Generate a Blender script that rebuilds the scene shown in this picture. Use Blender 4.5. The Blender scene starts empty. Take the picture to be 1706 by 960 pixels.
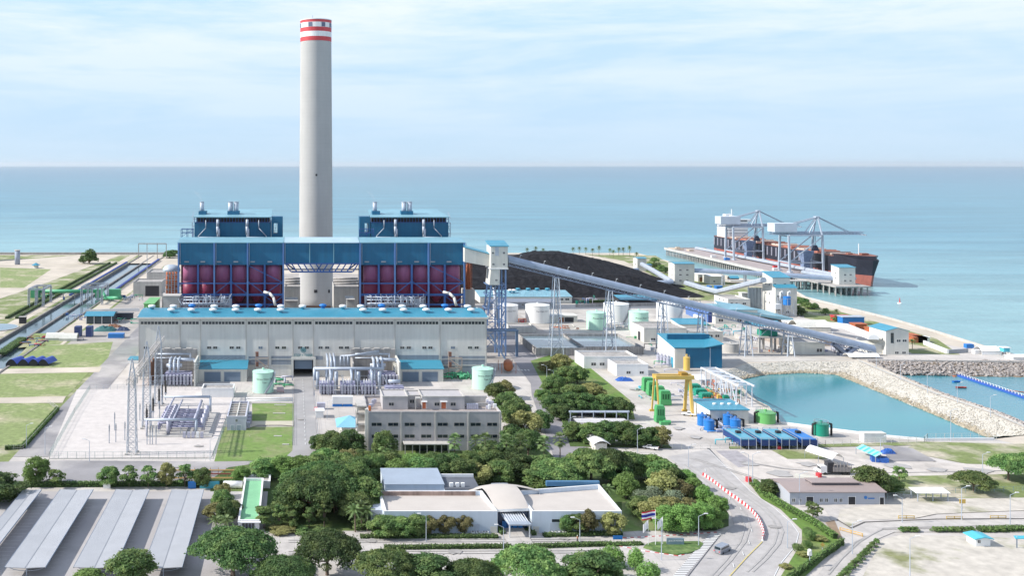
import bpy, math, random
import numpy as np
from mathutils import Vector, Matrix
from mathutils.geometry import tessellate_polygon
random.seed(7); RNG = np.random.RandomState(11)
S = bpy.context.scene; COL = S.collection; R = math.radians
# ---------------------------------------------------------------- camera, light, exposure
F, CH, CX, HY = 1650.0, 100.0, 490.0, 274.0       # focal length in photo pixels, camera height, principal point
cd = bpy.data.cameras.new('camera'); cam = bpy.data.objects.new('camera', cd); COL.objects.link(cam); S.camera = cam
cd.sensor_width = 36; cd.sensor_fit = 'HORIZONTAL'; cd.lens = F*36/1706
cd.shift_x = (853-CX)/1706; cd.shift_y = -(480-HY)/1706
cd.clip_start = 1; cd.clip_end = 400000
cam.location = (0, 0, CH); cam.rotation_euler = (R(90), 0, 0)
SUN_EL, SUN_AZ = 36.0, 184.0                      # azimuth of the sun seen from the scene, degrees ccw from +x
sd = bpy.data.lights.new('sun', 'SUN'); sun = bpy.data.objects.new('sun', sd); COL.objects.link(sun)
sd.energy = 3.9; sd.angle = R(0.6); sd.color = (1.0, 0.955, 0.89)
sv = Vector((math.cos(R(SUN_EL))*math.cos(R(SUN_AZ)), math.cos(R(SUN_EL))*math.sin(R(SUN_AZ)), math.sin(R(SUN_EL))))
sun.rotation_euler = sv.to_track_quat('Z', 'Y').to_euler(); sun.location = (-200, 0, 400)
W = bpy.data.worlds.new('World'); S.world = W; W.use_nodes = True
nt = W.node_tree; nt.nodes.clear(); N = nt.nodes.new; L = nt.links.new
out = N('ShaderNodeOutputWorld'); bg = N('ShaderNodeBackground'); bg.inputs[1].default_value = 0.15
sky = N('ShaderNodeTexSky'); sky.sky_type = 'NISHITA'; sky.sun_disc = False
sky.sun_elevation = R(SUN_EL); sky.sun_rotation = math.atan2(sv.x, sv.y); sky.air_density = 1.0; sky.dust_density = 0.6; sky.ozone_density = 2.2
tc = N('ShaderNodeTexCoord'); mp = N('ShaderNodeMapping'); mp.inputs['Scale'].default_value = (2.2, 2.2, 17)
n1 = N('ShaderNodeTexNoise'); n1.inputs['Scale'].default_value = 1.5; n1.inputs['Detail'].default_value = 9; n1.inputs['Roughness'].default_value = 0.62; n1.inputs['Distortion'].default_value = 0.25
L(tc.outputs['Generated'], mp.inputs[0]); L(mp.outputs[0], n1.inputs['Vector'])
cr = N('ShaderNodeValToRGB'); cr.color_ramp.elements[0].position = 0.40; cr.color_ramp.elements[1].position = 0.60
L(n1.outputs['Fac'], cr.inputs[0])
sx = N('ShaderNodeSeparateXYZ'); L(tc.outputs['Generated'], sx.inputs[0])
hm = N('ShaderNodeMapRange'); hm.inputs['From Min'].default_value = 0.015; hm.inputs['From Max'].default_value = 0.16; hm.inputs['To Min'].default_value = 0.12; hm.inputs['To Max'].default_value = 1.0
L(sx.outputs[2], hm.inputs[0])
mm = N('ShaderNodeMath'); mm.operation = 'MULTIPLY'; L(cr.outputs[0], mm.inputs[0]); L(hm.outputs[0], mm.inputs[1])
ma = N('ShaderNodeMath'); ma.operation = 'MULTIPLY_ADD'; L(mm.outputs[0], ma.inputs[0]); ma.inputs[1].default_value = 0.68; ma.inputs[2].default_value = 0.06
lowc = N('ShaderNodeValToRGB'); lowc.color_ramp.elements[0].position = 0.0; lowc.color_ramp.elements[0].color = (2.5,3.4,4.2,1); lowc.color_ramp.elements[1].position = 1.0; lowc.color_ramp.elements[1].color = (2.5,3.6,4.85,1)
hr = N('ShaderNodeMapRange'); hr.inputs['From Max'].default_value = 0.16; L(sx.outputs[2], hr.inputs[0]); L(hr.outputs[0], lowc.inputs[0])
hf = N('ShaderNodeMapRange'); hf.inputs['From Min'].default_value = 0.12; hf.inputs['From Max'].default_value = 0.5; L(sx.outputs[2], hf.inputs[0])
m0 = N('ShaderNodeMixRGB'); L(hf.outputs[0], m0.inputs[0]); L(lowc.outputs[0], m0.inputs[1]); L(sky.outputs[0], m0.inputs[2])
mx = N('ShaderNodeMixRGB'); L(ma.outputs[0], mx.inputs[0]); L(m0.outputs[0], mx.inputs[1]); mx.inputs[2].default_value = (4.45, 4.65, 5.05, 1)
L(mx.outputs[0], bg.inputs[0]); L(bg.outputs[0], out.inputs[0])
S.view_settings.view_transform = 'Standard'; S.view_settings.look = 'None'; S.view_settings.gamma = 1; S.view_settings.use_curve_mapping = False
S.view_settings.exposure = 0.60
S.cycles.max_bounces = 6; S.cycles.transparent_max_bounces = 8; S.cycles.caustics_reflective = False; S.cycles.caustics_refractive = False
S.cycles.use_denoising = True; S.cycles.volume_bounces = 0

# ---------------------------------------------------------------- measuring helpers: photo pixel -> real place
def G(px, py, z=0.0):
    d = F*(CH-z)/(py-HY); return Vector(((px-CX)*d/F, d, z))
def DZ(py, z=0.0): return F*(CH-z)/(py-HY)
def ZA(py, d): return CH-(py-HY)*d/F
def XA(px, d): return (px-CX)*d/F
ORDS = 'first second third fourth fifth sixth seventh eighth ninth tenth eleventh twelfth'.split()
def ordn(i): return ORDS[i] if i < 12 else '%d%s' % (i+1, {1:'st',2:'nd',3:'rd'}.get((i+1) % 10, 'th') if (i+1) % 100 not in (11,12,13) else 'th')
# ---------------------------------------------------------------- materials
MATS = {}
def M(name, col, rough=0.75, metal=0.0, var=0.10, scale=0.12, streak=0.0, bump=0.0, bscale=1.0, wave=None, col2=None, s2=0.05, rnd=0.0, spec=0.5, lo=0.45, hi=0.6, grid=None, trans=0.0):
    if name in MATS: return MATS[name]
    m = bpy.data.materials.new(name); m.use_nodes = True; t = m.node_tree; n = t.nodes; l = t.links.new
    b = n['Principled BSDF']; b.inputs['Roughness'].default_value = rough; b.inputs['Metallic'].default_value = metal
    b.inputs['Specular IOR Level'].default_value = spec
    g = n.new('ShaderNodeNewGeometry')
    def noise(sc, det=6, stretch=None, r=.6):
        q = n.new('ShaderNodeTexNoise'); q.inputs['Scale'].default_value = sc; q.inputs['Detail'].default_value = det; q.inputs['Roughness'].default_value = r
        if stretch:
            mpn = n.new('ShaderNodeMapping'); mpn.inputs['Scale'].default_value = stretch; l(g.outputs['Position'], mpn.inputs[0]); l(mpn.outputs[0], q.inputs['Vector'])
        else: l(g.outputs['Position'], q.inputs['Vector'])
        return q.outputs['Fac']
    def mul(a, val):
        q = n.new('ShaderNodeVectorMath'); q.operation = 'SCALE'; l(a, q.inputs[0]); l(val, q.inputs['Scale']); return q.outputs[0]
    def rng(fac, a, bb, f0=0.3, f1=0.7):
        q = n.new('ShaderNodeMapRange'); l(fac, q.inputs[0]); q.inputs['From Min'].default_value = f0; q.inputs['From Max'].default_value = f1
        q.inputs['To Min'].default_value = a; q.inputs['To Max'].default_value = bb; return q.outputs[0]
    c = n.new('ShaderNodeRGB'); c.outputs[0].default_value = (*col, 1); cur = c.outputs[0]
    if col2:
        r = rng(noise(s2, 8), 0, 1, lo, hi); q = n.new('ShaderNodeMixRGB'); l(r, q.inputs[0]); l(cur, q.inputs[1]); q.inputs[2].default_value = (*col2, 1); cur = q.outputs[0]
    if var: cur = mul(cur, rng(noise(scale, 8), 1-var, 1+var))
    if streak: cur = mul(cur, rng(noise(0.8, 4, (1, 1, 0.06)), 1-streak, 1+streak))
    if grid:                                             # joints of panels or slabs: (size x, size y or z, darkening)
        sp = n.new('ShaderNodeSeparateXYZ'); l(g.outputs['Position'], sp.inputs[0])
        for ax, sz in ((0, grid[0]), (grid[3], grid[1])):
            d1 = n.new('ShaderNodeMath'); d1.operation = 'DIVIDE'; l(sp.outputs[ax], d1.inputs[0]); d1.inputs[1].default_value = sz
            f1 = n.new('ShaderNodeMath'); f1.operation = 'FRACT'; l(d1.outputs[0], f1.inputs[0])
            c1 = n.new('ShaderNodeMath'); c1.operation = 'LESS_THAN'; l(f1.outputs[0], c1.inputs[0]); c1.inputs[1].default_value = 0.22/sz
            cur = mul(cur, rng(c1.outputs[0], 1, grid[2], 0, 1))
    if rnd:
        oi = n.new('ShaderNodeObjectInfo'); cur = mul(cur, rng(oi.outputs['Random'], 1-rnd, 1+rnd, 0, 1))
        hs = n.new('ShaderNodeHueSaturation'); l(rng(oi.outputs['Random'], .5-.06*rnd, .5+.05*rnd, 0, 1), hs.inputs['Hue']); l(cur, hs.inputs['Color']); cur = hs.outputs[0]
    l(cur, b.inputs['Base Color'])
    h = None
    if wave:
        w = n.new('ShaderNodeTexWave'); w.bands_direction = wave[0]; w.inputs['Scale'].default_value = wave[1]; l(g.outputs['Position'], w.inputs['Vector']); h = w.outputs['Fac']; bump = wave[2]
    elif bump: h = noise(bscale, 5)
    if h is not None:
        bp = n.new('ShaderNodeBump'); bp.inputs['Strength'].default_value = 1; bp.inputs['Distance'].default_value = bump; l(h, bp.inputs['Height']); l(bp.outputs[0], b.inputs['Normal'])
    if trans:
        tr = n.new('ShaderNodeBsdfTranslucent'); l(cur, tr.inputs['Color']); ms = n.new('ShaderNodeMixShader'); ms.inputs[0].default_value = trans
        l(b.outputs[0], ms.inputs[1]); l(tr.outputs[0], ms.inputs[2]); l(ms.outputs[0], n['Material Output'].inputs['Surface'])
    MATS[name] = m; return m
def water_mat(name, deep, shallow, s=0.004, rough=0.16, bump=0.5, wl=0.12, depth=None, far=None):
    m = bpy.data.materials.new(name); m.use_nodes = True; t = m.node_tree; n = t.nodes; l = t.links.new; b = n['Principled BSDF']
    b.inputs['Roughness'].default_value = rough; b.inputs['IOR'].default_value = 1.33
    g = n.new('ShaderNodeNewGeometry'); mpn = n.new('ShaderNodeMapping'); mpn.inputs['Scale'].default_value = (0.45, 1, 1); l(g.outputs['Position'], mpn.inputs[0])
    q = n.new('ShaderNodeTexNoise'); q.inputs['Scale'].default_value = s; q.inputs['Detail'].default_value = 5; l(mpn.outputs[0], q.inputs['Vector'])
    fac = q.outputs['Fac']; r = n.new('ShaderNodeMapRange'); r.inputs['From Min'].default_value = .35; r.inputs['From Max'].default_value = .65; l(fac, r.inputs[0]); fac = r.outputs[0]
    if depth:                                             # shore glare and shallow tint put into the colour: paler near land
        sp = n.new('ShaderNodeSeparateXYZ'); l(g.outputs['Position'], sp.inputs[0])
        a = n.new('ShaderNodeMath'); a.operation = 'MULTIPLY_ADD'; l(sp.outputs[0], a.inputs[0]); a.inputs[1].default_value = depth[0]; l(sp.outputs[1], a.inputs[2])
        r2 = n.new('ShaderNodeMapRange'); r2.inputs['From Min'].default_value = depth[1]; r2.inputs['From Max'].default_value = depth[2]; r2.inputs['To Min'].default_value = 0.0; r2.inputs['To Max'].default_value = 1.0; l(a.outputs[0], r2.inputs[0])
        a2 = n.new('ShaderNodeMath'); a2.operation = 'MULTIPLY_ADD'; l(fac, a2.inputs[0]); a2.inputs[1].default_value = 0.3; a2.use_clamp = True; l(r2.outputs[0], a2.inputs[2]); fac = a2.outputs[0]
    mxn = n.new('ShaderNodeMixRGB'); mxn.inputs[1].default_value = (*shallow, 1); mxn.inputs[2].default_value = (*deep, 1); l(fac, mxn.inputs[0]); cur = mxn.outputs[0]
    if far:                                               # bluer with distance; ripples and wind lanes put into the colour
        sp2 = n.new('ShaderNodeSeparateXYZ'); l(g.outputs['Position'], sp2.inputs[0]); r3 = n.new('ShaderNodeMapRange'); r3.inputs['From Min'].default_value = far[0]; r3.inputs['From Max'].default_value = far[1]; l(sp2.outputs[1], r3.inputs[0])
        m3 = n.new('ShaderNodeMixRGB'); l(r3.outputs[0], m3.inputs[0]); l(cur, m3.inputs[1]); m3.inputs[2].default_value = (*far[2], 1); cur = m3.outputs[0]
        mp3 = n.new('ShaderNodeMapping'); mp3.inputs['Scale'].default_value = (.003, .016, 1); l(g.outputs['Position'], mp3.inputs[0]); q3 = n.new('ShaderNodeTexNoise'); q3.inputs['Scale'].default_value = 1; q3.inputs['Detail'].default_value = 9; q3.inputs['Roughness'].default_value = .7; l(mp3.outputs[0], q3.inputs['Vector'])
        r4 = n.new('ShaderNodeMapRange'); r4.inputs['From Min'].default_value = .3; r4.inputs['From Max'].default_value = .7; r4.inputs['To Min'].default_value = .72; r4.inputs['To Max'].default_value = 1.28; l(q3.outputs['Fac'], r4.inputs[0]); v3 = n.new('ShaderNodeVectorMath'); v3.operation = 'SCALE'; l(cur, v3.inputs[0]); l(r4.outputs[0], v3.inputs['Scale']); cur = v3.outputs[0]
    l(cur, b.inputs['Base Color'])
    w = n.new('ShaderNodeTexNoise'); w.inputs['Scale'].default_value = wl; w.inputs['Detail'].default_value = 6; w.inputs['Roughness'].default_value = .65; l(mpn.outputs[0], w.inputs['Vector'])
    bp = n.new('ShaderNodeBump'); bp.inputs['Strength'].default_value = 1; bp.inputs['Distance'].default_value = bump; l(w.outputs['Fac'], bp.inputs['Height']); l(bp.outputs[0], b.inputs['Normal'])
    return m
conc = M('pale concrete paving', (.50,.465,.43), .9, var=.16, scale=.09, col2=(.40,.365,.33), s2=.035, lo=.5, hi=.72, bump=.02, bscale=2, grid=(6,6,.85,1))
sandy = M('sandy hard ground', (.52,.46,.38), .95, var=.22, scale=.06, col2=(.36,.32,.25), s2=.03, lo=.5, hi=.7)
asph = M('worn grey asphalt', (.25,.24,.245), .9, var=.2, scale=.07, col2=(.36,.34,.33), s2=.04)
roadc = M('pale concrete road', (.47,.44,.41), .9, var=.14, scale=.3, col2=(.37,.35,.33), s2=.05, lo=.5, hi=.75, grid=(4,9,.88,1))
purpl = M('dark purplish yard', (.16,.15,.16), .9, var=.3, scale=.1)  # plain dark purplish yard colour, not applied to any patch
grass = M('mown grass', (.115,.20,.035), .95, var=.28, scale=.35, col2=(.17,.20,.07), s2=.06, bump=.1, bscale=3)
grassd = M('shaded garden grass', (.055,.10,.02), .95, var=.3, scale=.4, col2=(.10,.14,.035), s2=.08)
mottle = M('patchy grass on sand', (.17,.21,.07), .95, var=.25, scale=.5, col2=(.46,.41,.32), s2=.045, lo=.47, hi=.62)
mottle2 = M('sand with sparse grass', (.50,.46,.40), .95, var=.18, scale=.3, col2=(.20,.21,.09), s2=.05, lo=.54, hi=.66)
dirt = M('brown dirt', (.26,.19,.13), .95, var=.25, scale=.3)
white = M('white paint', (.76,.76,.75), .6, var=.05, scale=.2, streak=.04)
cream = M('cream wall paint', (.60,.59,.54), .8, var=.07, scale=.15, streak=.07)
hallw = M('ribbed hall cladding', (.66,.655,.62), .7, var=.06, scale=.1, streak=.07, wave=('X', 3.0, .04))
greyw = M('grey block wall', (.30,.32,.35), .8, var=.1, streak=.08)
office = M('grey rendered office wall', (.42,.40,.40), .85, var=.07, scale=.3, streak=.05)
paleblue = M('pale blue rendered wall', (.55,.62,.70), .8, var=.06, streak=.05)
dirtyc = M('stained concrete', (.36,.34,.32), .9, var=.2, scale=.15, streak=.25)
concw = M('concrete wall', (.46,.44,.41), .9, var=.12, scale=.2, streak=.12)
blue = M('blue steel cladding', (.002,.12,.235), .45, var=.09, scale=.06, streak=.10, wave=('X', 2.2, .03))
bluef = M('deep blue steel frame', (.03,.09,.27), .5, var=.1)
teal = M('blue metal roofing', (.05,.28,.40), .35, var=.10, scale=.08, streak=0, wave=('X', 1.6, .05))
tealp = M('weathered blue roofing', (.20,.40,.48), .4, var=.14, scale=.08, wave=('X', 1.6, .05))
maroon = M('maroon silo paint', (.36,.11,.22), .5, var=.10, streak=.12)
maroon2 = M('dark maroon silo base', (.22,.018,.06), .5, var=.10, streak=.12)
steel = M('galvanised steel', (.40,.44,.50), .45, .3, var=.15, scale=.5)
lsteel = M('light grey steel paint', (.42,.47,.54), .5, .1, var=.12, scale=.4)
gbelt = M('conveyor gallery sheeting', (.30,.36,.46), .5, .1, var=.14, scale=.3, streak=.05)
stackc = M('chimney concrete', (.425,.42,.41), .85, var=.04, scale=.08, streak=.03, grid=(900,2.6,.95,2))
redp = M('red paint', (.55,.05,.06), .55, var=.10, scale=.4)
rust = M('orange brown steel', (.42,.12,.05), .7, var=.25, scale=1)
brown = M('brown painted steel', (.24,.11,.06), .7, var=.2, scale=1)
mint = M('pale green tank paint', (.46,.72,.58), .5, var=.05, streak=.05)
wtank = M('white tank paint', (.74,.74,.73), .5, var=.04, streak=.05)
gtank = M('bright green paint', (.13,.40,.12), .45, var=.07, streak=.05)
gpipe = M('green pipe paint', (.07,.34,.17), .45, var=.12)
dgreen = M('teal green paint', (.01,.26,.17), .45, var=.12)
btank = M('bright blue paint', (.02,.18,.52), .4, var=.07, streak=.04)
bluetarp = M('blue tarpaulin', (.02,.10,.38), .5, var=.2, scale=.8, bump=.2, bscale=1)
cyan = M('cyan sheeting', (.08,.42,.52), .5, var=.12)
yellow = M('yellow crane paint', (.62,.42,.10), .45, var=.08)
glass = M('dark window glass', (.02,.03,.04), .12, var=0, spec=.8)
black = M('black rubber', (.02,.02,.02), .7, var=0)
dark = M('dark opening', (.035,.035,.04), .9, var=.1)
shutter = M('blue grey roller shutter', (.16,.22,.30), .6, var=.08, wave=('Z', 3, .03))
coal = M('coal', (.016,.016,.019), .85, var=.35, scale=.15, bump=.4, bscale=.5, spec=.1)
pipec = M('grey transformer paint', (.44,.44,.52), .5, .1, var=.12, scale=1)
violet = M('violet grey switchgear', (.30,.30,.42), .5, .1, var=.15, scale=1)
tanroof = M('tan flat roof', (.50,.45,.39), .9, var=.06, scale=.1)
mauve = M('mauve brown roofing', (.36,.29,.27), .6, var=.06, wave=('X', 2, .04))
canopyroof = M('grey canopy sheeting', (.42,.425,.44), .5, .1, var=.06, scale=.2, wave=('X', 2.5, .02))
terra = M('terracotta roofing', (.42,.22,.14), .8, var=.1)
stone = M('pale riprap stone', (.52,.49,.43), .95, var=.2, scale=1.2, bump=.5, bscale=1.2)
stonew = M('wet brown riprap', (.22,.17,.12), .9, var=.35, scale=1.2, bump=.8, bscale=.9)
rockm = M('mixed grey rocks', (.38,.34,.31), .95, var=.3, scale=.8, rnd=.2)
hullb = M('black hull paint', (.02,.022,.035), .5, var=.2, scale=.1, streak=.15)
hullr = M('red boot topping', (.33,.105,.08), .6, var=.15, scale=.15, streak=.12)
decko = M('orange deck paint', (.25,.10,.07), .8, var=.2, scale=.2)
bark = M('bark', (.16,.12,.09), .95, var=.2, scale=2)
palegreen = M('pale green roof paint', (.20,.45,.25), .8, var=.12, scale=.2)
canvas = M('white canvas', (.80,.80,.79), .7, var=.03)
LEAF = dict(  # second colours put yellow-green highlights into the foliage clumps
  rain=M('dark rain tree leaves', (0.073,0.145,0.043), .75, var=.35, scale=.5, rnd=.35, trans=.35, col2=(0.165,0.239,0.073), s2=.30, lo=.46, hi=.64),
  mid=M('mid green leaves', (0.104,0.188,0.055), .75, var=.35, scale=.6, rnd=.38, trans=.35, col2=(0.244,0.327,0.104), s2=.35, lo=.44, hi=.62),
  lime=M('bright green leaves', (0.195,0.327,0.085), .75, var=.3, scale=.6, rnd=.2, trans=.35),
  olive=M('olive yellow leaves', (0.281,0.276,0.104), .75, var=.35, scale=.6, rnd=.38, trans=.35),
  grey=M('grey green leaves', (0.171,0.214,0.134), .75, var=.35, scale=.8, rnd=.2, trans=.2),
  palm=M('palm leaves', (0.146,0.214,0.073), .6, var=.3, scale=.8, rnd=.25, trans=.2),
  hedge=M('clipped hedge leaves', (0.098,0.182,0.049), .8, col2=(0.183,0.264,0.085), s2=.5, var=.35, scale=1.2, rnd=.15, trans=.2))
core = M('shrub inner twigs', (.03,.055,.015), .95, var=.3, scale=1)
# ---------------------------------------------------------------- mesh builder
ORG = {}
class MB:
    def __init__(s): s.v = []; s.f = []
    def add(s, vs, fs):
        o = len(s.v); s.v += [tuple(p) for p in vs]; s.f += [tuple(i+o for i in f) for f in fs]; return s
    def box(s, x0, x1, y0, y1, z0, z1):
        return s.add([(x0,y0,z0),(x1,y0,z0),(x1,y1,z0),(x0,y1,z0),(x0,y0,z1),(x1,y0,z1),(x1,y1,z1),(x0,y1,z1)],
                     [(3,2,1,0),(4,5,6,7),(0,1,5,4),(1,2,6,5),(2,3,7,6),(3,0,4,7)])
    def cbox(s, c, sx, sy, sz, rz=0):                     # centred in x, y; standing on c.z
        a, b = math.cos(rz), math.sin(rz); vs = []
        for z in (0, sz):
            for dx, dy in ((-1,-1),(1,-1),(1,1),(-1,1)):
                x, y = dx*sx/2, dy*sy/2; vs.append((c[0]+x*a-y*b, c[1]+x*b+y*a, c[2]+z))
        return s.add(vs, [(3,2,1,0),(4,5,6,7),(0,1,5,4),(1,2,6,5),(2,3,7,6),(3,0,4,7)])
    def prism(s, poly, z0, z1):
        n = len(poly)
        if sum(poly[i][0]*poly[(i+1)%n][1]-poly[(i+1)%n][0]*poly[i][1] for i in range(n)) < 0: poly = poly[::-1]
        vs = [(p[0],p[1],z0) for p in poly]+[(p[0],p[1],z1) for p in poly]
        return s.add(vs, [tuple(range(n))[::-1], tuple(range(n,2*n))]+[(i,(i+1)%n,n+(i+1)%n,n+i) for i in range(n)])
    def cyl(s, c, r, h, n=20, r2=None, cap=True, a0=0):
        r2 = r if r2 is None else r2; vs = []
        for z, rr in ((0, r), (h, r2)):
            for i in range(n):
                a = 2*math.pi*i/n+a0; vs.append((c[0]+rr*math.cos(a), c[1]+rr*math.sin(a), c[2]+z))
        fs = [(i,(i+1)%n,n+(i+1)%n,n+i) for i in range(n)]
        if cap: fs += [tuple(range(n))[::-1], tuple(range(n,2*n))]
        return s.add(vs, fs)
    def lathe(s, c, prof, n=24, closed=True):
        vs = []; fs = []; k = len(prof)
        for r, z in prof:
            for i in range(n):
                a = 2*math.pi*i/n; vs.append((c[0]+r*math.cos(a), c[1]+r*math.sin(a), c[2]+z))
        for j in range(k-1):
            for i in range(n): fs.append((j*n+i, j*n+(i+1)%n, (j+1)*n+(i+1)%n, (j+1)*n+i))
        if closed: fs += [tuple(range(n))[::-1], tuple(range((k-1)*n, k*n))]
        return s.add(vs, fs)
    def tube(s, p0, p1, r, n=6, r2=None):
        p0, p1 = Vector(p0), Vector(p1); d = p1-p0
        if d.length < 1e-6: return s
        q = d.to_track_quat('Z', 'Y'); r2 = r if r2 is None else r2; vs = []
        for b, rr in ((p0, r), (p1, r2)):
            for i in range(n):
                a = 2*math.pi*(i+.5)/n; vs.append(b+q@Vector((rr*math.cos(a), rr*math.sin(a), 0)))
        return s.add(vs, [(i,(i+1)%n,n+(i+1)%n,n+i) for i in range(n)]+[tuple(range(n))[::-1], tuple(range(n,2*n))])
    def path(s, pts, r, n=8):
        for a, b in zip(pts[:-1], pts[1:]): s.tube(a, b, r, n)
        for p in pts[1:-1]: s.ball(p, r, r, r, n, 4)
        return s
    def beam(s, p0, p1, w): return s.tube(p0, p1, w*.707, 4)
    def ball(s, c, rx, ry, rz, n=12, m=8):
        vs = [(c[0], c[1], c[2]-rz)]
        for j in range(1, m):
            t = math.pi*j/m-math.pi/2
            for i in range(n):
                a = 2*math.pi*i/n; vs.append((c[0]+rx*math.cos(t)*math.cos(a), c[1]+ry*math.cos(t)*math.sin(a), c[2]+rz*math.sin(t)))
        vs.append((c[0], c[1], c[2]+rz)); fs = [(0, 1+(i+1)%n, 1+i) for i in range(n)]
        for j in range(m-2):
            for i in range(n): fs.append((1+j*n+i, 1+j*n+(i+1)%n, 1+(j+1)*n+(i+1)%n, 1+(j+1)*n+i))
        k = 1+(m-2)*n; fs += [(k+i, k+(i+1)%n, len(vs)-1) for i in range(n)]
        return s.add(vs, fs)
    def vault(s, x0, x1, y0, y1, z0, rise, n=10, axis='x', th=.3):
        # thin arched roof; axis = direction of its length
        pr = []
        for i in range(n+1):
            t = i/n; pr.append((t, z0+rise*math.sin(math.pi*t)))
        pr2 = pr + [(t, z-th) for t, z in pr[::-1]]; vs = []
        for e in (0, 1):
            for t, z in pr2:
                if axis == 'x': vs.append(((x0, x1)[e], y0+(y1-y0)*t, z))
                else: vs.append((x0+(x1-x0)*t, (y0, y1)[e], z))
        k = len(pr2); fs = [(i, (i+1)%k, k+(i+1)%k, k+i) for i in range(k)]
        m = n+1
        for e in (0, 1):
            for i in range(n): fs.append((e*k+i, e*k+i+1, e*k+k-2-i, e*k+k-1-i))
        return s.add(vs, fs)
    def lattice(s, c, w, h, w2=None, seg=6, r=.12, rd=.07, rz=0):
        # square lattice mast standing on c
        w2 = w if w2 is None else w2; cs = [(-1,-1),(1,-1),(1,1),(-1,1)]; P = []
        for j in range(seg+1):
            t = j/seg; ww = (w+(w2-w)*t)/2; P.append([Vector((c[0]+a*ww, c[1]+b*ww, c[2]+h*t)) for a, b in cs])
        for i in range(4): s.beam(P[0][i], P[-1][i], r*2)
        for j in range(seg):
            for i in range(4):
                k = (i+1)%4; s.beam(P[j][i], P[j+1][k], rd*2)
                if j: s.beam(P[j][i], P[j][k], rd*2)
                if w > 1.2: s.beam(P[j][k], P[j+1][i], rd*2)
        return s
    def truss(s, a, b, w, h, seg=8, r=.1, rd=.06):
        # horizontal lattice girder from a to b, w wide, h deep
        a, b = Vector(a), Vector(b); d = (b-a).normalized(); sd_ = Vector((-d.y, d.x, 0))*w/2; up = Vector((0,0,h)); P = []
        for j in range(seg+1):
            p = a+(b-a)*j/seg; P.append([p-sd_, p+sd_, p+sd_+up, p-sd_+up])
        for i in range(4): s.beam(P[0][i], P[-1][i], r*2)
        for j in range(seg):
            for i in range(4):
                k = (i+1)%4; s.beam(P[j][i], P[j+1][k], rd*2)
                if i % 2: s.beam(P[j][i], P[j][k], rd*2)
        return s
    def build(s, name, mat, parent=None, smooth=False, origin=None):
        me = bpy.data.meshes.new(name)
        if parent is not None: org = ORG[parent.name]
        elif origin is not None: org = Vector(origin)
        else:
            a = np.array(s.v); org = Vector(((a[:,0].min()+a[:,0].max())/2, (a[:,1].min()+a[:,1].max())/2, a[:,2].min()))
        me.from_pydata([(x-org.x, y-org.y, z-org.z) for x, y, z in s.v], [], s.f); me.materials.append(mat)
        if smooth:
            me.polygons.foreach_set('use_smooth', [True]*len(me.polygons))
        me.update(); o = bpy.data.objects.new(name, me); COL.objects.link(o)
        if parent is not None: o.parent = parent
        else: o.location = org
        ORG[o.name] = org; return o
def tag(o, label=None, cat=None, group=None, kind=None):
    if label: o['label'] = label
    if cat: o['category'] = cat
    if group: o['group'] = group
    if kind: o['kind'] = kind
    return o
def thing(name, label, cat, loc, group=None):
    o = bpy.data.objects.new(name, None); COL.objects.link(o); o.location = Vector(loc); o.empty_display_size = 1
    ORG[o.name] = Vector(loc); return tag(o, label, cat, group)
def dup(root, loc, label=None, group=None, rz=None, sc=None):
    def cp(o, par):
        c = o.copy(); COL.objects.link(c)
        if par is not None: c.parent = par
        for k in o.children: cp(k, c)
        return c
    c = cp(root, None); c.location = Vector(loc)
    if rz is not None: c.rotation_euler = (0, 0, rz)
    if sc is not None: c.scale = sc if hasattr(sc, '__len__') else (sc,)*3
    if label: c['label'] = label
    if group: c['group'] = group
    return c
def text_mesh(body, size, align='CENTER', depth=0.0):
    cu = bpy.data.curves.new('t', 'FONT'); cu.body = body; cu.size = size; cu.align_x = align; cu.extrude = depth; cu.resolution_u = 2
    o = bpy.data.objects.new('t', cu); COL.objects.link(o); dg = bpy.context.evaluated_depsgraph_get(); dg.update()
    me = o.evaluated_get(dg).to_mesh(); vs = [v.co.copy() for v in me.vertices]; fs = [tuple(p.vertices) for p in me.polygons]
    o.evaluated_get(dg).to_mesh_clear(); bpy.data.objects.remove(o); bpy.data.curves.remove(cu); return vs, fs
def letter(parent, body, size, cx, y, z, mat, sx=1.0, name='lettering'):
    vs, fs = text_mesh(body, size, depth=.02); b = MB(); b.add([(cx+v.x*sx, y-v.z, z+v.y) for v in vs], [f for f in fs]); return b.build(name, mat, parent)
def letter_round(parent, body, size, c, r, z, ang, mat):
    vs, fs = text_mesh(body, size); b = MB()
    b.add([(c[0]+(r+.06)*math.cos(ang+v.x/r), c[1]+(r+.06)*math.sin(ang+v.x/r), z+v.y) for v in vs], fs); return b.build('lettering', mat, parent)
# ---------------------------------------------------------------- setting
def loops_mesh(outer, holes, z, name, mat, skirt=0.0, kind='structure'):
    polys = [[Vector((p[0], p[1], 0)) for p in outer]]+[[Vector((p[0], p[1], 0)) for p in h] for h in holes]
    flat = [p for pl in polys for p in pl]; tris = tessellate_polygon(polys); b = MB()
    fs = []
    for t in tris:
        a, c, d = [flat[i] for i in t]
        fs.append(t if (c-a).cross(d-a).z > 0 else t[::-1])
    b.add([(p.x, p.y, z) for p in flat], fs)
    if skirt:
        for pl in polys:
            n = len(pl)
            for i in range(n):
                p, q = pl[i], pl[(i+1)%n]; b.add([(p.x,p.y,z),(q.x,q.y,z),(q.x,q.y,z-skirt),(p.x,p.y,z-skirt)], [(0,1,2,3)])
    o = b.build(name, mat, origin=(0,0,0)); tag(o, kind=kind); return o
def px(poly, z=0): return [tuple(G(x, y, z))[:2] for x, y in poly]
NP = [0]
def patch(name, poly, lay, mat, world=False, holes=[]):
    NP[0] += 1; return loops_mesh(poly if world else px(poly), holes, 0.02*lay+.0023*NP[0], name, mat)
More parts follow.
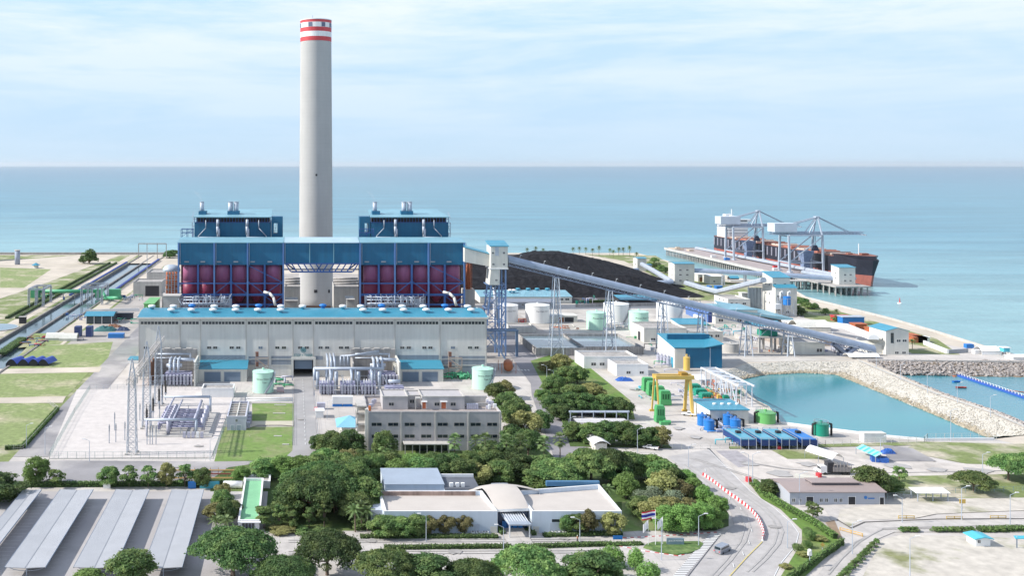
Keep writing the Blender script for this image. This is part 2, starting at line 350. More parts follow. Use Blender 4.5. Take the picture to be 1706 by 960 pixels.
def rect(x0, x1, y0, y1): return [(x0,y0),(x1,y0),(x1,y1),(x0,y1)]
# ================================================================ ground, water, roads
coast = px([(290,424),(860,421.5),(1060,421.5),(1085,427),(1117,436),(1160,449),(1230,463),(1300,474),(1321,484),(1344,497),(1400,511),(1480,531),(1560,554),(1640,579),(1706,598),(1830,632)])
outer = [(-1600,60),(-1600,coast[0][1])]+coast+[(440,440),(620,330),(620,60)]
pond_px = [(1200,622,1232,634),(1245,606,1275,625),(1330,602,1340,622),(1428,602,1393,625),(1486,628,1431,640),(1560,660,1500,668),(1650,690,1595,708),(1725,724,1644,729)]
pond_T = [tuple(G(a,b)) for a,b,_,_ in pond_px]; pond_W = [tuple(G(c,d,-4)) for _,_,c,d in pond_px]
for x, y in [(1655,732),(1540,734),(1475,728),(1387,717),(1303,706),(1281,677),(1262,668),(1245,655),(1236,642)]:
    p = G(x, y); pond_T.append(tuple(p)); pond_W.append((p.x, p.y+.3, -4))
inlet_px = [(1450,603,1490,625),(1580,603,1590,627),(1706,603,1706,629),(1850,604,1850,632)]
inl_T = [tuple(G(a,b)) for a,b,_,_ in inlet_px]; inl_W = [tuple(G(c,d,-4)) for _,_,c,d in inlet_px]
inl_T[3] = (G(1840,645)); inl_T[3] = tuple(inl_T[3]); inl_W[3] = tuple(G(1830,650,-4))
for x, y, u, v in [(1850,775,1840,770),(1725,718,1735,716),(1656,686,1668,690),(1570,657,1580,660),(1496,625,1505,631)]:
    inl_T.append(tuple(G(x,y))); inl_W.append(tuple(G(u,v,-4)))
canal = rect(-167,-141,448,1085)
lagoon = px([(0,446),(-60,446),(-60,437),(35,431),(128,432),(88,448)])
hol = [[p[:2] for p in pond_T], [p[:2] for p in inl_T], canal, lagoon]
ground = loops_mesh(outer, hol, 0, 'ground', sandy, skirt=7)
SEA = -4.6
sea_m = water_mat('sea water', (.085,.23,.29), (.245,.415,.42), .0035, .28, 3.2, .05, depth=(0.55, 800, 2100), far=(2500, 9000, (.085,.19,.26)))
b = MB(); b.add([(-40000,60,SEA),(40000,60,SEA),(40000,60000,SEA),(-40000,60000,SEA)], [(0,1,2,3)]); b2 = b.build('sea', sea_m, origin=(0,0,0)); tag(b2, kind='structure')
# the sea floor sheet under the ponds lies above the sea sheet, so each basin has its own water
def basin(name, poly, z, m):
    b = MB(); tr = tessellate_polygon([[Vector((p[0],p[1],0)) for p in poly]]); b.add([(p[0],p[1],z) for p in poly], [t for t in tr]); o = b.build(name, m, origin=(0,0,0)); return tag(o, kind='structure')
def grow(poly, z): return [(p[0], p[1]) for p in poly]
pond_m = water_mat('pond water', (.05,.20,.25), (.05,.27,.29), .012, .10, .05, .5)
canal_m = water_mat('canal water', (.09,.13,.15), (.13,.18,.19), .02, .06, .03, .6)
basin('pond', [p[:2] for p in pond_T], -4.0, pond_m)
basin('inlet_water', [p[:2] for p in inl_T], -4.0, water_mat('inlet water', (.05,.20,.26), (.08,.25,.29), .012, .15, .2, .3))
basin('lagoon', lagoon, -1.5, water_mat('lagoon water', (.20,.28,.30), (.25,.33,.33), .012, .15, .1, .3))
cw = MB(); cw.box(-166.9,-141.1,448,1085,-1.2,-.9); tag(cw.build('canal_water', canal_m, origin=(0,0,0)), kind='structure')
def bank(name, T, Wt, i0, i1, m, kind='structure', nz=.2, sub=3.0):
    b = MB(); rows = []
    for i in range(i0, i1):
        a0, a1, c0, c1 = [Vector(q) for q in (T[i], T[i+1], Wt[i], Wt[i+1])]; n = max(2, int((a1-a0).length/sub)); k = 7
        for j in range(n):
            t0, t1 = j/n, (j+1)/n
            rows.append([a0.lerp(a1, t0).lerp(c0.lerp(c1, t0), u/k*1.15) for u in range(k+1)])
    rows.append([Vector(T[i1]).lerp(Vector(Wt[i1]), u/7*1.15) for u in range(8)])
    vs = []; fs = []
    for j, r_ in enumerate(rows):
        for u, p in enumerate(r_):
            q = 0 if u == 0 else nz; vs.append((p.x+random.uniform(-q,q), p.y+random.uniform(-q,q), p.z+(random.uniform(-q,q) if u else .03)))
    for j in range(len(rows)-1):
        for u in range(7): fs.append((j*8+u, (j+1)*8+u, (j+1)*8+u+1, j*8+u+1))
    b.add(vs, fs); o = b.build(name, m, origin=(0,0,0)); return tag(o, kind=kind)
bank('pond_bank', pond_T, pond_W, 0, 7, stone)
bank('inlet_bank', inl_T, inl_W, 0, 3, stonew); bank('breakwater_bank', inl_T, inl_W, 4, 8, stone)
# loose rocks
def rocks(name, pts, s0, s1, m, kind='stuff'):
    b = MB()
    for p in pts:
        r = random.uniform(s0, s1); n0 = len(b.v); b.ball(p, r, r*random.uniform(.6,1), r*random.uniform(.5,.8), 6, 4)
        for k in range(n0, len(b.v)):
            v = b.v[k]; q = r*.22; b.v[k] = (v[0]+random.uniform(-q,q), v[1]+random.uniform(-q,q), v[2]+random.uniform(-q,q))
    return tag(b.build(name, m, origin=(0,0,0)), kind=kind)
pts = []
for i in range(2600):
    t = random.random(); x = 1446+(1760-1446)*t; y = random.uniform(602, 628)
    if y < 624+.02*(x-1493) : 
        u = (y-602)/26; pts.append(G(x, y, -4*u)+Vector((0,0,random.uniform(-.2,.5))))
rocks('rocks', pts, .35, .95, M('mixed dark rocks', (.31,.28,.26), .95, var=.6, scale=.6))
pts = []
for i in range(2400):
    k = random.choice([0,1,2,3,3,4,4,5,5,6,6]); t = random.random(); u = 1-abs(random.gauss(0, .10)); a = Vector(pond_T[k]).lerp(Vector(pond_T[k+1]), t); c = Vector(pond_W[k]).lerp(Vector(pond_W[k+1]), t); pts.append(a.lerp(c, min(1.03, u))+Vector((0,0,.1)))
rocks('shore_stones', pts, .25, .6, M('brown waterline stones', (.36,.31,.23), .95, var=.35, scale=.7))
pts = []
for i in range(3000):
    k = random.choice([0,1,2,3,3,4,4,5,5,6,6]); t = random.random(); u = random.random()*.9; a = Vector(pond_T[k]).lerp(Vector(pond_T[k+1]), t); c = Vector(pond_W[k]).lerp(Vector(pond_W[k+1]), t); pts.append(a.lerp(c, u)+Vector((0,0,.12)))
rocks('bank_stones', pts, .15, .42, M('pale bank stones', (.52,.49,.43), .95, var=.2, scale=.9))
pts = []
for i in range(1100):
    k = random.choice([4,5,6,7]); t = random.random(); a = Vector(inl_T[k]).lerp(Vector(inl_T[k+1]), t); c = Vector(inl_W[k]).lerp(Vector(inl_W[k+1]), t); pts.append(a.lerp(c, random.random()))
for i in range(1500):
    k = random.randrange(4, len(coast)-1); t = random.random(); a = Vector((*coast[k],0)).lerp(Vector((*coast[k+1],0)), t); pts.append(a+Vector((random.uniform(0,3), random.uniform(0,2.5), random.uniform(-4,-.5))))
rocks('seawall_rocks', pts, .5, 1.1, rockm)
# seawall parapet along the coast
def wall_path(name, pts, w, h, m, label=None, cat=None, z=0, kind=None, parent=None, group=None):
    b = MB()
    for p, q in zip(pts[:-1], pts[1:]):
        p, q = Vector((p[0],p[1],0)), Vector((q[0],q[1],0)); d = (q-p); n = Vector((-d.y,d.x,0)).normalized()*w/2; e = d.normalized()*w*.3
        b.prism([(p-n-e)[:2],(q-n+e)[:2],(q+n+e)[:2],(p+n-e)[:2]], z, z+h)
    o = b.build(name, m, parent); tag(o, label, cat, group, kind); return o
off = lambda pl, dx, dy: [(a+dx, b_+dy) for a, b_ in pl]
wall_path('seawall', off(coast[8:], -1, -1.2), .7, 1.3, concw, 'low pale concrete seawall running along the shore on the right', 'seawall')
patch('seaside_path', coast[8:]+off(coast[8:], -2, -9)[::-1], 2, conc, True)
patch('beach', coast[2:9]+off(coast[2:9], -14, -14)[::-1], 1, M('beach sand', (.58,.51,.40), .95, var=.1), True)
# --- paved yards, roads, grass (each a sheet a little above the one below)
patch('paved_yard', px([(222,560),(1120,560),(1420,600),(1240,604),(1195,625),(1240,655),(1300,706),(1540,733),(1660,733),(1900,790),(1900,960),(-200,1000),(-200,770)]), 1, conc, True)
patch('tank_yard', [(785,505),(1130,502),(1450,590),(1428,600),(1245,604),(1200,618),(1000,640),(820,560)], 2, M('yard concrete', (.50,.47,.43), .9, var=.18, scale=.05, col2=(.40,.37,.33), s2=.03, grid=(8,8,.94,1)))
patch('field', [(-900,330),(-96,330),(-96,700),(-140,1080),(-141,447),(-168,447),(-168,1090),(-900,1090)], 1, mottle, True, [lagoon])
patch('canal_side_road', rect(-180,-172,430,1090), 3, sandy, True)
patch('canal_side_track', rect(-139,-128,520,1080), 3, sandy, True)
patch('shore_ground', rect(-166,90,1000,1092)[:2]+[(70,1100),(-166,1100)], 2, sandy, True)
patch('plant_yard', rect(-126,150,500,905), 3, M('dusty yard', (.36,.33,.30), .9, var=.25, scale=.06), True)
patch('side_road', rect(-96,-83,338,680), 5, asph, True)
patch('field_track', [(-60,440),(150,424),(205,424),(60,478),(0,498),(-60,520)], 4, sandy)
for k, pl in enumerate([[(46,578),(188,570),(176,612),(8,616)],[(-20,624),(148,621),(112,661),(-20,666)],[(-20,673),(60,671),(78,673),(90,680),(92,688),(80,702),(50,732),(36,744),(22,748),(-20,748)],[(0,446),(85,449),(40,480),(0,480)],[(58,556),(120,556),(100,574),(30,580)]]):
    patch('meadow', pl, 4, M('meadow grass', (.21,.26,.095), .95, var=.25, scale=.4, col2=(.40,.36,.24), s2=.05, lo=.5, hi=.68, bump=.1, bscale=2))
patch('field_road', [(-20,616),(170,612),(165,621),(-20,624)], 5, sandy)
patch('field_road', [(-20,664),(110,661),(104,672),(-20,673)], 5, sandy)
patch('front_road', [(-60,772),(108,768),(350,770),(540,768),(560,800),(400,808),(-60,808)], 3, asph)
patch('entrance_road', [(0,466),(8.4,466),(8.4,352),(14,331),(-8,331),(-.3,352)], 4, M('road grey', (.33,.32,.315), .9, var=.15, scale=.08), True)
patch('service_road', [(826,560),(848,590),(884,640),(886,660),(902,705),(925,770),(1010,770),(962,738),(932,696),(912,672),(926,648),(892,592),(872,560)], 4, M('service road', (.25,.24,.25), .9, var=.15, scale=.08))
patch('visitor_road', [(330,888),(560,884),(1195,886),(1210,893),(1130,975),(330,960)], 4, roadc)
curve_out = [(1180,750),(1215,785),(1250,820),(1290,848),(1318,873),(1330,890),(1325,910),(1300,940),(1280,980)]
curve_in = [(1112,762),(1158,800),(1196,832),(1218,856),(1222,875),(1200,897),(1160,932),(1115,980)]
patch('main_road', curve_out+curve_in[::-1], 5, M('main road', (.41,.39,.375), .9, var=.14, scale=.3, col2=(.33,.31,.30), s2=.06, lo=.48, hi=.7))
patch('side_lane', [(1350,975),(1405,905),(1385,868),(1372,848),(1330,845),(1480,838),(1500,845),(1425,870),(1435,868),(1760,862),(1760,888),(1490,888),(1450,905),(1405,975)], 5, roadc)
for k, pl in enumerate([[(420,673),(489,673),(489,703),(420,703)],[(372,712),(489,712),(487,752),(470,768),(357,770)]]):
    patch('lawn', pl, 4, M('lawn grass', (.15,.235,.055), .95, var=.2, scale=.5, col2=(.21,.24,.10), s2=.1, bump=.08, bscale=3))
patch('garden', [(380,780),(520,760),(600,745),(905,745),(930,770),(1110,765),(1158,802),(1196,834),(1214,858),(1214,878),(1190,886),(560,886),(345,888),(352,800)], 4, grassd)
patch('garden', [(884,602),(930,588),(985,615),(1050,668),(1058,700),(940,690),(912,655)], 5, grass)
patch('garden_lawn', [(1036,838),(1110,830),(1150,880),(1036,888)], 5, M('lawn grass', (0,0,0)))
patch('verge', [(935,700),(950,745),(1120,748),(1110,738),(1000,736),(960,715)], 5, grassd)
patch('verge', [(1243,800),(1262,801),(1300,833),(1370,872),(1404,905),(1322,980),(1290,980),(1336,905),(1336,885),(1300,850),(1268,832)], 6, grass)
for pl in [[(1285,751),(1365,748),(1378,766),(1312,766)],[(1535,737),(1760,742),(1760,778),(1610,774),(1500,752)],[(1215,745),(1540,737),(1530,743),(1215,749)]]:
    patch('verge', pl, 4, mottle)
patch('vacant_lot', [(1428,980),(1470,900),(1505,892),(1760,900),(1760,980)], 4, mottle2)
patch('vacant_lot', [(1480,800),(1760,800),(1760,850),(1600,856),(1480,862),(1395,868),(1400,850),(1490,838)], 4, mottle2)
patch('vacant_lot', [(1490,795),(1760,790),(1760,830),(1600,832),(1480,822)], 5, mottle)
patch('dusty_yard', [(1190,752),(1500,752),(1560,772),(1760,776),(1760,792),(1500,800),(1300,822),(1268,824)], 2, M('dusty pale yard', (.53,.485,.44), .95, var=.16, scale=.25, col2=(.40,.365,.33), s2=.045, lo=.46, hi=.66))
patch('asphalt_strip', [(1192,752),(1228,752),(1262,775),(1230,780)], 3, M('patched asphalt', (.33,.31,.32), .9, var=.2, scale=.4))
patch('dirt_patch', [(1395,868),(1420,852),(1500,850),(1560,858),(1520,866),(1440,868),(1412,880)], 5, mottle2)
patch('dirt_patch', [(1375,872),(1390,868),(1405,902),(1398,905)], 5, dirt)
patch('gravel', [(1470,742),(1520,748),(1560,770),(1480,770)], 5, asph)
patch('coal_yard_verge', [(975,424),(1092,426),(1120,442),(1200,468),(1270,480),(1240,505),(1150,500),(1108,470),(1040,435)], 2, mottle)
patch('coal_yard', [(760,424),(960,424),(1100,468),(1130,490),(1100,506),(760,506)], 3, M('coal dust ground', (.06,.055,.055), .95, var=.3))
patch('seaside_verge', [(1330,505),(1400,520),(1560,565),(1600,592),(1520,590),(1450,560),(1340,530)], 3, mottle)
patch('seaside_lane', [(1130,505),(1330,500),(1500,560),(1706,600),(1706,602),(1430,600),(1300,560)], 2, conc)
patch('substation_yard', [(128,650),(395,645),(352,763),(80,765)], 3, M('substation gravel', (.54,.50,.47), .95, var=.10, scale=.3))
patch('car_park', rect(-95,-8,215,302), 3, M('car park concrete', (.42,.40,.39), .9, var=.18, scale=.1, col2=(.33,.31,.31), s2=.05), True)
# wheel wear and stains on the hard surfaces
wear = M('tyre wear', (.365,.35,.335), .9, var=.12, scale=.5); stain = M('oil stain', (.30,.285,.27), .9, var=.2, scale=.5)
def track(pts, w=.45):
    P = [Vector((*p,0)) for p in px(pts)]; Lf, Rt = [], []
    for i, p in enumerate(P): d = (P[min(i+1,len(P)-1)]-P[max(i-1,0)]).normalized(); n = Vector((-d.y,d.x,0))*w/2; Lf.append((p+n)[:2]); Rt.append((p-n)[:2])
    patch('tyre_marks', Lf+Rt[::-1], 6, wear, True)
for o_ in (0, 9):
    track([(1168+o_,770),(1200+o_,800),(1236+o_,826),(1268+o_,848),(1288+o_,868),(1296+o_,888),(1290+o_,908),(1270+o_,932),(1245+o_,955)]); track([(1140+o_,775),(1180+o_,806),(1212+o_,834),(1234+o_,858),(1241+o_,880),(1233+o_,905),(1210+o_,935),(1185+o_,962)])
for y_ in (902,905.5,921,925): track([(480,y_),(700,y_-.5),(1000,y_-2)], .4)
for o_ in (0, 7): track([(1230+o_,770),(1300+o_,782),(1400+o_,790),(1560+o_,788),(1700,785)], .4); track([(1380,960-o_),(1425+o_,905),(1470,884-o_*.3),(1700,878-o_*.3)], .4); track([(1150+o_,765),(1260+o_,800),(1330,812)], .35)
for q, r_, w in ((1300,790,5),(1345,775,4),(1250,775,3),(1500,778,5),(1560,784,4),(1630,786,5),(1215,815,2.5),(1290,880,2),(1105,725,4),(1130,715,3),(1160,730,3),(620,903,2),(760,922,2.4),(200,790,3),(290,778,3),(430,790,2.5),(1060,650,3),(940,900,1.6),(330,745,2),(500,700,2)):
    p = G(q, r_); patch('stain', [(p.x+w*random.uniform(.5,1.1)*math.cos(a_), p.y+w*.8*random.uniform(.5,1.1)*math.sin(a_)) for a_ in np.linspace(0, 6.28, 13)[:-1]], 7, stain if w < 3 else wear, True)
# road markings
mark = M('road paint', (.66,.66,.64), .8, var=.1)
b = MB()
for k in range(20): b.box(3.9,4.1,352+k*5.5,354.5+k*5.5,.30,.31)
for k in range(7): b.box(103.5+k*1.6,104.3+k*1.6,478,481,.30,.31)
a0, a1 = G(1188,893), G(1125,965)
patch('hatched_strip', [(1181,893),(1200,893),(1142,968),(1117,968)], 7, asph)
for k in range(26):
    p = a0.lerp(a1, k/26)+Vector((.6,0,.36)); b.cbox(p, 3.0, .55, .005, .0)
for k in range(9):
    p = G(1222,800).lerp(G(1262,900), k/9); p = G(*[(1175,785),(1196,808),(1215,832),(1234,850),(1247,868),(1252,886),(1248,906),(1238,925),(1222,945)][k]); b.cbox(p+Vector((0,0,.31)), .2, 2.4, .005, -.3)
tag(b.build('road_markings', mark, origin=(0,0,0)), kind='structure')
wall_path('yellow_road_line', px([(1270,905),(1245,930),(1218,960),(1205,975)]), .2, .005, M('yellow road paint', (.6,.48,.12)), z=.31, kind='structure')
wall_path('kerb', px(curve_out), .35, .14, white, 'white painted kerb along the outer edge of the curved main road', 'kerb')
wall_path('kerb', px([(925,652),(893,594),(874,562)]), .5, .15, concw, 'pale concrete kerb beside the service road under the conveyor', 'kerb')
wall_path('kerb', px([(1180,748),(1215,787),(1250,822),(1262,832)]), .9, .10, M('dark drain', (.1,.1,.1)), 'dark drain kerb between the yard and the main road', 'kerb', z=0)
wall_path('kerb', px([(1395,868),(1418,882),(1440,872),(1560,867),(1740,866)]), .35, .3, M('dark kerb', (.12,.11,.1)), 'black stained kerb along the bend of the right hand lane', 'kerb')
# striped kerbs: alternate red and white blocks in one strip
def striped(pts, c1, c2, label, step=1.0):
    t = thing('striped_kerb', label, 'kerb', Vector((*pts[0],0))); bs = [MB(), MB()]; i = 0
    for p, q in zip(pts[:-1], pts[1:]):
        p, q = Vector((*p,0)), Vector((*q,0)); n = max(1, int((q-p).length/step)); a = math.atan2((q-p).y, (q-p).x)
        for k in range(n): bs[i%2].cbox(p.lerp(q, (k+.5)/n), (q-p).length/n, .35, .2, a); i += 1
    bs[0].build('painted_blocks', c1, t); bs[1].build('painted_blocks', c2, t)
striped(px([(160,809),(350,809)]), redp, white, 'red and white striped kerb behind the parking canopies')
striped(px([(1038,898),(1115,894),(1200,888)]), redp, white, 'red and white striped kerb beside the garden by the flagpoles')
striped(px([(1030,911),(1075,920),(1130,928),(1160,920),(1170,912)]), redp, white, 'red and white striped kerb round the sign island')
# ================================================================ vegetation
def leaf_arr(blobs, n, size, flat=.35, low=-.5, inner=.78):
    bl = np.array(blobs, float); w = bl[:,3]**2; idx = RNG.choice(len(bl), n, p=w/w.sum()); B = bl[idx]
    d = RNG.normal(size=(n,3)); d /= np.linalg.norm(d, axis=1)[:,None]; m = d[:,2] < low; d[m,2] *= -1
    r = B[:,3]*RNG.uniform(inner, 1.06, n)*np.where(RNG.rand(n) < .14, RNG.uniform(1.0, 1.38, n), 1); c = B[:,:3]+d*r[:,None]*np.stack([np.ones(n), np.ones(n), B[:,4]/B[:,3]], 1)
    nn = d*.8+RNG.normal(size=(n,3))*.55+np.array([0,0,flat]); nn /= np.linalg.norm(nn, axis=1)[:,None]
    u = np.cross(nn, RNG.normal(size=(n,3))); u /= np.linalg.norm(u, axis=1)[:,None]+1e-9; v = np.cross(nn, u)
    s = (size*RNG.uniform(.5,1.3,n))[:,None]; q = np.stack([c-u*s, c-v*s*.6, c+u*s, c+v*s*.6], 1).reshape(-1,3)
    return q
def leaves_obj(name, q, mat, parent):
    me = bpy.data.meshes.new(name); k = len(q)//4; me.from_pydata(q.tolist(), [], [(4*i,4*i+1,4*i+2,4*i+3) for i in range(k)]); me.materials.append(mat); me.update()
    o = bpy.data.objects.new(name, me); COL.objects.link(o); o.parent = parent; ORG[o.name] = ORG[parent.name]; return o
def crown_blobs(kind, w, h, n):
    out_ = []
    for i in range(n):
        a = random.uniform(0, 2*math.pi); q = math.sqrt(random.random()); 
        if kind == 'rain':                               # wide umbrella: thin layered pads
            r = w/2*q*.82; z = h*(.42+.44*math.sqrt(max(0,1-q*q)))+random.uniform(-.05,.05)*h; rr = w*random.uniform(.08,.15); out_.append((r*math.cos(a), r*math.sin(a), z, rr, rr*.62))
        elif kind == 'round':
            t = random.uniform(-.9,1); r = w/2*math.sqrt(max(0,1-t*t))*random.uniform(.45,.85); rr = w*random.uniform(.11,.20); out_.append((r*math.cos(a), r*math.sin(a), h*.50+h*.36*t, rr, rr*.85))
        elif kind == 'tall':
            t = random.uniform(-1,1); r = w/2*math.sqrt(max(0,1-t*t))*random.uniform(.2,.8); rr = w*random.uniform(.10,.20); out_.append((r*math.cos(a), r*math.sin(a), h*.58+h*.36*t, rr, rr*.8))
        elif kind == 'bush':
            t = random.uniform(-.2,1); r = w/2*math.sqrt(max(0,1-t*t))*random.uniform(.3,.75); rr = w*random.uniform(.15,.25); out_.append((r*math.cos(a), r*math.sin(a), h*.35+h*.45*t, rr, rr*.8))
    return out_
PROTO = {}
def make_tree(kind, leaf, w, h, nb, nl, size, trunk=.3):
    t = thing('tree', 'x', 'tree', (0,0,0)); bl = crown_blobs(kind, w, h, nb); tb = MB(); base = h*.3 if kind != 'bush' else h*.1
    if kind == 'rain': base = h*.36
    tb.tube((0,0,-.1), (0,0,base), trunk, 8, trunk*.75)
    for x, y, z, r, rz in bl[:14]:
        m = Vector((x*.45, y*.45, base+(z-base)*.6)); tb.tube((0,0,base-.2), m, trunk*.5, 5, trunk*.3); tb.tube(m, (x,y,z), trunk*.3, 5, trunk*.1)
    tb.build('trunk', bark, t)
    leaves_obj('crown', leaf_arr(bl, nl, size, low=-.35 if kind != 'rain' else -.15), LEAF[leaf], t)
    return t
def make_palm(h=8, fan=True, nf=26, L_=2.6):
    t = thing('palm_tree', 'x', 'palm', (0,0,0)); tb = MB(); tb.tube((0,0,-.1), (.15,0,h*.5), .22, 7, .18); tb.tube((.15,0,h*.5), (.1,.1,h), .18, 7, .16); tb.build('trunk', bark, t)
    fb = MB(); T = Vector((.1,.1,h))
    for i in range(nf):
        a = i*2.399; el = R(75-130*(i/nf)); d = Vector((math.cos(a)*math.cos(el), math.sin(a)*math.cos(el), math.sin(el))); sidev = Vector((-math.sin(a), math.cos(a), 0)); P = []
        for k in range(6):
            u = k/5; P.append(T+d*L_*u+Vector((0,0,-L_*.38*u*u)))
        if fan:
            c = P[3]; up = sidev.cross(d)
            for j in range(-4, 5):
                an = j*.28; e = (d*math.cos(an)+sidev*math.sin(an))*L_*.55+Vector((0,0,-.35)); w_ = sidev*math.cos(an)*.13-d*math.sin(an)*.13
                fb.add([c, c+e*.6+w_, c+e, c+e*.6-w_], [(0,1,2,3)])
            fb.tube(T, c, .04, 3)
        else:
            for k in range(5):
                for q in (0, .5):
                    m = P[k].lerp(P[k+1], q)
                    for sgn in (-1, 1):
                        e = (sidev*sgn*.75+(P[k+1]-P[k]).normalized()*.5)*L_*.34*(1.05-.6*((k+q)/5)**2)+Vector((0,0,-.3)); w_ = (P[k+1]-P[k]).normalized()*.11
                        fb.add([m-w_, m+e, m+w_], [(0,1,2)])
            for k in range(5): fb.tube(P[k], P[k+1], .05, 3)
    fb.build('crown', LEAF['palm'], t); return t
def topiary(w=3.6, h=3.6, leaf='lime', stem=True):
    t = thing('clipped_tree', 'x', 'tree', (0,0,0)); tb = MB(); tb.tube((0,0,-.1), (0,0,h*.7), .14, 6); tb.build('trunk', bark, t)
    r = w/2; c = (0,0,h-r*.95); leaves_obj('crown', leaf_arr([(c[0],c[1],c[2],r,r*.95)]+[(random.uniform(-.3,.3)*w,random.uniform(-.3,.3)*w,c[2]+random.uniform(-.1,.2)*w,r*.65,r*.55) for _ in range(6)], 2600, .17, low=-.9, inner=.9), LEAF[leaf], t)
    return t
SPEC = {'rain':('rain','rain',16,9,80,26000,.27,.45), 'rainb':('rain','mid',14,8.5,66,20000,.27,.4), 'round':('round','mid',8,8,38,11000,.24,.25), 'lime':('round','lime',7,7,34,9500,.21,.22),
        'dark':('round','rain',9,9,42,12500,.26,.28), 'olive':('round','olive',6,6.5,28,6500,.22,.18), 'tall':('tall','mid',5,9,22,4000,.24,.18), 'bush':('bush','hedge',3,2.4,12,1600,.17,.1),
        'young':('round','mid',4.5,6,16,1900,.22,.14), 'grey':('bush','grey',6,4.5,20,3200,.17,.14), 'far':('bush','rain',6,5,16,1300,.36,.2), 'farlime':('bush','mid',5,3.4,14,1000,.3,.2)}
KW = {}
def plant(kind, x, y, label, group=None, wd=None, ht=None, z=0, cat=None, name=None):
    """kind at ground pixel (x, y), wd metres wide and ht metres high"""
    if kind in SPEC: w0, h0 = SPEC[kind][2], SPEC[kind][3]
    elif kind in ('fan','coco'): w0, h0 = 4.6, (10 if kind == 'fan' else 9)
    else: w0, h0 = 3.6, 3.6
    first = kind not in PROTO
    if first:
        PROTO[kind] = make_tree(*SPEC[kind]) if kind in SPEC else make_palm(8, True) if kind == 'fan' else make_palm(7, False, 22, 2.8) if kind == 'coco' else topiary(leaf='hedge' if kind == 'ballhedge' else 'lime')
        if kind == 'bush' or kind == 'ballhedge' : PROTO[kind].name = 'shrub'; PROTO[kind]['category'] = 'shrub'
        KW[kind] = PROTO[kind]
    s = (wd or w0)/w0*(1.3 if kind in SPEC and kind not in ('bush','grey') else 1.0); sz = (ht or h0*s)/h0*(1.15 if ht else 1); rz = random.uniform(0, 6.28); p = G(x, y, z); 
    if first: o = PROTO[kind]; o.location = p; o.rotation_euler = (0,0,rz); o.scale = (s,s*random.uniform(.92,1.08),sz)
    else: o = dup(PROTO[kind], p, rz=rz, sc=(s,s*random.uniform(.92,1.08),sz))
    o['label'] = label; 
    if group: o['group'] = group
    elif 'group' in o.keys(): del o['group']
    if cat: o['category'] = cat
    if name: o.name = name
    return o
def row(kind, pts, lab, group, **k):
    if ' from ' not in lab: lab = '%s from the left, ' + lab[3:]
    ks = [kind if isinstance(kind, str) else kind[i % len(kind)] for i in range(len(pts))]
    if 'from the left' in lab or 'from the top' in lab:
        o_ = sorted(range(len(pts)), key=lambda i: pts[i]['from the top' in lab]); pts = [pts[i] for i in o_]; ks = [ks[i] for i in o_]
    kind = ks
    for i, p in enumerate(pts):
        plant(kind if isinstance(kind, str) else kind[i % len(kind)], p[0], p[1], lab % ordn(i), group, wd=p[2] if len(p) > 2 else None, ht=p[3] if len(p) > 3 else None, **k)
# foreground row
row(['rain'], [(388,962,16.5,9.5),(545,960,12.5,9)], '%s from the left of two dark umbrella shaped trees by the car park', 'umbrella shaped foreground trees')
row(['rain','rainb','dark'], [(475,990,12,7),(640,985,12,8),(720,990,11,7.5),(790,990,10,6.5),(880,985,13,8.5),(985,985,12,7.5)], '%s tree from the left in the dark row along the bottom edge', 'dark trees along the bottom edge')
plant('round', 215, 985, 'light green tree at the bottom edge in front of the parking canopies', wd=10, ht=8)
plant('lime', 150, 1000, 'low bright tree at the bottom left below the parking canopies', wd=7, ht=6)
row('ball', [(968,960,4.6,5),(1020,945,4.8,4.5),(1059,953,3.6,5),(1080,975,5,4.6),(1095,1000,5,3.6)], '%s ball clipped tree from the left by the road island', 'ball clipped trees at the bottom')
row(['round','rainb','dark','round','lime','round','dark','rainb','round','dark'], [(545,790,8,7),(572,800,9,7),(600,812,9,8),(650,795,8,7),(690,795,8,6.5),(722,790,7,6),(752,795,8,6.5),(785,792,7,6.5),(820,792,8,7),(855,790,8,7)], '%s tree from the left in the rear line of the belt below the office', 'rear line of the tree belt')
row(['dark','rain','dark','round','rainb'], [(505,835,10,8.5),(535,828,11,9),(560,822,10,8.5),(480,868,7,6),(590,868,9,7)], '%s tree filling the dark grove left of the visitor centre', 'back of the dark grove')
row(['round','dark','olive','round','lime','round'], [(955,808,8,7),(1030,812,8,7),(1135,838,6,6)], '%s filling tree in the grove between right wing and curved road', 'filling trees behind the right wing')
row(['dark','round','round'], [(936,700,8,5.5),(918,658,7,6),(955,668,9,6)], '%s low tree filling the bend of the service road garden', 'filling trees at the service road')
row(['bush','olive','bush','bush'], [(600,880,6,2.5),(470,888,6,1.6),(505,888,6,1.5),(535,889,6,1.5)], '%s low shrub mass under the dark grove', 'shrubs under the dark grove', cat='shrub', name='shrub')
# trees at the car park, along the front road
row(['lime','young','round','young','young','olive','young','round'], [(60,808,7,7.5),(92,812,5,5),(181,812,5.2,5.5),(215,812,5.5,6),(247,812,5,6),(277,812,4.5,7),(308,812,4.5,6.5),(338,814,5,5.5)], '%s tree from the left in the row behind the parking canopies', 'trees behind the parking canopies')
plant('dark', -8, 835, 'dark tree cut off by the left edge above the first canopy', wd=14, ht=7)
row(['lime','round','lime','mid2'][:3], [(402,805,4.5,4.5),(440,798,8,5.5),(470,797,8,6),(498,796,8,6)], '%s tree from the left in the low clump below the lawn', 'low trees below the lawn')
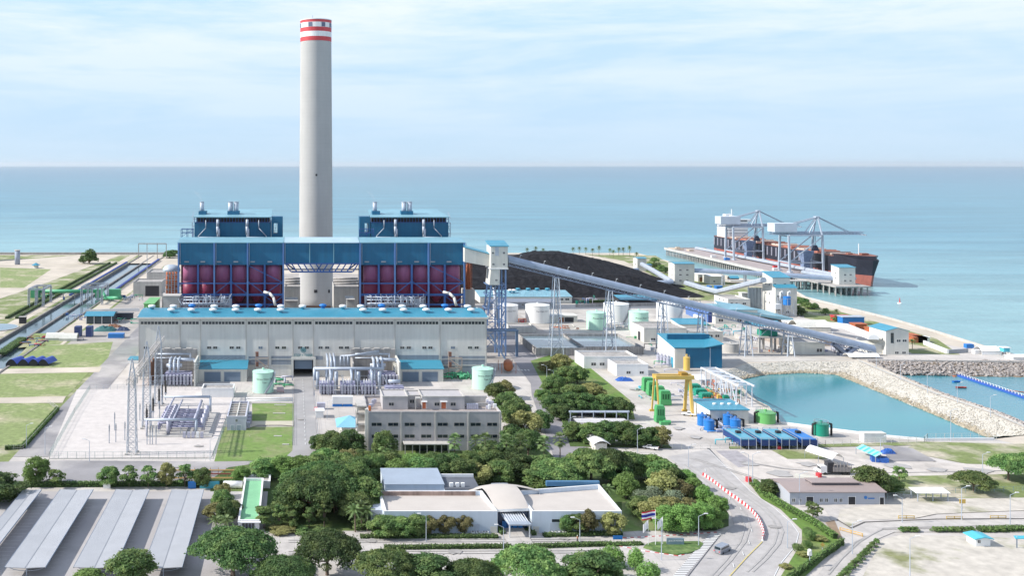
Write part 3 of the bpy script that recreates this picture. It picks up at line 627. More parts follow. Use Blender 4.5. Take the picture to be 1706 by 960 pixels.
# big grove left of the visitor centre
row(['rain','dark','rainb','dark','round'], [(520,862,14,11),(560,850,12,11),(590,838,10,10),(486,850,8,8),(610,858,9,9)], '%s tree of the dense grove left of the visitor centre', 'dense grove left of the visitor centre')
row('tall', [(440,882,5,5.5),(465,883,4,6),(488,886,3.4,5),(515,884,3.2,5.5),(540,880,4,7)], '%s slender tree from the left between the green roofed hut and the grove', 'slender trees beside the green roofed hut')
row(['coco'], [(592,888,None,7),(603,884,None,7.5),(612,886,None,6.5)], '%s feathery palm from the left at the corner of the visitor centre', 'palms at the visitor centre corner')
row(['round','olive','dark','olive','round'], [(370,850,5,5),(356,868,5,4.5),(378,876,4.5,6),(372,830,4,4),(390,862,4,4)], '%s shrubby tree in the strip between canopies and green roofed hut', 'shrubby trees by the car park edge')
row('coco', [(360,890,None,4.5),(376,893,None,5)], '%s small palm beside the car park exit', 'small palms by the car park exit')
# in front of the office
row(['dark','round','dark','olive','round','round'], [(534,752,6,5),(553,765,9,8),(583,762,9,8),(582,785,6,6.5),(640,770,7,9),(600,785,6,6)], '%s tree of the clump between entrance road and grey office', 'trees left of the grey office')
row(['round','rainb','lime','round','dark','round','olive','round','dark','round'], [(530,800,8,7),(625,800,8,7),(662,808,8,7),(700,806,9,7),(735,800,8,7),(768,808,8,7),(800,808,6,6),(835,806,8,6),(870,800,8,7),(905,802,8,7)], '%s tree from the left in the belt between office and visitor centre', 'tree belt behind the visitor centre')
row('fan', [(642,776,4.4,7.5),(757,783,4.6,10.5),(792,780,4.2,9.5),(808,785,4.8,11),(822,786,4,9),(843,784,4.6,10.5),(867,784,4.6,10.5),(906,778,4.6,9),(933,772,4.4,9)], '%s fan palm from the left in the line beside the grey office', 'fan palms beside the office')
row(['dark','round','olive','dark','rain','round','dark','dark'], [(838,700,8,9),(860,715,9,10),(874,735,9,10),(852,752,8,8),(880,768,9,9),(842,780,7,7),(900,720,7,7),(812,770,7,6)], '%s tall tree at the right end of the grey office', 'tall trees right of the grey office')
row(['round','olive','round'], [(826,668,7,6.5),(842,664,7,7),(850,676,6,5)], '%s tree beside the pale green tank behind the office', 'trees beside the pale green tank')
# centre right groves
row(['olive','round','olive','round','round','olive'], [(932,622,9,8.5),(945,640,9,7),(908,622,6,5),(925,655,7,7),(962,640,8,7),(985,665,10,6)], '%s tree from the top in the garden right of the service road', 'trees in the garden by the service road')
row(['dark','dark','dark','dark','dark','round'], [(925,692,8,7),(950,690,9,7.5),(975,692,9,7.5),(1005,694,9,7.5),(1032,697,8.5,7),(905,672,6,5)], '%s tree from the left in the dark row behind the long carport', 'dark trees behind the carport')
row(['round','round','dark','round','dark','dark','olive'], [(955,735,6,6),(985,740,7,6.5),(1010,742,8,7.5),(1040,742,8,7.5),(1062,744,7,6.5),(1085,745,6,6),(1102,746,5,7)], '%s tree from the left in the row in front of the long carport', 'trees in front of the carport')
row(['rainb','rainb','rain','round','lime','round','dark','round'], [(925,812,13,7),(985,806,13,9),(1015,805,12,9),(1050,800,9,7.5),(1085,800,8,7),(1105,812,8,7),(1122,820,6,6.5),(905,815,10,6)], '%s tree of the leafy grove behind the visitor centre right wing', 'grove behind the right wing')
row(['olive','lime','grey','grey','olive'], [(1108,835,8,8),(1043,832,6,7),(1082,848,8,6),(1115,856,9,6),(1140,862,6,5)], '%s flowering shrub tree in the garden right of the visitor centre', 'shrub trees in the visitor garden')
row('lime', [(1143,818,5,5.6),(1158,832,5,5.6),(1172,846,5,5.6),(1195,868,5.5,6),(1170,884,6,6.5),(1185,882,5.5,6),(1138,888,7,6.5),(1112,886,6.5,6)], '%s rounded bright tree from the top along the inner side of the curved road', 'bright trees along the curved road')
row(['olive','round','olive'], [(1095,872,7,6.5),(1068,862,6,5),(1120,868,6,6)], '%s olive green tree behind the flagpoles', 'trees behind the flagpoles')
plant('coco', 1012, 842, 'feathery palm beside the right wing of the visitor centre', ht=5.5)
# trees in front of visitor centre
row(['round','round','round','olive','olive','olive'], [(640,895,7,4.8),(668,895,6,4.6),(695,893,6,4.8),(716,892,4,4.6),(743,890,4.2,4.6),(774,890,3.6,4.6)], '%s small tree from the left against the front wall of the left wing', 'trees against the left wing')
row(['round','tall','olive','olive'], [(943,890,3.4,4.4),(963,892,4.2,5),(980,892,4.2,6.2),(1020,892,5.4,5.6)], '%s small tree from the left against the front wall of the right wing', 'trees against the right wing')
# right side
plant('round', 1452, 825, 'broad green tree at the right end of the long low shed', wd=8.2, ht=7.4)
plant('round', 1480, 822, 'smaller green tree leaning over the roof end of the long low shed', wd=7, ht=4.5)
plant('young', 1498, 805, 'slim light green tree standing alone in the pale yard', wd=3.6, ht=4.8)
plant('rainb', 1622, 820, 'broad low tree beside the open white canopy on the right', wd=9.5, ht=5.2)
row(['rainb'], [(1680,802,9.5,7),(1718,800,10,7)], '%s spreading tree at the right edge above the vacant lot', 'spreading trees at the right edge')
plant('young', 1354, 866, 'small dark tree in front of the long low shed', wd=4, ht=4.5)
plant('round', 1280, 826, 'small dense tree at the left end of the long low shed', wd=4.5, ht=4.2)
row('bush', [(1258,812),(1266,818),(1274,824)], '%s shrub from the top in the hedge near the long low shed', 'shrubs near the shed')
row('ballhedge', [(1346,915,2.2,1.8),(1350,902,2.4,2.4),(1330,922,2.4,2.0),(1345,890,2.2,1.5)], '%s clipped ball shrub on the strip beside the curved road', 'clipped shrubs on the road strip')
row('olive', [(1366,902,3,1.2),(1338,928,2.6,1.1),(1308,948,2.4,1)], '%s flower bush on the strip beside the curved road', 'flower bushes on the road strip', cat='shrub', name='flower_bush')
for i in range(19):
    xs = [1503,1509,1515,1521,1527,1556,1562,1568,1575,1582,1589,1596,1604,1612,1619,1640,1650,1660,1670]
    plant('bush', xs[i], 887+.0*i, '%s round shrub from the left in the line beside the right hand lane' % ordn(i), 'shrubs beside the right hand lane', wd=1.9, ht=1.3)
for i in range(13):
    plant('bush', 1460-5.2*i, 908+5.2*i, '%s shrub from the top in the hedge left of the vacant lot' % ordn(i), 'shrubs left of the vacant lot', wd=2.0, ht=1.4)
# far
row('coco', [(878,426,None,8),(893,424,None,8),(905,425,None,7),(955,425,None,8),(965,424,None,8),(976,425,None,8),(987,427,None,8),(998,426,None,10),(1016,427,None,8),(1031,427,None,9),(1038,427,None,9),(1049,428,None,11),(1022,430,None,8),(1061,434,None,8)], '%s palm from the left on the shore behind the coal heap', 'palms on the shore')
row('far', [(148,440,15,13),(140,439,9,7),(360-70,427,14,6),(283,430,12,7)], '%s dark bush beside the canal head near the sea', 'bushes near the canal head')
row(['farlime','far'], [(1085,445,10,4),(1093,448,10,5),(1101,452,9,5),(1109,455,8,5),(1090,438,8,5),(1125,462,6,4)], '%s shore shrub between the two small conveyor houses', 'shore shrubs left of the jetty')
row(['farlime','far'], [(1330,505,7,4),(1338,510,8,5),(1347,515,8,4),(1356,516,6,4),(1330,520,6,4),(1336,527,6,4),(1375,525,5,4),(1395,536,5,3.5),(1415,540,5,3)], '%s shrub behind the tall conveyor tower by the seawall', 'shrubs behind the tall tower')
row('coco', [(1393,532,None,6),(1520,582,None,5)], '%s palm beside the seawall road', 'palms beside the seawall road')
# hedges
def hedge(pts, w, h, label, leaf='hedge', dens=14):
    t = thing('hedge', label, 'hedge', Vector((*pts[0],0))); b = MB(); qs = []
    for p, q in zip(pts[:-1], pts[1:]):
        p, q = Vector((*p,0)), Vector((*q,0)); L_ = (q-p).length; a = math.atan2((q-p).y, (q-p).x); b.cbox((p+q)/2, L_, w*.8, h*.88, a)
        n = int(L_*(w+2*h)*dens); u = RNG.rand(n)*L_; side = RNG.rand(n)*(w+2*h); yy = np.where(side < h, -w/2, np.where(side < h+w, side-h-w/2, w/2)); zz = np.where(side < h, side, np.where(side < h+w, h, side-h-w))
        loc = np.stack([u, yy+RNG.normal(size=n)*.07, zz+RNG.normal(size=n)*.08], 1); ca, sa = math.cos(a), math.sin(a)
        W_ = np.stack([p.x+loc[:,0]*ca-loc[:,1]*sa, p.y+loc[:,0]*sa+loc[:,1]*ca, loc[:,2]], 1)-np.array(ORG[t.name])
        u1 = RNG.normal(size=(n,3)); u1 /= np.linalg.norm(u1,axis=1)[:,None]; v1 = np.cross(u1, RNG.normal(size=(n,3))); v1 /= np.linalg.norm(v1,axis=1)[:,None]; s = RNG.uniform(.12,.26,n)[:,None]
        qs.append(np.stack([W_-u1*s, W_-v1*s*.7, W_+u1*s, W_+v1*s*.7], 1).reshape(-1,3))
    b.build('twigs', core, t); leaves_obj('foliage', np.concatenate(qs), LEAF[leaf], t); return t
hedge(px([(640,916),(852,914)]), 1.6, 1.0, 'long clipped hedge in the road median left of the entrance walk')
hedge(px([(886,914),(1020,910)]), 1.6, 1.0, 'clipped hedge in the road median right of the entrance walk')
hedge(px([(1020,910),(1070,908)]), 2.2, .6, 'low flat hedge joining the median hedge and the sign island')
hedge(px([(600,897),(830,897)]), 2.0, .8, 'low hedge under the small trees of the left wing')
hedge(px([(905,895),(1036,892)]), 2.0, .9, 'low hedge under the small trees of the right wing')
hedge(px([(838,893),(832,884)]), 1.2, 1.0, 'short hedge left of the entrance steps'); hedge(px([(890,894),(882,884)]), 1.2, 1.0, 'short hedge right of the entrance steps')
hedge(px([(-20,812),(165,811),(350,810),(395,808)]), 1.8, 1.5, 'long dark hedge between front road and parking canopies')
hedge(px([(38,748),(96,684)]), 1.6, 1.4, 'hedge along the left meadow beside the side road')
hedge(px([(8,750),(38,748)]), 1.4, 1.4, 'short hedge at the lower corner of the left meadow')
hedge(px([(1262,820),(1310,850),(1350,872),(1392,900)]), 1.4, 1.7, 'bright hedge on the far side of the strip by the curved road', 'lime')
hedge(px([(1404,908),(1360,938),(1312,972)]), .9, 1.7, 'wire backed hedge on the near side of the strip by the curved road')
hedge(px([(915,672),(932,690),(952,722),(978,742)]), 1.8, .7, 'low hedge on the bend of the service road')
hedge(px([(1630,886),(1740,884)]), 2.4, 1.1, 'continuous hedge beside the right hand lane at the frame edge')
hedge(px([(1,592),(38,566)]), 5, 1.6, 'dark hedge beside the canal on the left', dens=5)
for x0, x1 in ((-179.5,-177.5),(-186,-183.5)):
    hedge([(x0, 640),(x0, 1000)], 2.0, 1.6, 'long straight hedge beside the canal road, %s one' % ('nearer the canal' if x0 > -180 else 'farther from the canal'), dens=3)
# sign island
b = MB(); isl = px([(1072,915),(1078,909),(1090,906),(1165,905),(1172,909),(1165,918),(1150,924),(1128,927),(1100,923)]); b.prism(isl, .06, .45); tag(b.build('ground_cover', LEAF['hedge']), kind='stuff')

# thin sea air: softens the horizon, leaves near things clear
hm_ = bpy.data.materials.new('sea air'); hm_.use_nodes = True; q = hm_.node_tree; q.nodes.clear(); a = q.nodes.new('ShaderNodeOutputMaterial'); c = q.nodes.new('ShaderNodeVolumePrincipled')
c.inputs['Density'].default_value = 1.2e-5; c.inputs['Color'].default_value = (1,1,1,1); c.inputs['Anisotropy'].default_value = .3; q.links.new(c.outputs[0], a.inputs['Volume'])
b = MB(); b.box(-41000,41000,-200,61000,-12,210); tag(b.build('haze', hm_), kind='stuff')
# ================================================================ buildings
def win(parent, x, y, z, w, h, fm=None, gm=None, side='front', n=2, name='window'):
    """window centred at x, z on a wall facing the camera (y = wall plane) or facing left (x = wall plane)"""
    fm = fm or white; gm = gm or glass; g = MB(); f = MB()
    if side == 'front':
        g.box(x-w/2, x+w/2, y-.04, y+.05, z-h/2, z+h/2); t = max(.08, min(w,h)*.09)
        for a in range(n+1):
            xx = x-w/2+w*a/n; f.box(xx-t/2, xx+t/2, y-.09, y-.045, z-h/2-t, z+h/2+t)
        f.box(x-w/2-t, x+w/2+t, y-.11, y-.092, z-h/2-t, z-h/2); f.box(x-w/2-t, x+w/2+t, y-.11, y-.092, z+h/2, z+h/2+t)
    else:
        g.box(x-.04, x+.05, y-w/2, y+w/2, z-h/2, z+h/2); t = max(.08, min(w,h)*.09)
        for a in range(n+1):
            yy = y-w/2+w*a/n; f.box(x-.09, x-.045, yy-t/2, yy+t/2, z-h/2-t, z+h/2+t)
        f.box(x-.11, x-.092, y-w/2-t, y+w/2+t, z-h/2-t, z-h/2); f.box(x-.11, x-.092, y-w/2-t, y+w/2+t, z+h/2, z+h/2+t)
    o = g.build(name, gm, parent); f.build('frame', fm, o); return o
def door(parent, x, y, z0, w, h, m, side='front', name='door', trim=None):
    b = MB()
    if side == 'front': b.box(x-w/2, x+w/2, y-.06, y+.05, z0, z0+h)
    else: b.box(x-.06, x+.05, y-w/2, y+w/2, z0, z0+h)
    o = b.build(name, m, parent); f = MB(); t = .12; tm = trim or white
    if side == 'front':
        f.box(x-w/2-t, x-w/2, y-.1, y+.04, z0, z0+h+t); f.box(x+w/2, x+w/2+t, y-.1, y+.04, z0, z0+h+t); f.box(x-w/2, x+w/2, y-.1, y+.04, z0+h, z0+h+t)
    else:
        f.box(x-.1, x+.04, y-w/2-t, y-w/2, z0, z0+h+t); f.box(x-.1, x+.04, y+w/2, y+w/2+t, z0, z0+h+t); f.box(x-.1, x+.04, y-w/2, y+w/2, z0+h, z0+h+t)
    f.build('door_frame', tm, o); return o
class B_: pass
def bldg(name, label, xl, xr, yb, yt, dep, wm, roof='parapet', rm=None, cat='building', wins=(), swins=(), doors=(), sdoors=(), group=None, z0=0, rise=1.0, trim=None, over=.4, yd=None):
    """box building: front wall foot at row yb between xl and xr, wall top at row yt, dep metres deep. wins: (x, row, w, h) photo px / metres"""
    D = yd or DZ(yb, z0); x0, x1 = XA(xl, D), XA(xr, D); h = ZA(yt, D)-z0; rm = rm or tanroof
    t = thing(name, label, cat, ((x0+x1)/2, D+dep/2, z0), group); Z = z0+h; b = MB()
    if roof == 'parapet':
        p = .35; b.box(x0, x1, D, D+p, z0, Z); b.box(x0, x1, D+dep-p, D+dep, z0, Z); b.box(x0, x0+p, D+p, D+dep-p, z0, Z); b.box(x1-p, x1, D+p, D+dep-p, z0, Z)
        c = MB(); ii = .08
        c.box(x0-ii, x1+ii, D-ii, D+p+ii, Z, Z+.18); c.box(x0-ii, x1+ii, D+dep-p-ii, D+dep+ii, Z, Z+.18); c.box(x0-ii, x0+p+ii, D+p+ii, D+dep-p-ii, Z, Z+.18); c.box(x1-p-ii, x1+ii, D+p+ii, D+dep-p-ii, Z, Z+.18)
        b.build('wall', wm, t); r = MB(); r.box(x0+p, x1-p, D+p, D+dep-p, Z-.9, Z-.6); ro = r.build('roof', rm, t); c.build('coping', trim or wm, ro)
    else:
        b.box(x0, x1, D, D+dep, z0, Z); r = MB(); o = over
        if roof == 'gable':                              # ridge runs left to right
            ym = D+dep/2
            r.add([(x0-o,D-o,Z+.02),(x1+o,D-o,Z+.02),(x1+o,ym,Z+rise),(x0-o,ym,Z+rise),(x0-o,D+dep+o,Z+.02),(x1+o,D+dep+o,Z+.02),
                   (x0-o,D-o,Z+.24),(x1+o,D-o,Z+.24),(x1+o,ym,Z+rise+.22),(x0-o,ym,Z+rise+.22),(x0-o,D+dep+o,Z+.24),(x1+o,D+dep+o,Z+.24)],
                  [(0,1,2,3),(3,2,5,4),(6,9,8,7),(9,10,11,8),(0,6,7,1),(5,11,10,4),(0,3,9,6),(3,4,10,9),(1,7,8,2),(2,8,11,5)])
            b.add([(x0,D,Z),(x0,ym,Z+rise),(x0,D+dep,Z),(x1,D,Z),(x1,ym,Z+rise),(x1,D+dep,Z)], [(0,1,2),(3,5,4)])
        elif roof == 'gabley':                           # ridge runs away from the camera
            xm = (x0+x1)/2
            r.add([(x0-o,D-o,Z+.02),(xm,D-o,Z+rise),(x1+o,D-o,Z+.02),(x0-o,D+dep+o,Z+.02),(xm,D+dep+o,Z+rise),(x1+o,D+dep+o,Z+.02),
                   (x0-o,D-o,Z+.24),(xm,D-o,Z+rise+.22),(x1+o,D-o,Z+.24),(x0-o,D+dep+o,Z+.24),(xm,D+dep+o,Z+rise+.22),(x1+o,D+dep+o,Z+.24)],
                  [(0,3,4,1),(1,4,5,2),(6,7,10,9),(7,8,11,10),(0,1,7,6),(1,2,8,7),(3,9,10,4),(4,10,11,5),(0,6,9,3),(2,5,11,8)])
            b.add([(x0,D,Z),(xm,D,Z+rise),(x1,D,Z),(x0,D+dep,Z),(xm,D+dep,Z+rise),(x1,D+dep,Z)], [(0,2,1),(3,4,5)])
        elif roof == 'shed':                             # rises towards the back
            r.add([(x0-o,D-o,Z+.02),(x1+o,D-o,Z+.02),(x1+o,D+dep+o,Z+rise),(x0-o,D+dep+o,Z+rise),(x0-o,D-o,Z+.3),(x1+o,D-o,Z+.3),(x1+o,D+dep+o,Z+rise+.28),(x0-o,D+dep+o,Z+rise+.28)],
                  [(3,2,1,0),(4,5,6,7),(0,1,5,4),(1,2,6,5),(2,3,7,6),(3,0,4,7)])
            b.add([(x0,D,Z),(x0,D+dep,Z+rise-.05),(x0,D+dep,Z),(x1,D,Z),(x1,D+dep,Z+rise-.05),(x1,D+dep,Z)], [(0,1,2),(3,5,4)])
        else: r.box(x0-o, x1+o, D-o, D+dep+o, Z+.003, Z+.35)
        b.build('wall', wm, t); r.build('roof', rm, t)
    for wx, wy, ww, wh in wins: win(t, XA(wx, D), D, ZA(wy, D), ww, wh)
    for fy, z, ww, wh in swins: win(t, x0, D+dep*fy, z0+z, ww, wh, side='left')
    for q in doors: door(t, XA(q[0], D), D, z0+.02, q[1], q[2], q[3])
    for q in sdoors: door(t, x0, D+dep*q[0], z0+.02, q[1], q[2], q[3], side='left')
    t['_'] = 0; del t['_']
    r = B_(); r.o, r.x0, r.x1, r.y0, r.y1, r.z0, r.z1 = t, x0, x1, D, D+dep, z0, Z; return r

# ---- turbine hall
T0, T1, TH = XA(231,466), XA(811,466), 28.0; TY0, TY1 = 466.0, 495.0
hall = thing('turbine_hall', 'huge long pale turbine hall with a blue curved roof and louvre strip', 'power hall', ((T0+T1)/2, 480, 0))
gx0, gx1 = XA(489,466), XA(522,466)
b = MB(); b.box(T0, gx0, TY0, TY1, 0, TH); b.box(gx1, T1, TY0, TY1, 0, TH); b.box(gx0, gx1, TY0, TY1, 8.2, TH); b.box(gx0, gx1, TY0+9, TY1, 0, 8.2); b.build('wall', hallw, hall)
r = MB(); r.vault(T0-.5, T1+.5, TY0-.6, TY1+.6, TH+.05, 1.7, 14, 'x', .35); ro = r.build('roof', teal, hall)
g = MB(); g.box(T0-.6, T1+.6, TY0-.95, TY0-.61, TH-.7, TH+.1); g.box(T0-.9, T0-.55, TY0-.6, TY1+.6, TH-.6, TH+.5); g.box(T1+.55, T1+.9, TY0-.6, TY1+.6, TH-.6, TH+.5); g.build('gutter', cream, ro)
colpx = [231.5, 300, 334, 410, 447, 488, 522, 590, 658, 733, 810]
for q in colpx:
    x = XA(q, 466); c = MB(); c.box(x-.16, x+.16, TY0-.22, TY0-.003, 0, TH-.75); c.build('pilaster', concw, hall)
b = MB(); b.box(T0+.4, T1-.4, TY0-.2, TY0-.002, 26.7, 26.95); b.build('cladding_rail', cream, hall)
for a, c_ in zip(colpx[:-1], colpx[1:]):
    x0, x1 = XA(a+2.5, 466), XA(c_-2.5, 466); o = MB(); o.box(x0, x1, TY0-.06, TY0+.02, 24.7, 26.0); o = o.build('louvre_window', glass, hall)
    f = MB(); n = max(3, int((x1-x0)/1.5))
    for k in range(n+1): xx = x0+(x1-x0)*k/n; f.box(xx-.14, xx+.14, TY0-.12, TY0-.07, 24.7, 26.0)
    f.box(x0, x1, TY0-.14, TY0-.1, 24.5, 24.72)
    f.build('window_frame', cream, o)
for q in [243,348.5,358.5,386,397,428 if 0 else 434,462,473,500,511,534,545,568,578,670,681,707,717,754.5,783,794]:
    x = XA(q, 466); win(hall, x, TY0, 13.7, 2.0, 1.1, cream, glass if q not in (434,754.5) else shutter)
for a, c_, z0, z1 in [(335,409,8.2,12.0-1.8),(414,446,5.6,9.6),(452,487,5.4,9.8),(524,538,8,9.8),(551,588,4,9.8),(660,731,8.2,10.2),(736,758,4,9.8),(764,808,.3,9.8)]:
    b = MB(); b.box(XA(a,466), XA(c_,466), TY0-.07, TY0+.01, z0, z1); b.build('lower_cladding', M('blue grey cladding', (.24,.28,.33), .6, var=.08, streak=.1, wave=('X', 3, .04)), hall)
for a, c_ in [(736,808),(414,487)]:
    b = MB(); b.box(XA(a,466), XA(c_,466), TY0-.16, TY0-.08, 5.2, 5.6); b.box(XA(a,466), XA(c_,466), TY0-.16, TY0-.08, 8.1, 8.4); b.build('girt', cream, hall)
# gateway
b = MB(); b.box(gx0+.5, gx1-.5, TY0+.6, TY0+.9, 3.6, 8.2); b.build('roller_door', shutter, hall)
b = MB(); b.box(gx0+.02, gx1-.02, TY0+8.9, TY0+9-.01, 0, 8.1); b.build('gateway_back', dark, hall)
b = MB(); b.box(gx0-1.1, gx0, TY0-1.2, TY0-.3, 0, 9.3); b.box(gx1, gx1+1.1, TY0-1.2, TY0-.3, 0, 9.3); b.box(gx0, gx1, TY0-1.2, TY0-.3, 8.2, 9.3); b.build('portal_frame', cream, hall)
tealink = M('teal lettering paint', (.01,.22,.26), .6, var=0)
letter(hall, 'STOP + THINK', 1.75, XA(505.5,466), TY0-.34, 9.6, tealink, .78)
lg = MB(); cx, cz = XA(505.5,466), 12.6
for k in range(20):
    a, c_ = 2*math.pi*k/20, 2*math.pi*(k+1)/20; lg.beam((cx+1.15*math.cos(a), TY0-.1, cz+1.15*math.sin(a)), (cx+1.15*math.cos(c_), TY0-.1, cz+1.15*math.sin(c_)), .22)
lg.beam((cx-.8,TY0-.1,cz), (cx+.8,TY0-.1,cz), .3); lg.beam((cx-.5,TY0-.1,cz+.5), (cx+.5,TY0-.1,cz+.5), .2); lg.beam((cx-.5,TY0-.1,cz-.5), (cx+.5,TY0-.1,cz-.5), .2); lg.build('round_emblem', tealink, hall)
# roof vents: cowl on a blue base
def vent(x, y, z, label, m, group):
    t = thing('roof_vent', label, 'roof vent', (x,y,z), group); a = MB(); a.cyl((x,y,z), .95, 1.0, 14); a.build('base', teal if m is white else m, t)
    c = MB(); c.lathe((x,y,z+1.0), [(1.1,0),(1.75,.25),(1.85,.75),(1.5,1.15),(.5,1.4)], 16); c.build('cowl', m, t, True); return t
def roof_z(y): return TH+.05+1.7*math.sin(math.pi*(y-TY0+.6)/(TY1-TY0+1.2))
def at_roof(p, row):                                    # where a photo row meets the curved roof
    best = min(((abs((CH-roof_z(y))*F/y+HY-row), y) for y in np.arange(TY0, TY0+15.5, .3)), key=lambda q: q[0])[1]; return best
fr = [253,285.5,319,356,392.5,429.5,467,576+28,637,673,710,748,785]
fr = [285.5,319,355,392.5,429.5,467.5,605,637.5,672.5,710,747,785]; bk = [253,289,357,393,468,504,571,601,670,705,779]; bl = [320,431,538,636,741]
for i, q in enumerate(fr): y = TY0+7; vent(XA(q, y), y, roof_z(y)-.25, '%s vent from the left in the front row on the hall roof' % ordn(i), white, 'white roof vents of the turbine hall')
for i, q in enumerate(bk): y = TY0+15; vent(XA(q, y), y, roof_z(y)-.25, '%s white vent from the left in the back row on the hall roof' % ordn(i), white, 'white roof vents of the turbine hall')
for i, q in enumerate(bl): y = TY0+19; vent(XA(q, y), y, roof_z(y)-.25, '%s blue vent from the left on the hall roof' % ordn(i), btank, 'blue roof vents of the turbine hall')
# garages in front of the hall
for i, (xl, xr, ds) in enumerate([(331,411,((341,367),(374,400))),(661,738.5,((671,697),(704,729)))]):
    g = bldg('garage', '%s garage with a blue lean to roof and two roller doors against the hall' % ('left', 'right')[i], xl, xr, 636.5, 615.5, 11.5, cream, 'shed', teal, 'garage', group='garages of the turbine hall', rise=2.0)
    for a, c_ in ds:
        D = g.y0; x0, x1 = XA(a, D), XA(c_, D); o = MB(); o.box(x0, x1, D-.05, D+.02, .05, 4.4); o = o.build('roller_door', shutter, g.o); f = MB(); f.box(x0-.3, x0, D-.12, D-.003, 0, 4.7); f.box(x1, x1+.3, D-.12, D-.003, 0, 4.7); f.box(x0, x1, D-.12, D-.003, 4.4, 4.7); f.build('door_frame', greyw, o)
    b = MB(); b.box(g.x0-.7, g.x0-.01, g.y0-3.5, g.y1, 0, 7.2) if i == 0 else b.box(g.x0-1.2, g.x0-.3, g.y0-4, g.y1, 0, 7.6); b.build('fire_wall', cream, g.o)
# transformer bays
for i, (xl, xr) in enumerate([(232,331),(584,660)]):
    t = thing('transformer_bay', '%s transformer bay of stained concrete blast walls against the hall' % ('left', 'right')[i], 'transformer bay', (XA((xl+xr)/2,458), 458, 0), 'transformer bays')
    x0, x1 = XA(xl+18 if i == 0 else xl,462), XA(xr-2,462)
    b = MB(); b.box(x0, x1, 461.5, 462.5, 0, 15.0-1.2); b.build('back_wall', dirtyc, t)
    b = MB(); b.box(x1+.003, x1+.7, 445, 462.5, 0, 11); b.build('side_wall', cream, t); b = MB(); b.box(x0+(1.5 if i == 0 else 0), x0+(2.2 if i == 0 else .7), 447, 461.4, 0, 10); b.build('side_wall', brown if i == 0 else dirtyc, t)
    for k in range(4): xx = x0+3+(x1-x0-6)*k/3.2; b = MB(); b.box(xx-1.3, xx+1.3, 461.3, 462.7, 13.81, 14.4); b.build('wall_cap', concw, t)
    # the transformer with its oil tank, radiators and bus ducts
    tx = (x0+x1)/2+3; u = thing('transformer', '%s large transformer with white bus ducts in its concrete bay' % ('left', 'right')[i], 'transformer', (tx,452,0), 'main transformers')
    b = MB(); b.box(tx-5.5, tx+6.5, 448.5, 455, .4, 5.2); b.build('tank', violet, u)
    for k in range(9): b = MB(); b.box(tx-6.4+k*1.6, tx-5.6+k*1.6, 446.2, 448.4, .6, 4.8); b.build('radiator', pipec, u)
    b = MB(); b.tube((tx-5,452,8.2),(tx+2,452,8.2),.9,12); b.build('oil_conservator', lsteel, u, True)
    for k in range(3):
        b = MB(); xx = tx-3.4+k*1.9; b.path([(xx,450.5,5.2),(xx,451,9.4),(xx,452.5,10.6),(xx,458.5,10.6)], .62, 10); b.build('bus_duct', lsteel, u, True)
    b = MB(); b.path([(tx-1,455,10.2),(tx+7,455,10.2),(tx+8.5,455,8)], .75, 10); b.build('bus_duct', lsteel, u, True)
    b = MB(); b.path([(x0+2,459,12),(x1-3,459,12),(x1-3,459,9)], .5, 8); b.path([(x0+2,460,10),(x1-2.4,460,10)], .35, 8); b.build('pipe', steel, u, True)
    b = MB()
    for k in range(8): xx = x0+3+(x1-x0-4)*k/7; b.beam((xx,445.6,0),(xx,445.6,4.8),.18)
    for z in (2.4,4.8): b.beam((x0+3,445.6,z),(x1-1,445.6,z),.15)
    b.build('guard_frame', steel, u)
# extra isolated phase gear between road and right bay
u = thing('switchgear_bank', 'dense bank of grey pipes, ducts and transformers right of the entrance road', 'switchgear', (XA(555,440), 436, 0))
for k, q in enumerate([529,544,553,560,586,592,597,618,624,632]):
    x = XA(q, 440); b = MB(); b.tube((x,440,0),(x,440,9.6 if k % 3 else 8),.55 if k % 3 else .9,10); b.build('riser_pipe', lsteel, u, True)
for k in range(3):
    x = XA(545,455)+k*1.6; b = MB(); b.path([(x,448,4),(x,448,11-k*.2),(x,462,11.6)], .5, 8); b.build('riser_pipe', lsteel, u, True)
    x = XA(566,455)+k*1.6; b = MB(); b.path([(x,446,9),(x,446,13.4),(x+.2,446,13.6),(XA(632,450),452,13.6+k*.6)], .42, 8); b.build('riser_pipe', steel, u, True)
b = MB(); b.path([(XA(524,440),440,4),(XA(524,440),440,9.2),(XA(640,440),440,9.2)], .7, 10); b.path([(XA(528,441),443,8.2),(XA(640,441),443,8.2)], .45, 8); b.build('header_pipe', lsteel, u, True)
for k, q in enumerate([545,580,614]):
    x = XA(q, 433); b = MB(); b.box(x-3.4, x+3, 431, 437, .3, 4.6); b.build('transformer_tank', violet, u)
    for j in range(5): b = MB(); b.box(x-3.3+j*1.4, x-2.6+j*1.4, 429.2, 430.9, .4, 4.0); b.build('radiator', pipec, u)
    b = MB(); b.path([(x+1.5,432,4.6),(x+1.5,432,8),(x+1.5,439,8.8)], .5, 8); b.build('bus_duct', lsteel, u, True)
    for j in range(3): b = MB(); b.lathe((x-2+j*1.1,432,4.6), [(.16,0),(.3,.3),(.16,.5),(.3,.8),(.16,1),(.28,1.3),(.1,1.8)], 8); b.build('bushing', white, u)
b = MB()
for k in range(11):
    x = XA(523+12*k, 430); b.beam((x,428,0),(x,428,9-(k%2)*3),.28); 
    if k % 2 == 0: b.beam((x,428,5.5),(x,444,5.5),.2)
b.beam((XA(523,430),428,4.2),(XA(643,430),428,4.2),.22); b.beam((XA(523,430),428,2.2),(XA(643,430),428,2.2),.15); b.build('frame', steel, u)
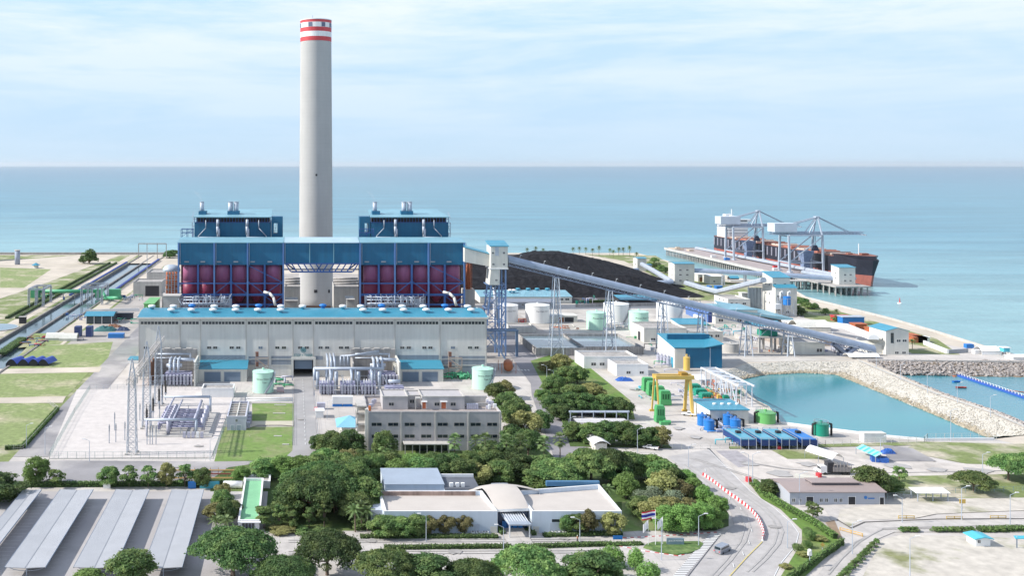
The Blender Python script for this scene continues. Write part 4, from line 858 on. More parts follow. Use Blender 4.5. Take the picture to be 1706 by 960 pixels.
x = XA(653,436); u2 = thing('transformer', 'violet grey transformer standing alone left of the grey office roof', 'transformer', (x,426,0)); b = MB(); b.box(x-4, x+4, 424, 429, .3, 4.5); b.build('tank', violet, u2); b = MB(); b.tube((x-2.5,426,6.6),(x+2.5,426,6.6),.8,10); b.build('oil_conservator', lsteel, u2, True)
for k in range(4): b = MB(); b.box(x-3.8+k*2, x-2.8+k*2, 422, 423.9, .4, 4); b.build('radiator', pipec, u2)
for k, q in enumerate([560,577]):
    p = G(q+2, 677); t = thing('container_unit', '%s of two white cabins with blue feet before the pipe bank' % ('left','right')[k], 'cabin', p, 'cabins before the pipe bank'); b = MB(); b.cbox(p+Vector((0,0,1.2)), 4.2, 2.6, 3.0); b.build('cabin', white, t); b = MB(); b.cbox(p, 4.0, 2.4, 1.19); b.build('plinth', btank, t)
p = G(535,682); t = thing('equipment_cabinet', 'small grey cabinet with a red pump set by the entrance road', 'cabinet', p); b = MB(); b.cbox(p, 3.4, 2.4, 2.6); b.build('cabinet', pipec, t); b = MB(); b.cbox(p+Vector((-2.2,-2.5,0)), 1.4, 1.2, 1.3); b.build('pump', redp, t)
bldg('store_hut', 'small white flat roofed hut beside the entrance road', 526, 539, 697, 686, 4, white, 'flat', white, 'hut')

# ---- boiler house block
BY = 525.0
def boiler(xl, xr, side, silos, colx, lab):
    t = thing('boiler_unit', '%s boiler unit with blue bunker cladding above six maroon silos' % lab, 'boiler unit', (XA((xl+xr)/2, BY), BY+10, 0), 'boiler units')
    x0, x1 = XA(xl, BY), XA(xr, BY); zt, zc = ZA(405, BY), ZA(441.5, BY); zb = ZA(490, BY)
    b = MB(); b.box(x0, x1, BY, BY+14, zc, zt); b.build('bunker_cladding', blue, t)
    b = MB(); b.add([(x0-.4,BY-.5,zt+.02),(x1+.4,BY-.5,zt+.02),(x1+.4,BY+14.5,zt+1.7),(x0-.4,BY+14.5,zt+1.7),(x0-.4,BY-.5,zt+.4),(x1+.4,BY-.5,zt+.4),(x1+.4,BY+14.5,zt+2.1),(x0-.4,BY+14.5,zt+2.1)],
        [(3,2,1,0),(4,5,6,7),(0,1,5,4),(1,2,6,5),(2,3,7,6),(3,0,4,7)]); b.build('roof', tealp, t)
    for q in silos:
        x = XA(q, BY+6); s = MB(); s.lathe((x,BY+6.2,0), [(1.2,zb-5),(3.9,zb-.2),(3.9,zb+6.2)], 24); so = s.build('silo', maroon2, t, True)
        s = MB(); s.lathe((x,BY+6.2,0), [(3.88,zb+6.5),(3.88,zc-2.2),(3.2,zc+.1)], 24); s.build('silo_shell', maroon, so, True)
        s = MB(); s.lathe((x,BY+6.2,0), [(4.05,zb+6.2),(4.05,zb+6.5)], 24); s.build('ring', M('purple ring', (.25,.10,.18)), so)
    for k, q in enumerate(colx):
        x = XA(q, BY-.6); c = MB(); w = .42 if k % 2 == 0 else .5
        c.box(x-w, x+w, BY-1.1, BY-.05, 14, zt if k % 2 == 0 else zc+.2); c.build('column', bluef if k % 2 else M('lighter blue steel', (.10,.20,.42), .5), t)
    for z, w in ((ZA(472,BY), .35), (zb-.3, .6), (zb-5.5, .4)):
        c = MB(); c.box(x0, x1, BY-.95, BY-.2, z-w, z+w); c.build('floor_beam', bluef, t)
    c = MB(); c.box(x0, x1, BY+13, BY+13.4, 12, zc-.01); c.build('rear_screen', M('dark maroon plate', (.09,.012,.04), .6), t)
    c = MB()
    for a, d, z0, z1 in [(2,3,zb,zb+7),(3,4,zb+7,zb),(4,6,zc,zb+6),(4,5,zb+7,zb),(5,6,zb,zb+7),(5,6,zb-8,zb-1),(6,5,zb-8,zb-1)]:
        if side < 0: a, d = a, d
        if a < len(colx) and d < len(colx): c.beam((XA(colx[a],BY), BY-.8, z0), (XA(colx[d],BY), BY-.8, z1), .4)
    c.build('bracing', bluef, t)
    for q in silos[::1]:
        c = MB(); x = XA(q-6, BY); c.box(x-1.2, x+1.2, BY-.7, BY-.02, zc+1.4, zc+2.0); c.build('hatch', greyw, t)
    for q in colx[::2]:
        c = MB(); x = XA(q, BY)+ (0); c.tube((x+.9,BY-.25,zt),(x+.9,BY-.25,zc),.16,5); c.build('downpipe', lsteel, t)
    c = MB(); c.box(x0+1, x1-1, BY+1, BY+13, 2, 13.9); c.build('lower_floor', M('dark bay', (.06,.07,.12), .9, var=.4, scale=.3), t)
    # boiler house above and behind
    HB = 562.0; 
    a, d = (324, 451) if side < 0 else (618, 747); e0, e1 = (452.5, 471) if side < 0 else (599, 617)
    X0, X1 = XA(a,HB), XA(d,HB); zw0, zw1, ze = ZA(399,HB), ZA(371,HB), ZA(362.5,HB)
    b = MB(); b.box(X0, X1, HB, HB+28, 30, zw1); b.build('boiler_wall', blue, t)
    b = MB(); b.box(X0+1, X1-1, HB+1.2, HB+27, zw1, ze); b.build('vent_opening', dark, t)
    b = MB(); n = 26
    for k in range(n+1): xx = X0+(X1-X0)*k/n; b.beam((xx,HB,zw1),(xx,HB,ze),.25)
    b.beam((X0,HB,zw1+.1),(X1,HB,zw1+.1),.4); b.build('opening_frame', bluef, t)
    ex0, ex1 = X0-(.3 if side < 0 else -2.0)*1, X1
    r = MB(); r.add([(X0-.5,HB-1.2,ze),(X1+.5,HB-1.2,ze),(X1+.5-(0 if side<0 else 3),HB+29,ze+3.0),(X0+.5+(4 if side < 0 else 0),HB+29,ze+3.0),(X0-.5,HB-1.2,ze+.5),(X1+.5,HB-1.2,ze+.5),(X1+.5-(0 if side<0 else 3),HB+29,ze+3.5),(X0+.5+(4 if side<0 else 0),HB+29,ze+3.5)],
        [(3,2,1,0),(4,5,6,7),(0,1,5,4),(1,2,6,5),(2,3,7,6),(3,0,4,7)]); r.build('boiler_roof', tealp, t)
    sx0, sx1 = XA(e0,HB), XA(e1,HB); w3 = (sx1-sx0); zs = ZA(361,HB)
    b = MB(); wx0, wx1 = (sx0+w3*.18, sx0+w3*.52) if side < 0 else (sx0+w3*.48, sx0+w3*.82); wz0, wz1 = ZA(389,HB), ZA(372,HB)
    b.box(sx0, wx0, HB, HB+8, 30, zs); b.box(wx1, sx1, HB, HB+8, 30, zs); b.box(wx0, wx1, HB, HB+8, 30, wz0); b.box(wx0, wx1, HB, HB+8, wz1, zs); b.build('stair_tower', blue, t)
    b = MB()
    for z in (wz0+1.5, wz0+3.2): b.beam((wx0,HB+1,z),(wx1,HB+1,z),.2)
    b.beam((wx0+.5,HB+2,wz0),(wx1-.5,HB+2,wz1),.2); b.build('stair', steel, t)
    # stacks on the boiler roof
    o = 0 if side < 0 else 289
    for q0, q1, top, bs in ((333-0,340,337,351),(380,388,337,353),(389.5,397.5,337,353)):
        q0 += o; q1 += o
        if side > 0 and q0 < 640: q0 -= 1; q1 -= 1
        y = HB+10; x = XA((q0+q1)/2, y); rr = (q1-q0)/2*y/F; zb_ = ZA(bs+3, y); zt_ = ZA(top, y)
        s = MB(); s.cyl((x,y,zb_), rr, zt_-zb_, 18); so = s.build('exhaust_stack', lsteel, t, True); s = MB(); s.lathe((x,y,zt_-.1), [(rr*1.08,0),(rr*1.08,.5)], 18); s.build('rim', steel, so)
    for q0, q1 in ((331,344),(379,399)):
        q0 += o; q1 += o; y = HB+8; b = MB(); b.box(XA(q0,y), XA(q1,y), y-1, y+5, ZA(360,y)-1, ZA(351.5,y)); b.build('stack_base', blue, t)
    # pipes down the boiler wall
    for q in ((363,412) if side < 0 else (659,706)):
        x = XA(q, HB-1); b = MB(); b.path([(x,HB-1,ze-1),(x-.1,HB-1.4,zw1-2),(x,HB-1,zw0+3)], .8, 10); b.path([(x+.3,HB-1,zw0+6),(x+.3,HB-1,zw0+.5)], .9, 10); b.build('wall_duct', lsteel, t, True)
    for q in ((337,1),(437,-1)) if side < 0 else ((634,1),(729,-1)):
        x = XA(q[0], HB-1); b = MB(); b.path([(x+2*q[1],HB-1,zw1+1.5),(x+2*q[1],HB-1,zw0+6.5),(x-2.2*q[1],HB-1,zw0+2),(x-2.2*q[1],HB-1,zw0)], .28, 6); b.build('downpipe', lsteel, t, True)
    b = MB(); b.tube((XA(a+8,HB-2),HB-2,zw0+1.2),(XA(a+40,HB-2),HB-2,zw0+1.2),.5,8); b.tube((XA(d-40,HB-2),HB-2,zw0+1.2),(XA(d-12,HB-2),HB-2,zw0+1.2),.5,8); b.build('roof_pipe', lsteel, t, True)
    b = MB(); zz = zt+2
    q0, q1 = (303, 322) if side < 0 else (599, 622)
    x0_, x1_ = XA(q0, 545), XA(q1, 545)
    for x in (x0_, x1_, (x0_+x1_)/2):
        b.beam((x,541,zz+4.2),(x,547,zz+4.2),.2)
        for y in (541,547): b.beam((x,y,zz-2),(x,y,zz+4.2),.25)
    for z in (zz+4.2, zz+2.2): b.beam((x0_,541,z),(x1_,541,z),.25); b.beam((x0_,547,z),(x1_,547,z),.25)
    b.beam((x0_,541,zz),(x1_,541,zz+4),.2); b.build('access_platform', bluef, t)
    b = MB(); xx = X0-.6 if side < 0 else X1+.6
    for k in range(3): b.cbox((xx,HB+4+k*4,zw0+3+k*4), 2.4, 3, .3)
    for k in range(4): b.beam((xx+(-1 if side<0 else 1),HB+3,zw0+k*4),(xx+(-1 if side<0 else 1),HB+12,zw0+k*4+3),.25); 
    b.beam((xx-(1 if side<0 else -1),HB+3,zw0),(xx-(1 if side<0 else -1),HB+3,zw1),.3); b.build('side_gangway', steel, t)
    return t
boiler(297, 472.5, -1, [317,344,371,399,427,455.5], [297.5,330,357,385,412.5,441,472], 'left')
boiler(600, 774.5, 1, [617,645,672,700,727,754], [600,631,658,686,714,741,773.5], 'right')
# bridge between the units
t = thing('bunker_bridge', 'blue clad bridge with a steel truss joining the two boiler units', 'bridge', (XA(536,BY), BY+7, 40)); x0, x1 = XA(472.5,BY)+.003, XA(600,BY)-.003; zt, zc = ZA(405,BY), ZA(439,BY)
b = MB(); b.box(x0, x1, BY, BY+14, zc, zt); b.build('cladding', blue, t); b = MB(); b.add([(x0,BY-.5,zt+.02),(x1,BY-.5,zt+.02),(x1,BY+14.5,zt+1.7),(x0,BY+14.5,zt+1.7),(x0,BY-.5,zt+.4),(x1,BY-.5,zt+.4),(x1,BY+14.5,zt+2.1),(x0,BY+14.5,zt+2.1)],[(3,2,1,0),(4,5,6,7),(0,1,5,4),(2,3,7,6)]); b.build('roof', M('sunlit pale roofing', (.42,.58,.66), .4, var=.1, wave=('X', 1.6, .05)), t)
b = MB(); z1, z0 = zc-.1, ZA(453,BY); n = 12
b.beam((x0,BY,z1),(x1,BY,z1),.7); b.beam((x0+4,BY,z0),(x1-4,BY,z0),.8)
for k in range(n+1):
    xa = x0+1+(x1-x0-2)*k/n; xb = x0+4+(x1-x0-8)*(k+.5)/n if k < n else xa; s_ = 1 if k < n/2 else -1
    b.beam((xa,BY,z1),(xa+s_*2.8,BY,z0),.6)
for k in (0,1): b.beam((x0 if k == 0 else x1,BY+10,z1),(x0+6 if k == 0 else x1-6,BY+10,z0),.7)
b.beam((x0,BY+12,z1),(x1,BY+12,z1),.6); b.beam((x0,BY+12,z0),(x1,BY+12,z0),.6); b.build('truss', bluef, t)
for q in (516,556): x = XA(q,BY); b = MB(); b.box(x-.2,x+.2,BY-.3,BY-.003,zc,zt); b.build('cladding_joint', tealp, t)
# chimney
CYD = 682.0; cxx = XA(526.3, CYD); ch = thing('chimney', 'very tall round concrete chimney with red and white bands at the top', 'chimney', (cxx,CYD,0))
rb, rt = 57.5/2*CYD/F, 51.5/2*CYD/F; Zt = ZA(33.5, CYD); rad = lambda z: rb+(rt-rb)*min(1,z/190) 
zz = [ZA(v, CYD) for v in (69.5,62.5,54,47,39)]
b = MB(); b.lathe((cxx,CYD,0), [(rad(v), v) for v in np.linspace(0,zz[0]-.5,24)]+[(rt, zz[0])], 64); b.build('shaft', stackc, ch, True)
for k, (z0, z1, m) in enumerate([(zz[0],zz[1],redp),(zz[1],zz[2],white),(zz[2],zz[3],redp),(zz[3],zz[4],white),(zz[4],Zt,redp)]):
    b = MB(); b.lathe((cxx,CYD,0), [(rt+.12,z0),(rt+.12,z1-.001)], 64, closed=False); b.build('painted_band', m, ch, True)
b = MB(); b.lathe((cxx,CYD,0), [(rt+.3,Zt-.5),(rt+.3,Zt),(rt-.6,Zt),(rt-.6,Zt-6)], 64, closed=False); b.build('rim', white, ch)
for k, a in enumerate((-168,-112,-63,-25,10,60,110,150)):
    a = R(a); b = MB(); w = .13
    vs = [(cxx+(rt+.25)*math.cos(a+s), CYD+(rt+.25)*math.sin(a+s), z) for z in (zz[3]+.15, zz[4]-.15) for s in (-w, w)]; b.add(vs, [(0,1,3,2)]); b.build('vent_opening', M('opening shadow', (.13,.15,.22)) , ch)
b = MB(); b.tube((cxx-2.5,CYD-rt+1,Zt-1),(cxx-2.5,CYD-rt+1,Zt+2),.15,5); b.build('lightning_rod', steel, ch)
for q in (528,): b = MB(); x = XA(q-1.5,CYD); b.box(x-.6,x+.6,CYD-rad(90)-.1,CYD-rad(90)+1,92.2,93.6); b.build('opening', dark, ch)
for q in (526,547): b = MB(); y = CYD-rb*(.98 if q < 530 else .70); x = XA(q,y); b.box(x-1.1,x+1.1,y-.25,y+2,ZA(488,y),ZA(483,y)); b.build('opening', dark, ch)
# precipitator casings beside the chimney foot
for i, (a, d, yt) in enumerate([(474,500,478),(556,598,478)]):
    t = bldg('filter_house', 'beige filter house %s of the chimney foot between the boiler units' % ('left','right')[i], a, d, 0, yt, 24, concw, 'parapet', dirtyc, group='filter houses', yd=610)
    b = MB()
    for k in range(3): b.tube((t.x0,t.y0+1+k*5,t.z1+1.8+k),(t.x1,t.y0+1+k*5,t.z1+1.8+k),.7,8)
    b.build('duct', dirtyc, t.o, True)
    t2 = bldg('duct_house', 'low beige duct house in front of the %s filter house' % ('left','right')[i], a+(2 if i == 0 else 22), d-(5 if i == 0 else 8), 0, 502 if i == 0 else 500, 14, cream, 'flat', concw, yd=560)
b = MB(); x0, x1 = XA(509,540), XA(551,540); t = thing('pipe_stack', 'brown wooden crates of parts stacked below the chimney foot', 'crates', ((x0+x1)/2,540,0)); b.box(x0,x1,538,542,19,22.8); b.build('upper_crate', brown, t); b = MB(); b.box(x0+.5,x1-1,538.5,541.5,0,18.9); b.build('support_platform', concw, t)
# pipe racks and vessels between hall and boilers
for i, (a, d, lab) in enumerate([(303,383,'left'),(608,706,'right')]):
    t = thing('pipe_rack', 'tangled white pipe rack behind the hall roof before the %s silos' % lab, 'pipe rack', (XA((a+d)/2,510),510,0), 'pipe racks behind the hall'); x0, x1 = XA(a,512), XA(d,512)
    b = MB()
    for k in range(12):
        x = x0+(x1-x0)*k/11
        for y in (507,513): b.beam((x,y,0),(x,y,30+random.uniform(0,3)),.3)
    for z in (25,28,31): b.beam((x0,507,z),(x1,507,z),.3); b.beam((x0,513,z),(x1,513,z),.3)
    for k in range(16): x = random.uniform(x0,x1); b.beam((x,507,28),(x+random.uniform(-3,3),513,31+random.uniform(0,2)),.2)
    b.build('frame', steel, t)
    for z, y, r_ in ((28.6,508,.45),(27.6,509,.3),(30,511,.35),(26.5,507.4,.4),(31.4,511.5,.28)):
        b = MB(); b.tube((x0+1,y,z),(x1-2-random.random()*6,y,z),r_,8); b.build('pipe', lsteel, t, True)
    for k in range(10): x = x0+random.random()*(x1-x0); b = MB(); zz_ = random.uniform(30,32.5); b.path([(x,509,26),(x,509,zz_),(x+random.uniform(-3,3),512,zz_)], .22, 6); b.build('riser_pipe', lsteel, t, True)
    b = MB()
    for k in range(9): x = XA((371 if i == 0 else 690)+k*1.8,508); b.tube((x,508,18),(x,508,31),.2,6)
    b.build('vertical_pipes', lsteel, t)
    xq = XA(456 if i == 0 else 755, 515); b = MB(); b.path([(xq-5,516,33.5),(xq-2,514,33),(xq,512,31),(xq+1,511,27)], .7, 10); b.build('bent_duct', cream, t, True)
# red scaffolds at both outer ends
for i, (a, d, yt, yb_) in enumerate([(275,296,451,490),(776,786,438,482)]):
    y = 540; x0, x1 = XA(a,y), XA(d,y); z1, z0 = ZA(yt,y), ZA(yb_,y); t = thing('ash_tower', 'orange red pipe tower in scaffold at the %s end of the boilers' % ('left','right')[i], 'pipe tower', ((x0+x1)/2,y,0), 'orange pipe towers')
    b = MB()
    for k in range(4 if i == 0 else 2): x = x0+1+(x1-x0-2)*k/(3 if i == 0 else 1); b.tube((x,y+2,z0),(x,y+2,z1-1),.8,10)
    b.build('vessels', rust, t, True); b = MB()
    for k in range(5 if i == 0 else 3):
        x = x0+(x1-x0)*k/(4 if i == 0 else 2)
        for yy in (y,y+5): b.beam((x,yy,0),(x,yy,z1),.28)
    for z in np.linspace(z0, z1, 6): b.beam((x0,y,z),(x1,y,z),.22); b.beam((x0,y,z),(x1,y,z-2),.15)
    b.build('scaffold', steel if i == 0 else rust, t); b = MB(); b.cbox(((x0+x1)/2,y+2.5,0), x1-x0+3, 7, z0-.1); b.build('plinth', concw, t)
    if i == 0:
        b = MB(); b.ball(((x0+x1)/2-1,y+9,z1-.5), 5, 5, 3); b.build('dome', lsteel, t, True)
# left grey concrete buildings behind hall
t = bldg('concrete_frame_building', 'open fronted grey concrete building left of the boilers', 222, 269, 494, 470, 22, concw, 'parapet', dirtyc, wins=())
b = MB(); b.box(XA(242,t.y0), XA(265,t.y0), t.y0-.05, t.y0+.01, .1, 8); b.build('opening', dark, t.o)
t = bldg('concrete_frame_building', 'taller grey concrete building behind the open fronted one on the left', 245, 280, 478, 454, 26, concw, 'parapet', dirtyc)
t = bldg('hall_annex', 'plain brownish concrete block behind the left end of the hall', 272, 299, 0, 494, 8, concw, 'flat', concw, yd=512)
t = bldg('green_shed', 'bright green container like filter box behind the left hall corner', 240, 256, 0, 507, 24, gtank, 'flat', gtank, cat='filter box', yd=520)
bldg('green_shed', 'small blue roofed shelter left of the turbine hall', 214, 231, 606, 600, 8, white, 'flat', teal, cat='shelter')

# ---- transfer tower and long conveyor
TD = 514.0
t = thing('transfer_tower', 'tall cream transfer tower on blue lattice legs right of the boilers', 'transfer tower', (XA(826,TD), TD+6, 0))
def slab(b, a, d, yt, yb_, y0, dep): b.box(XA(a,y0), XA(d,y0), y0, y0+dep, ZA(yb_,y0), ZA(yt,y0))
b = MB(); slab(b, 818, 846, 411, 447, TD, 12); b.build('upper_house', cream, t)
b = MB(); slab(b, 816.5, 847, 447, 449, TD-.4, 12.8); b.build('ledge', white, t)
b = MB(); x0, x1 = XA(818,TD), XA(833,TD); za, zb_ = ZA(449,TD), ZA(475,TD); b.add([(x0,TD,za),(x1,TD,za),(x1,TD+11,za),(x0,TD+11,za),(x0-.8,TD,zb_),(x1-.2,TD,zb_),(x1-.2,TD+11,zb_),(x0-.8,TD+11,zb_)], [(0,1,2,3),(7,6,5,4),(0,4,5,1),(1,5,6,2),(2,6,7,3),(3,7,4,0)]); b.build('lower_house', cream, t)
x0, x1 = XA(817,TD), XA(847,TD); z = ZA(411,TD); b = MB(); b.add([(x0-.3,TD-.4,z),(x1+.3,TD-.4,z),(x1+.3,TD+12.4,z+2),(x0-.3,TD+12.4,z+2),(x0-.3,TD-.4,z+.4),(x1+.3,TD-.4,z+.4),(x1+.3,TD+12.4,z+2.4),(x0-.3,TD+12.4,z+2.4)],[(3,2,1,0),(4,5,6,7),(0,1,5,4),(1,2,6,5),(2,3,7,6),(3,0,4,7)]); b.build('roof', teal, t)
for q, r_ in ((821,421.5),(839.5,421.5),(822,440.5),(839.5,440.5),(827,467)): win(t, XA(q,TD), TD, ZA(r_,TD), 1.2, 1.0)
b = MB(); b.box(XA(825,TD), XA(831,TD), TD-.06, TD+.01, ZA(426,TD), ZA(412,TD)); b.build('access_panel', lsteel, t)
b = MB(); LX0, LX1 = XA(806,TD), XA(843,TD); zt = ZA(450,TD)
mx_ = XA(832,TD)
legs = [((LX0,TD+1,0),(x0+.6,TD+1,zb_)),((mx_,TD+1,0),(mx_,TD+1,zt)),((LX1,TD+1,0),(LX1,TD+1,zt)),((LX0,TD+11,0),(x0+.6,TD+11,zb_)),((mx_,TD+11,0),(mx_,TD+11,zt)),((LX1,TD+11,0),(LX1,TD+11,zt))]
bl_ = M('transfer tower blue steel', (.16,.26,.46), .5, var=.15)
for p, q in legs: b.beam(p, q, .75)
zs = [3,12,18,25,32,zb_]
for z in zs[1:]:
    for y in (TD+1,TD+11): b.beam((LX0+(z/45)*2.5,y,z),(LX1,y,z),.35)
    for x in (mx_,LX1,LX0+(z/45)*2.5): b.beam((x,TD+1,z),(x,TD+11,z),.3)
for a, c_ in zip(zs[:-1], zs[1:]):
    for y in (TD+1,TD+11): b.beam((LX0+(a/45)*2.5,y,a),(mx_,y,c_),.25); b.beam((mx_,y,a),(LX1,y,c_),.25); b.beam((mx_,y,a),(LX0+(c_/45)*2.5,y,c_),.25)
    b.beam((LX1,TD+1,a),(LX1,TD+11,c_),.25); b.beam((LX1,TD+11,a),(LX1,TD+1,c_),.25)
b.build('lattice_legs', bl_, t)
b = MB(); b.beam((XA(812,TD),TD-2,14),(XA(862,TD),TD-2,14),.9); b.beam((XA(812,TD),TD+2,14),(XA(862,TD),TD+2,14),.9); b.beam((XA(861,TD),TD,0),(XA(861,TD),TD,14),1.2); b.beam((XA(815,TD),TD-2,12),(XA(838,TD),TD-6,0),.7); b.build('pipe_bridge', M('dull blue steel', (.10,.16,.26), .6), t)
b = MB(); b.tube((XA(826,TD),TD+6,zb_),(XA(835,TD),TD+6,15),.9,10); b.build('chute', steel, t, True)
# gallery from boilers to tower
def gallery(name, label, pts, w, h, m, cat='conveyor', rm=None, lattice=False, round_=True, group=None):
    pts = [Vector(p) for p in pts]; t = thing(name, label, cat, pts[0], group); b = MB(); r = MB(); pr = []
    n = 10
    for i in range(n+1): a = math.pi*i/n; pr.append((w/2*math.cos(a), h*.35+h*.65*math.sin(a)))
    prof = [(w/2, 0)]+pr+[(-w/2, 0)]
    for p, q in zip(pts[:-1], pts[1:]):
        d = (q-p).normalized(); s_ = Vector((-d.y, d.x, 0)).normalized(); vs = []
        for e in (p, q):
            for u, v in prof: vs.append(e+s_*u+Vector((0,0,v)))
        k = len(prof); b.add(vs, [(i,(i+1)%k,k+(i+1)%k,k+i) for i in range(k)]+[tuple(range(k))[::-1], tuple(range(k,2*k))])
    b.build('gallery', m, t)
    if lattice:
        p, q = pts[0], pts[-1]; L_ = (q-p).length; n = int(L_/3.2); d = (q-p)/n; s_ = Vector((-(q-p).y, (q-p).x, 0)).normalized(); c = MB(); dn = Vector((0,0,-1.9))
        for sg in (-1, 1):
            o = s_*sg*w*.45; c.beam(p+o+dn, q+o+dn, .3); c.beam(p+o+Vector((0,0,-.1)), q+o+Vector((0,0,-.1)), .35)
            for j in range(n): c.beam(p+d*j+o, p+d*(j+.5)+o+dn, .2); c.beam(p+d*(j+.5)+o+dn, p+d*(j+1)+o, .2)
        c.build('truss', bluef if name == 'x' else M('conveyor truss steel', (.22,.27,.38), .5), t)
        c = MB(); o = s_*(-w*.62); 
        if s_.y > 0: o = s_*(-w*.62)
        c.beam(p+o+Vector((0,0,1.1)), q+o+Vector((0,0,1.1)), .1); c.beam(p+o+Vector((0,0,.5)), q+o+Vector((0,0,.5)), .07); c.beam(p+o, q+o, .35)
        for j in range(0, n): c.beam(p+d*j+o, p+d*j+o+Vector((0,0,1.1)), .1)
        c.build('walkway', lsteel, t)
        c = MB()
        for j in range(2, n, 4): c.beam(p+d*j+Vector((0,0,h)), p+d*j+Vector((.3,0,h+1.6)), .12); c.cbox(p+d*j+Vector((.6,0,h+1.5)), .9, .4, .15)
        c.build('lamps', white, t)
    return t
y = TD+7; p0, p1 = Vector((XA(774.5,y)-.5, y, ZA(436,y))), Vector((XA(818.5,y), y, ZA(444,y)))
t = thing('conveyor_bridge', 'white enclosed conveyor bridge with a blue roof leading into the right boiler unit', 'conveyor bridge', p0); b = MB(); hh = 7.4
vs = [(p0.x,y-2.5,p0.z),(p1.x,y-2.5,p1.z),(p1.x,y+2.5,p1.z),(p0.x,y+2.5,p0.z)]; b.add(vs+[(a_[0],a_[1],a_[2]+hh-(1.2 if a_[0] > p0.x+1 else 0)) for a_ in vs], [(3,2,1,0),(4,5,6,7),(0,1,5,4),(1,2,6,5),(2,3,7,6),(3,0,4,7)]); b.build('gallery', cream, t)
b = MB(); vs = [(p0.x,y-2.9,p0.z+hh),(p1.x,y-2.9,p1.z+hh-1.2),(p1.x,y+2.9,p1.z+hh-.6),(p0.x,y+2.9,p0.z+hh+.8)]; b.add([(a_[0],a_[1],a_[2]+.05) for a_ in vs]+[(a_[0],a_[1],a_[2]+.4) for a_ in vs], [(3,2,1,0),(4,5,6,7),(0,1,5,4),(2,3,7,6)]); b.build('roof', teal, t)
y = TD+3.5; A = Vector((XA(846,y), y, ZA(436,y))); E = Vector((XA(1456,y), y, ZA(586,y)))
gallery('main_conveyor', 'very long blue grey conveyor gallery sloping down from transfer tower to the right', [A, E], 3.8, 3.3, gbelt, lattice=True)
def on_conv(qx):                                        # a point on the conveyor underside above photo column qx
    t_ = (XA(qx, y)-A.x)/(E.x-A.x); return A.lerp(E, t_)
for i, q in enumerate([926,1015,1104,1170,1243,1313]):
    c = on_conv(q); t = thing('conveyor_trestle', '%s steel trestle from the transfer tower under the long conveyor' % ordn(i), 'trestle', (c.x,c.y,0), 'trestles of the long conveyor'); w = 2.1; zt = c.z-2.1; sp = 1.0+zt*.028
    for sx_ in (-1,1):
        b = MB()
        for sy_ in (-1,1): b.beam((c.x+sx_*sp*1.5,c.y+sy_*w*1.5,0),(c.x+sx_*(.95),c.y+sy_*w,zt),.42)
        b.build('leg', lsteel, t)
    b = MB(); n = max(2, int(zt/6))
    for k in range(1, n+1):
        u = k/n; s0 = sp*1.5+(.95-sp*1.5)*u; w0 = w*1.5+(w-w*1.5)*u; z = zt*u; u1 = (k-1)/n; s1 = sp*1.5+(.95-sp*1.5)*u1; w1 = w*1.5-w*.5*u1; z1 = zt*u1
        for sg in (-1,1):
            b.beam((c.x-s0,c.y+sg*w0,z),(c.x+s0,c.y+sg*w0,z),.28); b.beam((c.x+sg*s0,c.y-w0,z),(c.x+sg*s0,c.y+w0,z),.28); b.beam((c.x-s1*(1 if k%2 else -1),c.y+sg*w1,z1),(c.x+s0*(1 if k%2 else -1),c.y+sg*w0,z),.22)
    b.build('bracing', lsteel, t)
c = on_conv(1405); t = thing('conveyor_support', 'dark V shaped tension frame under the low end of the conveyor', 'support', (c.x,c.y,0)); b = MB()
for sg in (-1,1): b.tube((c.x-5,c.y+sg*1.5,c.z),(c.x+1,c.y+sg*1.5,1),1.0,8); b.tube((c.x+7,c.y+sg*1.5,c.z-1),(c.x+1,c.y+sg*1.5,1),1.0,8)
b.build('frame', M('slate steel', (.16,.19,.26), .5), t); b = MB(); b.cbox((c.x+1,c.y,0), 7, 4, 1.6); b.build('foot', M('slate steel', (0,0,0)), t)
PC = M('pale conveyor sheeting', (.36,.40,.46), .55, .1, var=.15, scale=.3)
# ================================================================ coal, tanks, right hand plant
def heap(name, label, x0, x1, y0, y1, prof, mat, cat='coal heap', rough=.8, ridge=.45):
    """long heap: prof gives ridge heights along x (fraction, height)"""
    nx, ny = 90, 44; vs = []; fs = []
    for j in range(ny+1):
        for i in range(nx+1):
            u, v = i/nx, j/ny; h = np.interp(u, [p[0] for p in prof], [p[1] for p in prof]); s = min(v/ridge, 1) if v < ridge else min(1,(1-v)/(1-ridge-.15)) if v > ridge+.15 else 1
            hh = h*s*min(1, min(u, 1-u)/.06)
            rib = (.35*math.sin(i*1.9+math.sin(j*.5)*1.2)+.5*math.sin(i*.73+j*.2)+.4*math.sin(j*.9+i*.31))*min(1,hh/4) if s < 1 and rough else 0
            vs.append((x0+(x1-x0)*u, y0+(y1-y0)*v, .1+hh+rib*rough+random.uniform(-.25,.25)*(hh > .3)*rough))
    for j in range(ny):
        for i in range(nx): a = j*(nx+1)+i; fs.append((a, a+1, a+nx+2, a+nx+1))
    b = MB(); b.add(vs, fs); o = b.build(name, mat); return tag(o, label, cat)
heap('coal_heap', 'large black coal heap behind the long conveyor with its highest hump in the middle', 112, 322, 800, 985, [(0,19),(.22,18.5),(.34,17.5),(.42,15.5),(.47,19),(.52,20.5),(.62,20.5),(.66,19),(.74,15.5),(.85,10.5),(1,1)], coal)
heap('coal_heap', 'lower grooved coal heap in front, behind the white tanks', 110, 312, 742, 806, [(0,9),(.3,11),(.5,12.5),(.75,12.5),(.85,9),(1,1)], coal, ridge=.6)
hedge(px([(968,505),(1060,503)]), 3, 2, 'low dark hedge at the foot of the coal heap', dens=2)
wall_path('coal_yard_wall', px([(960,512),(1115,509)]), 1, 2.2, dirtyc, 'dark stained low wall between coal heap and tanks', 'wall')
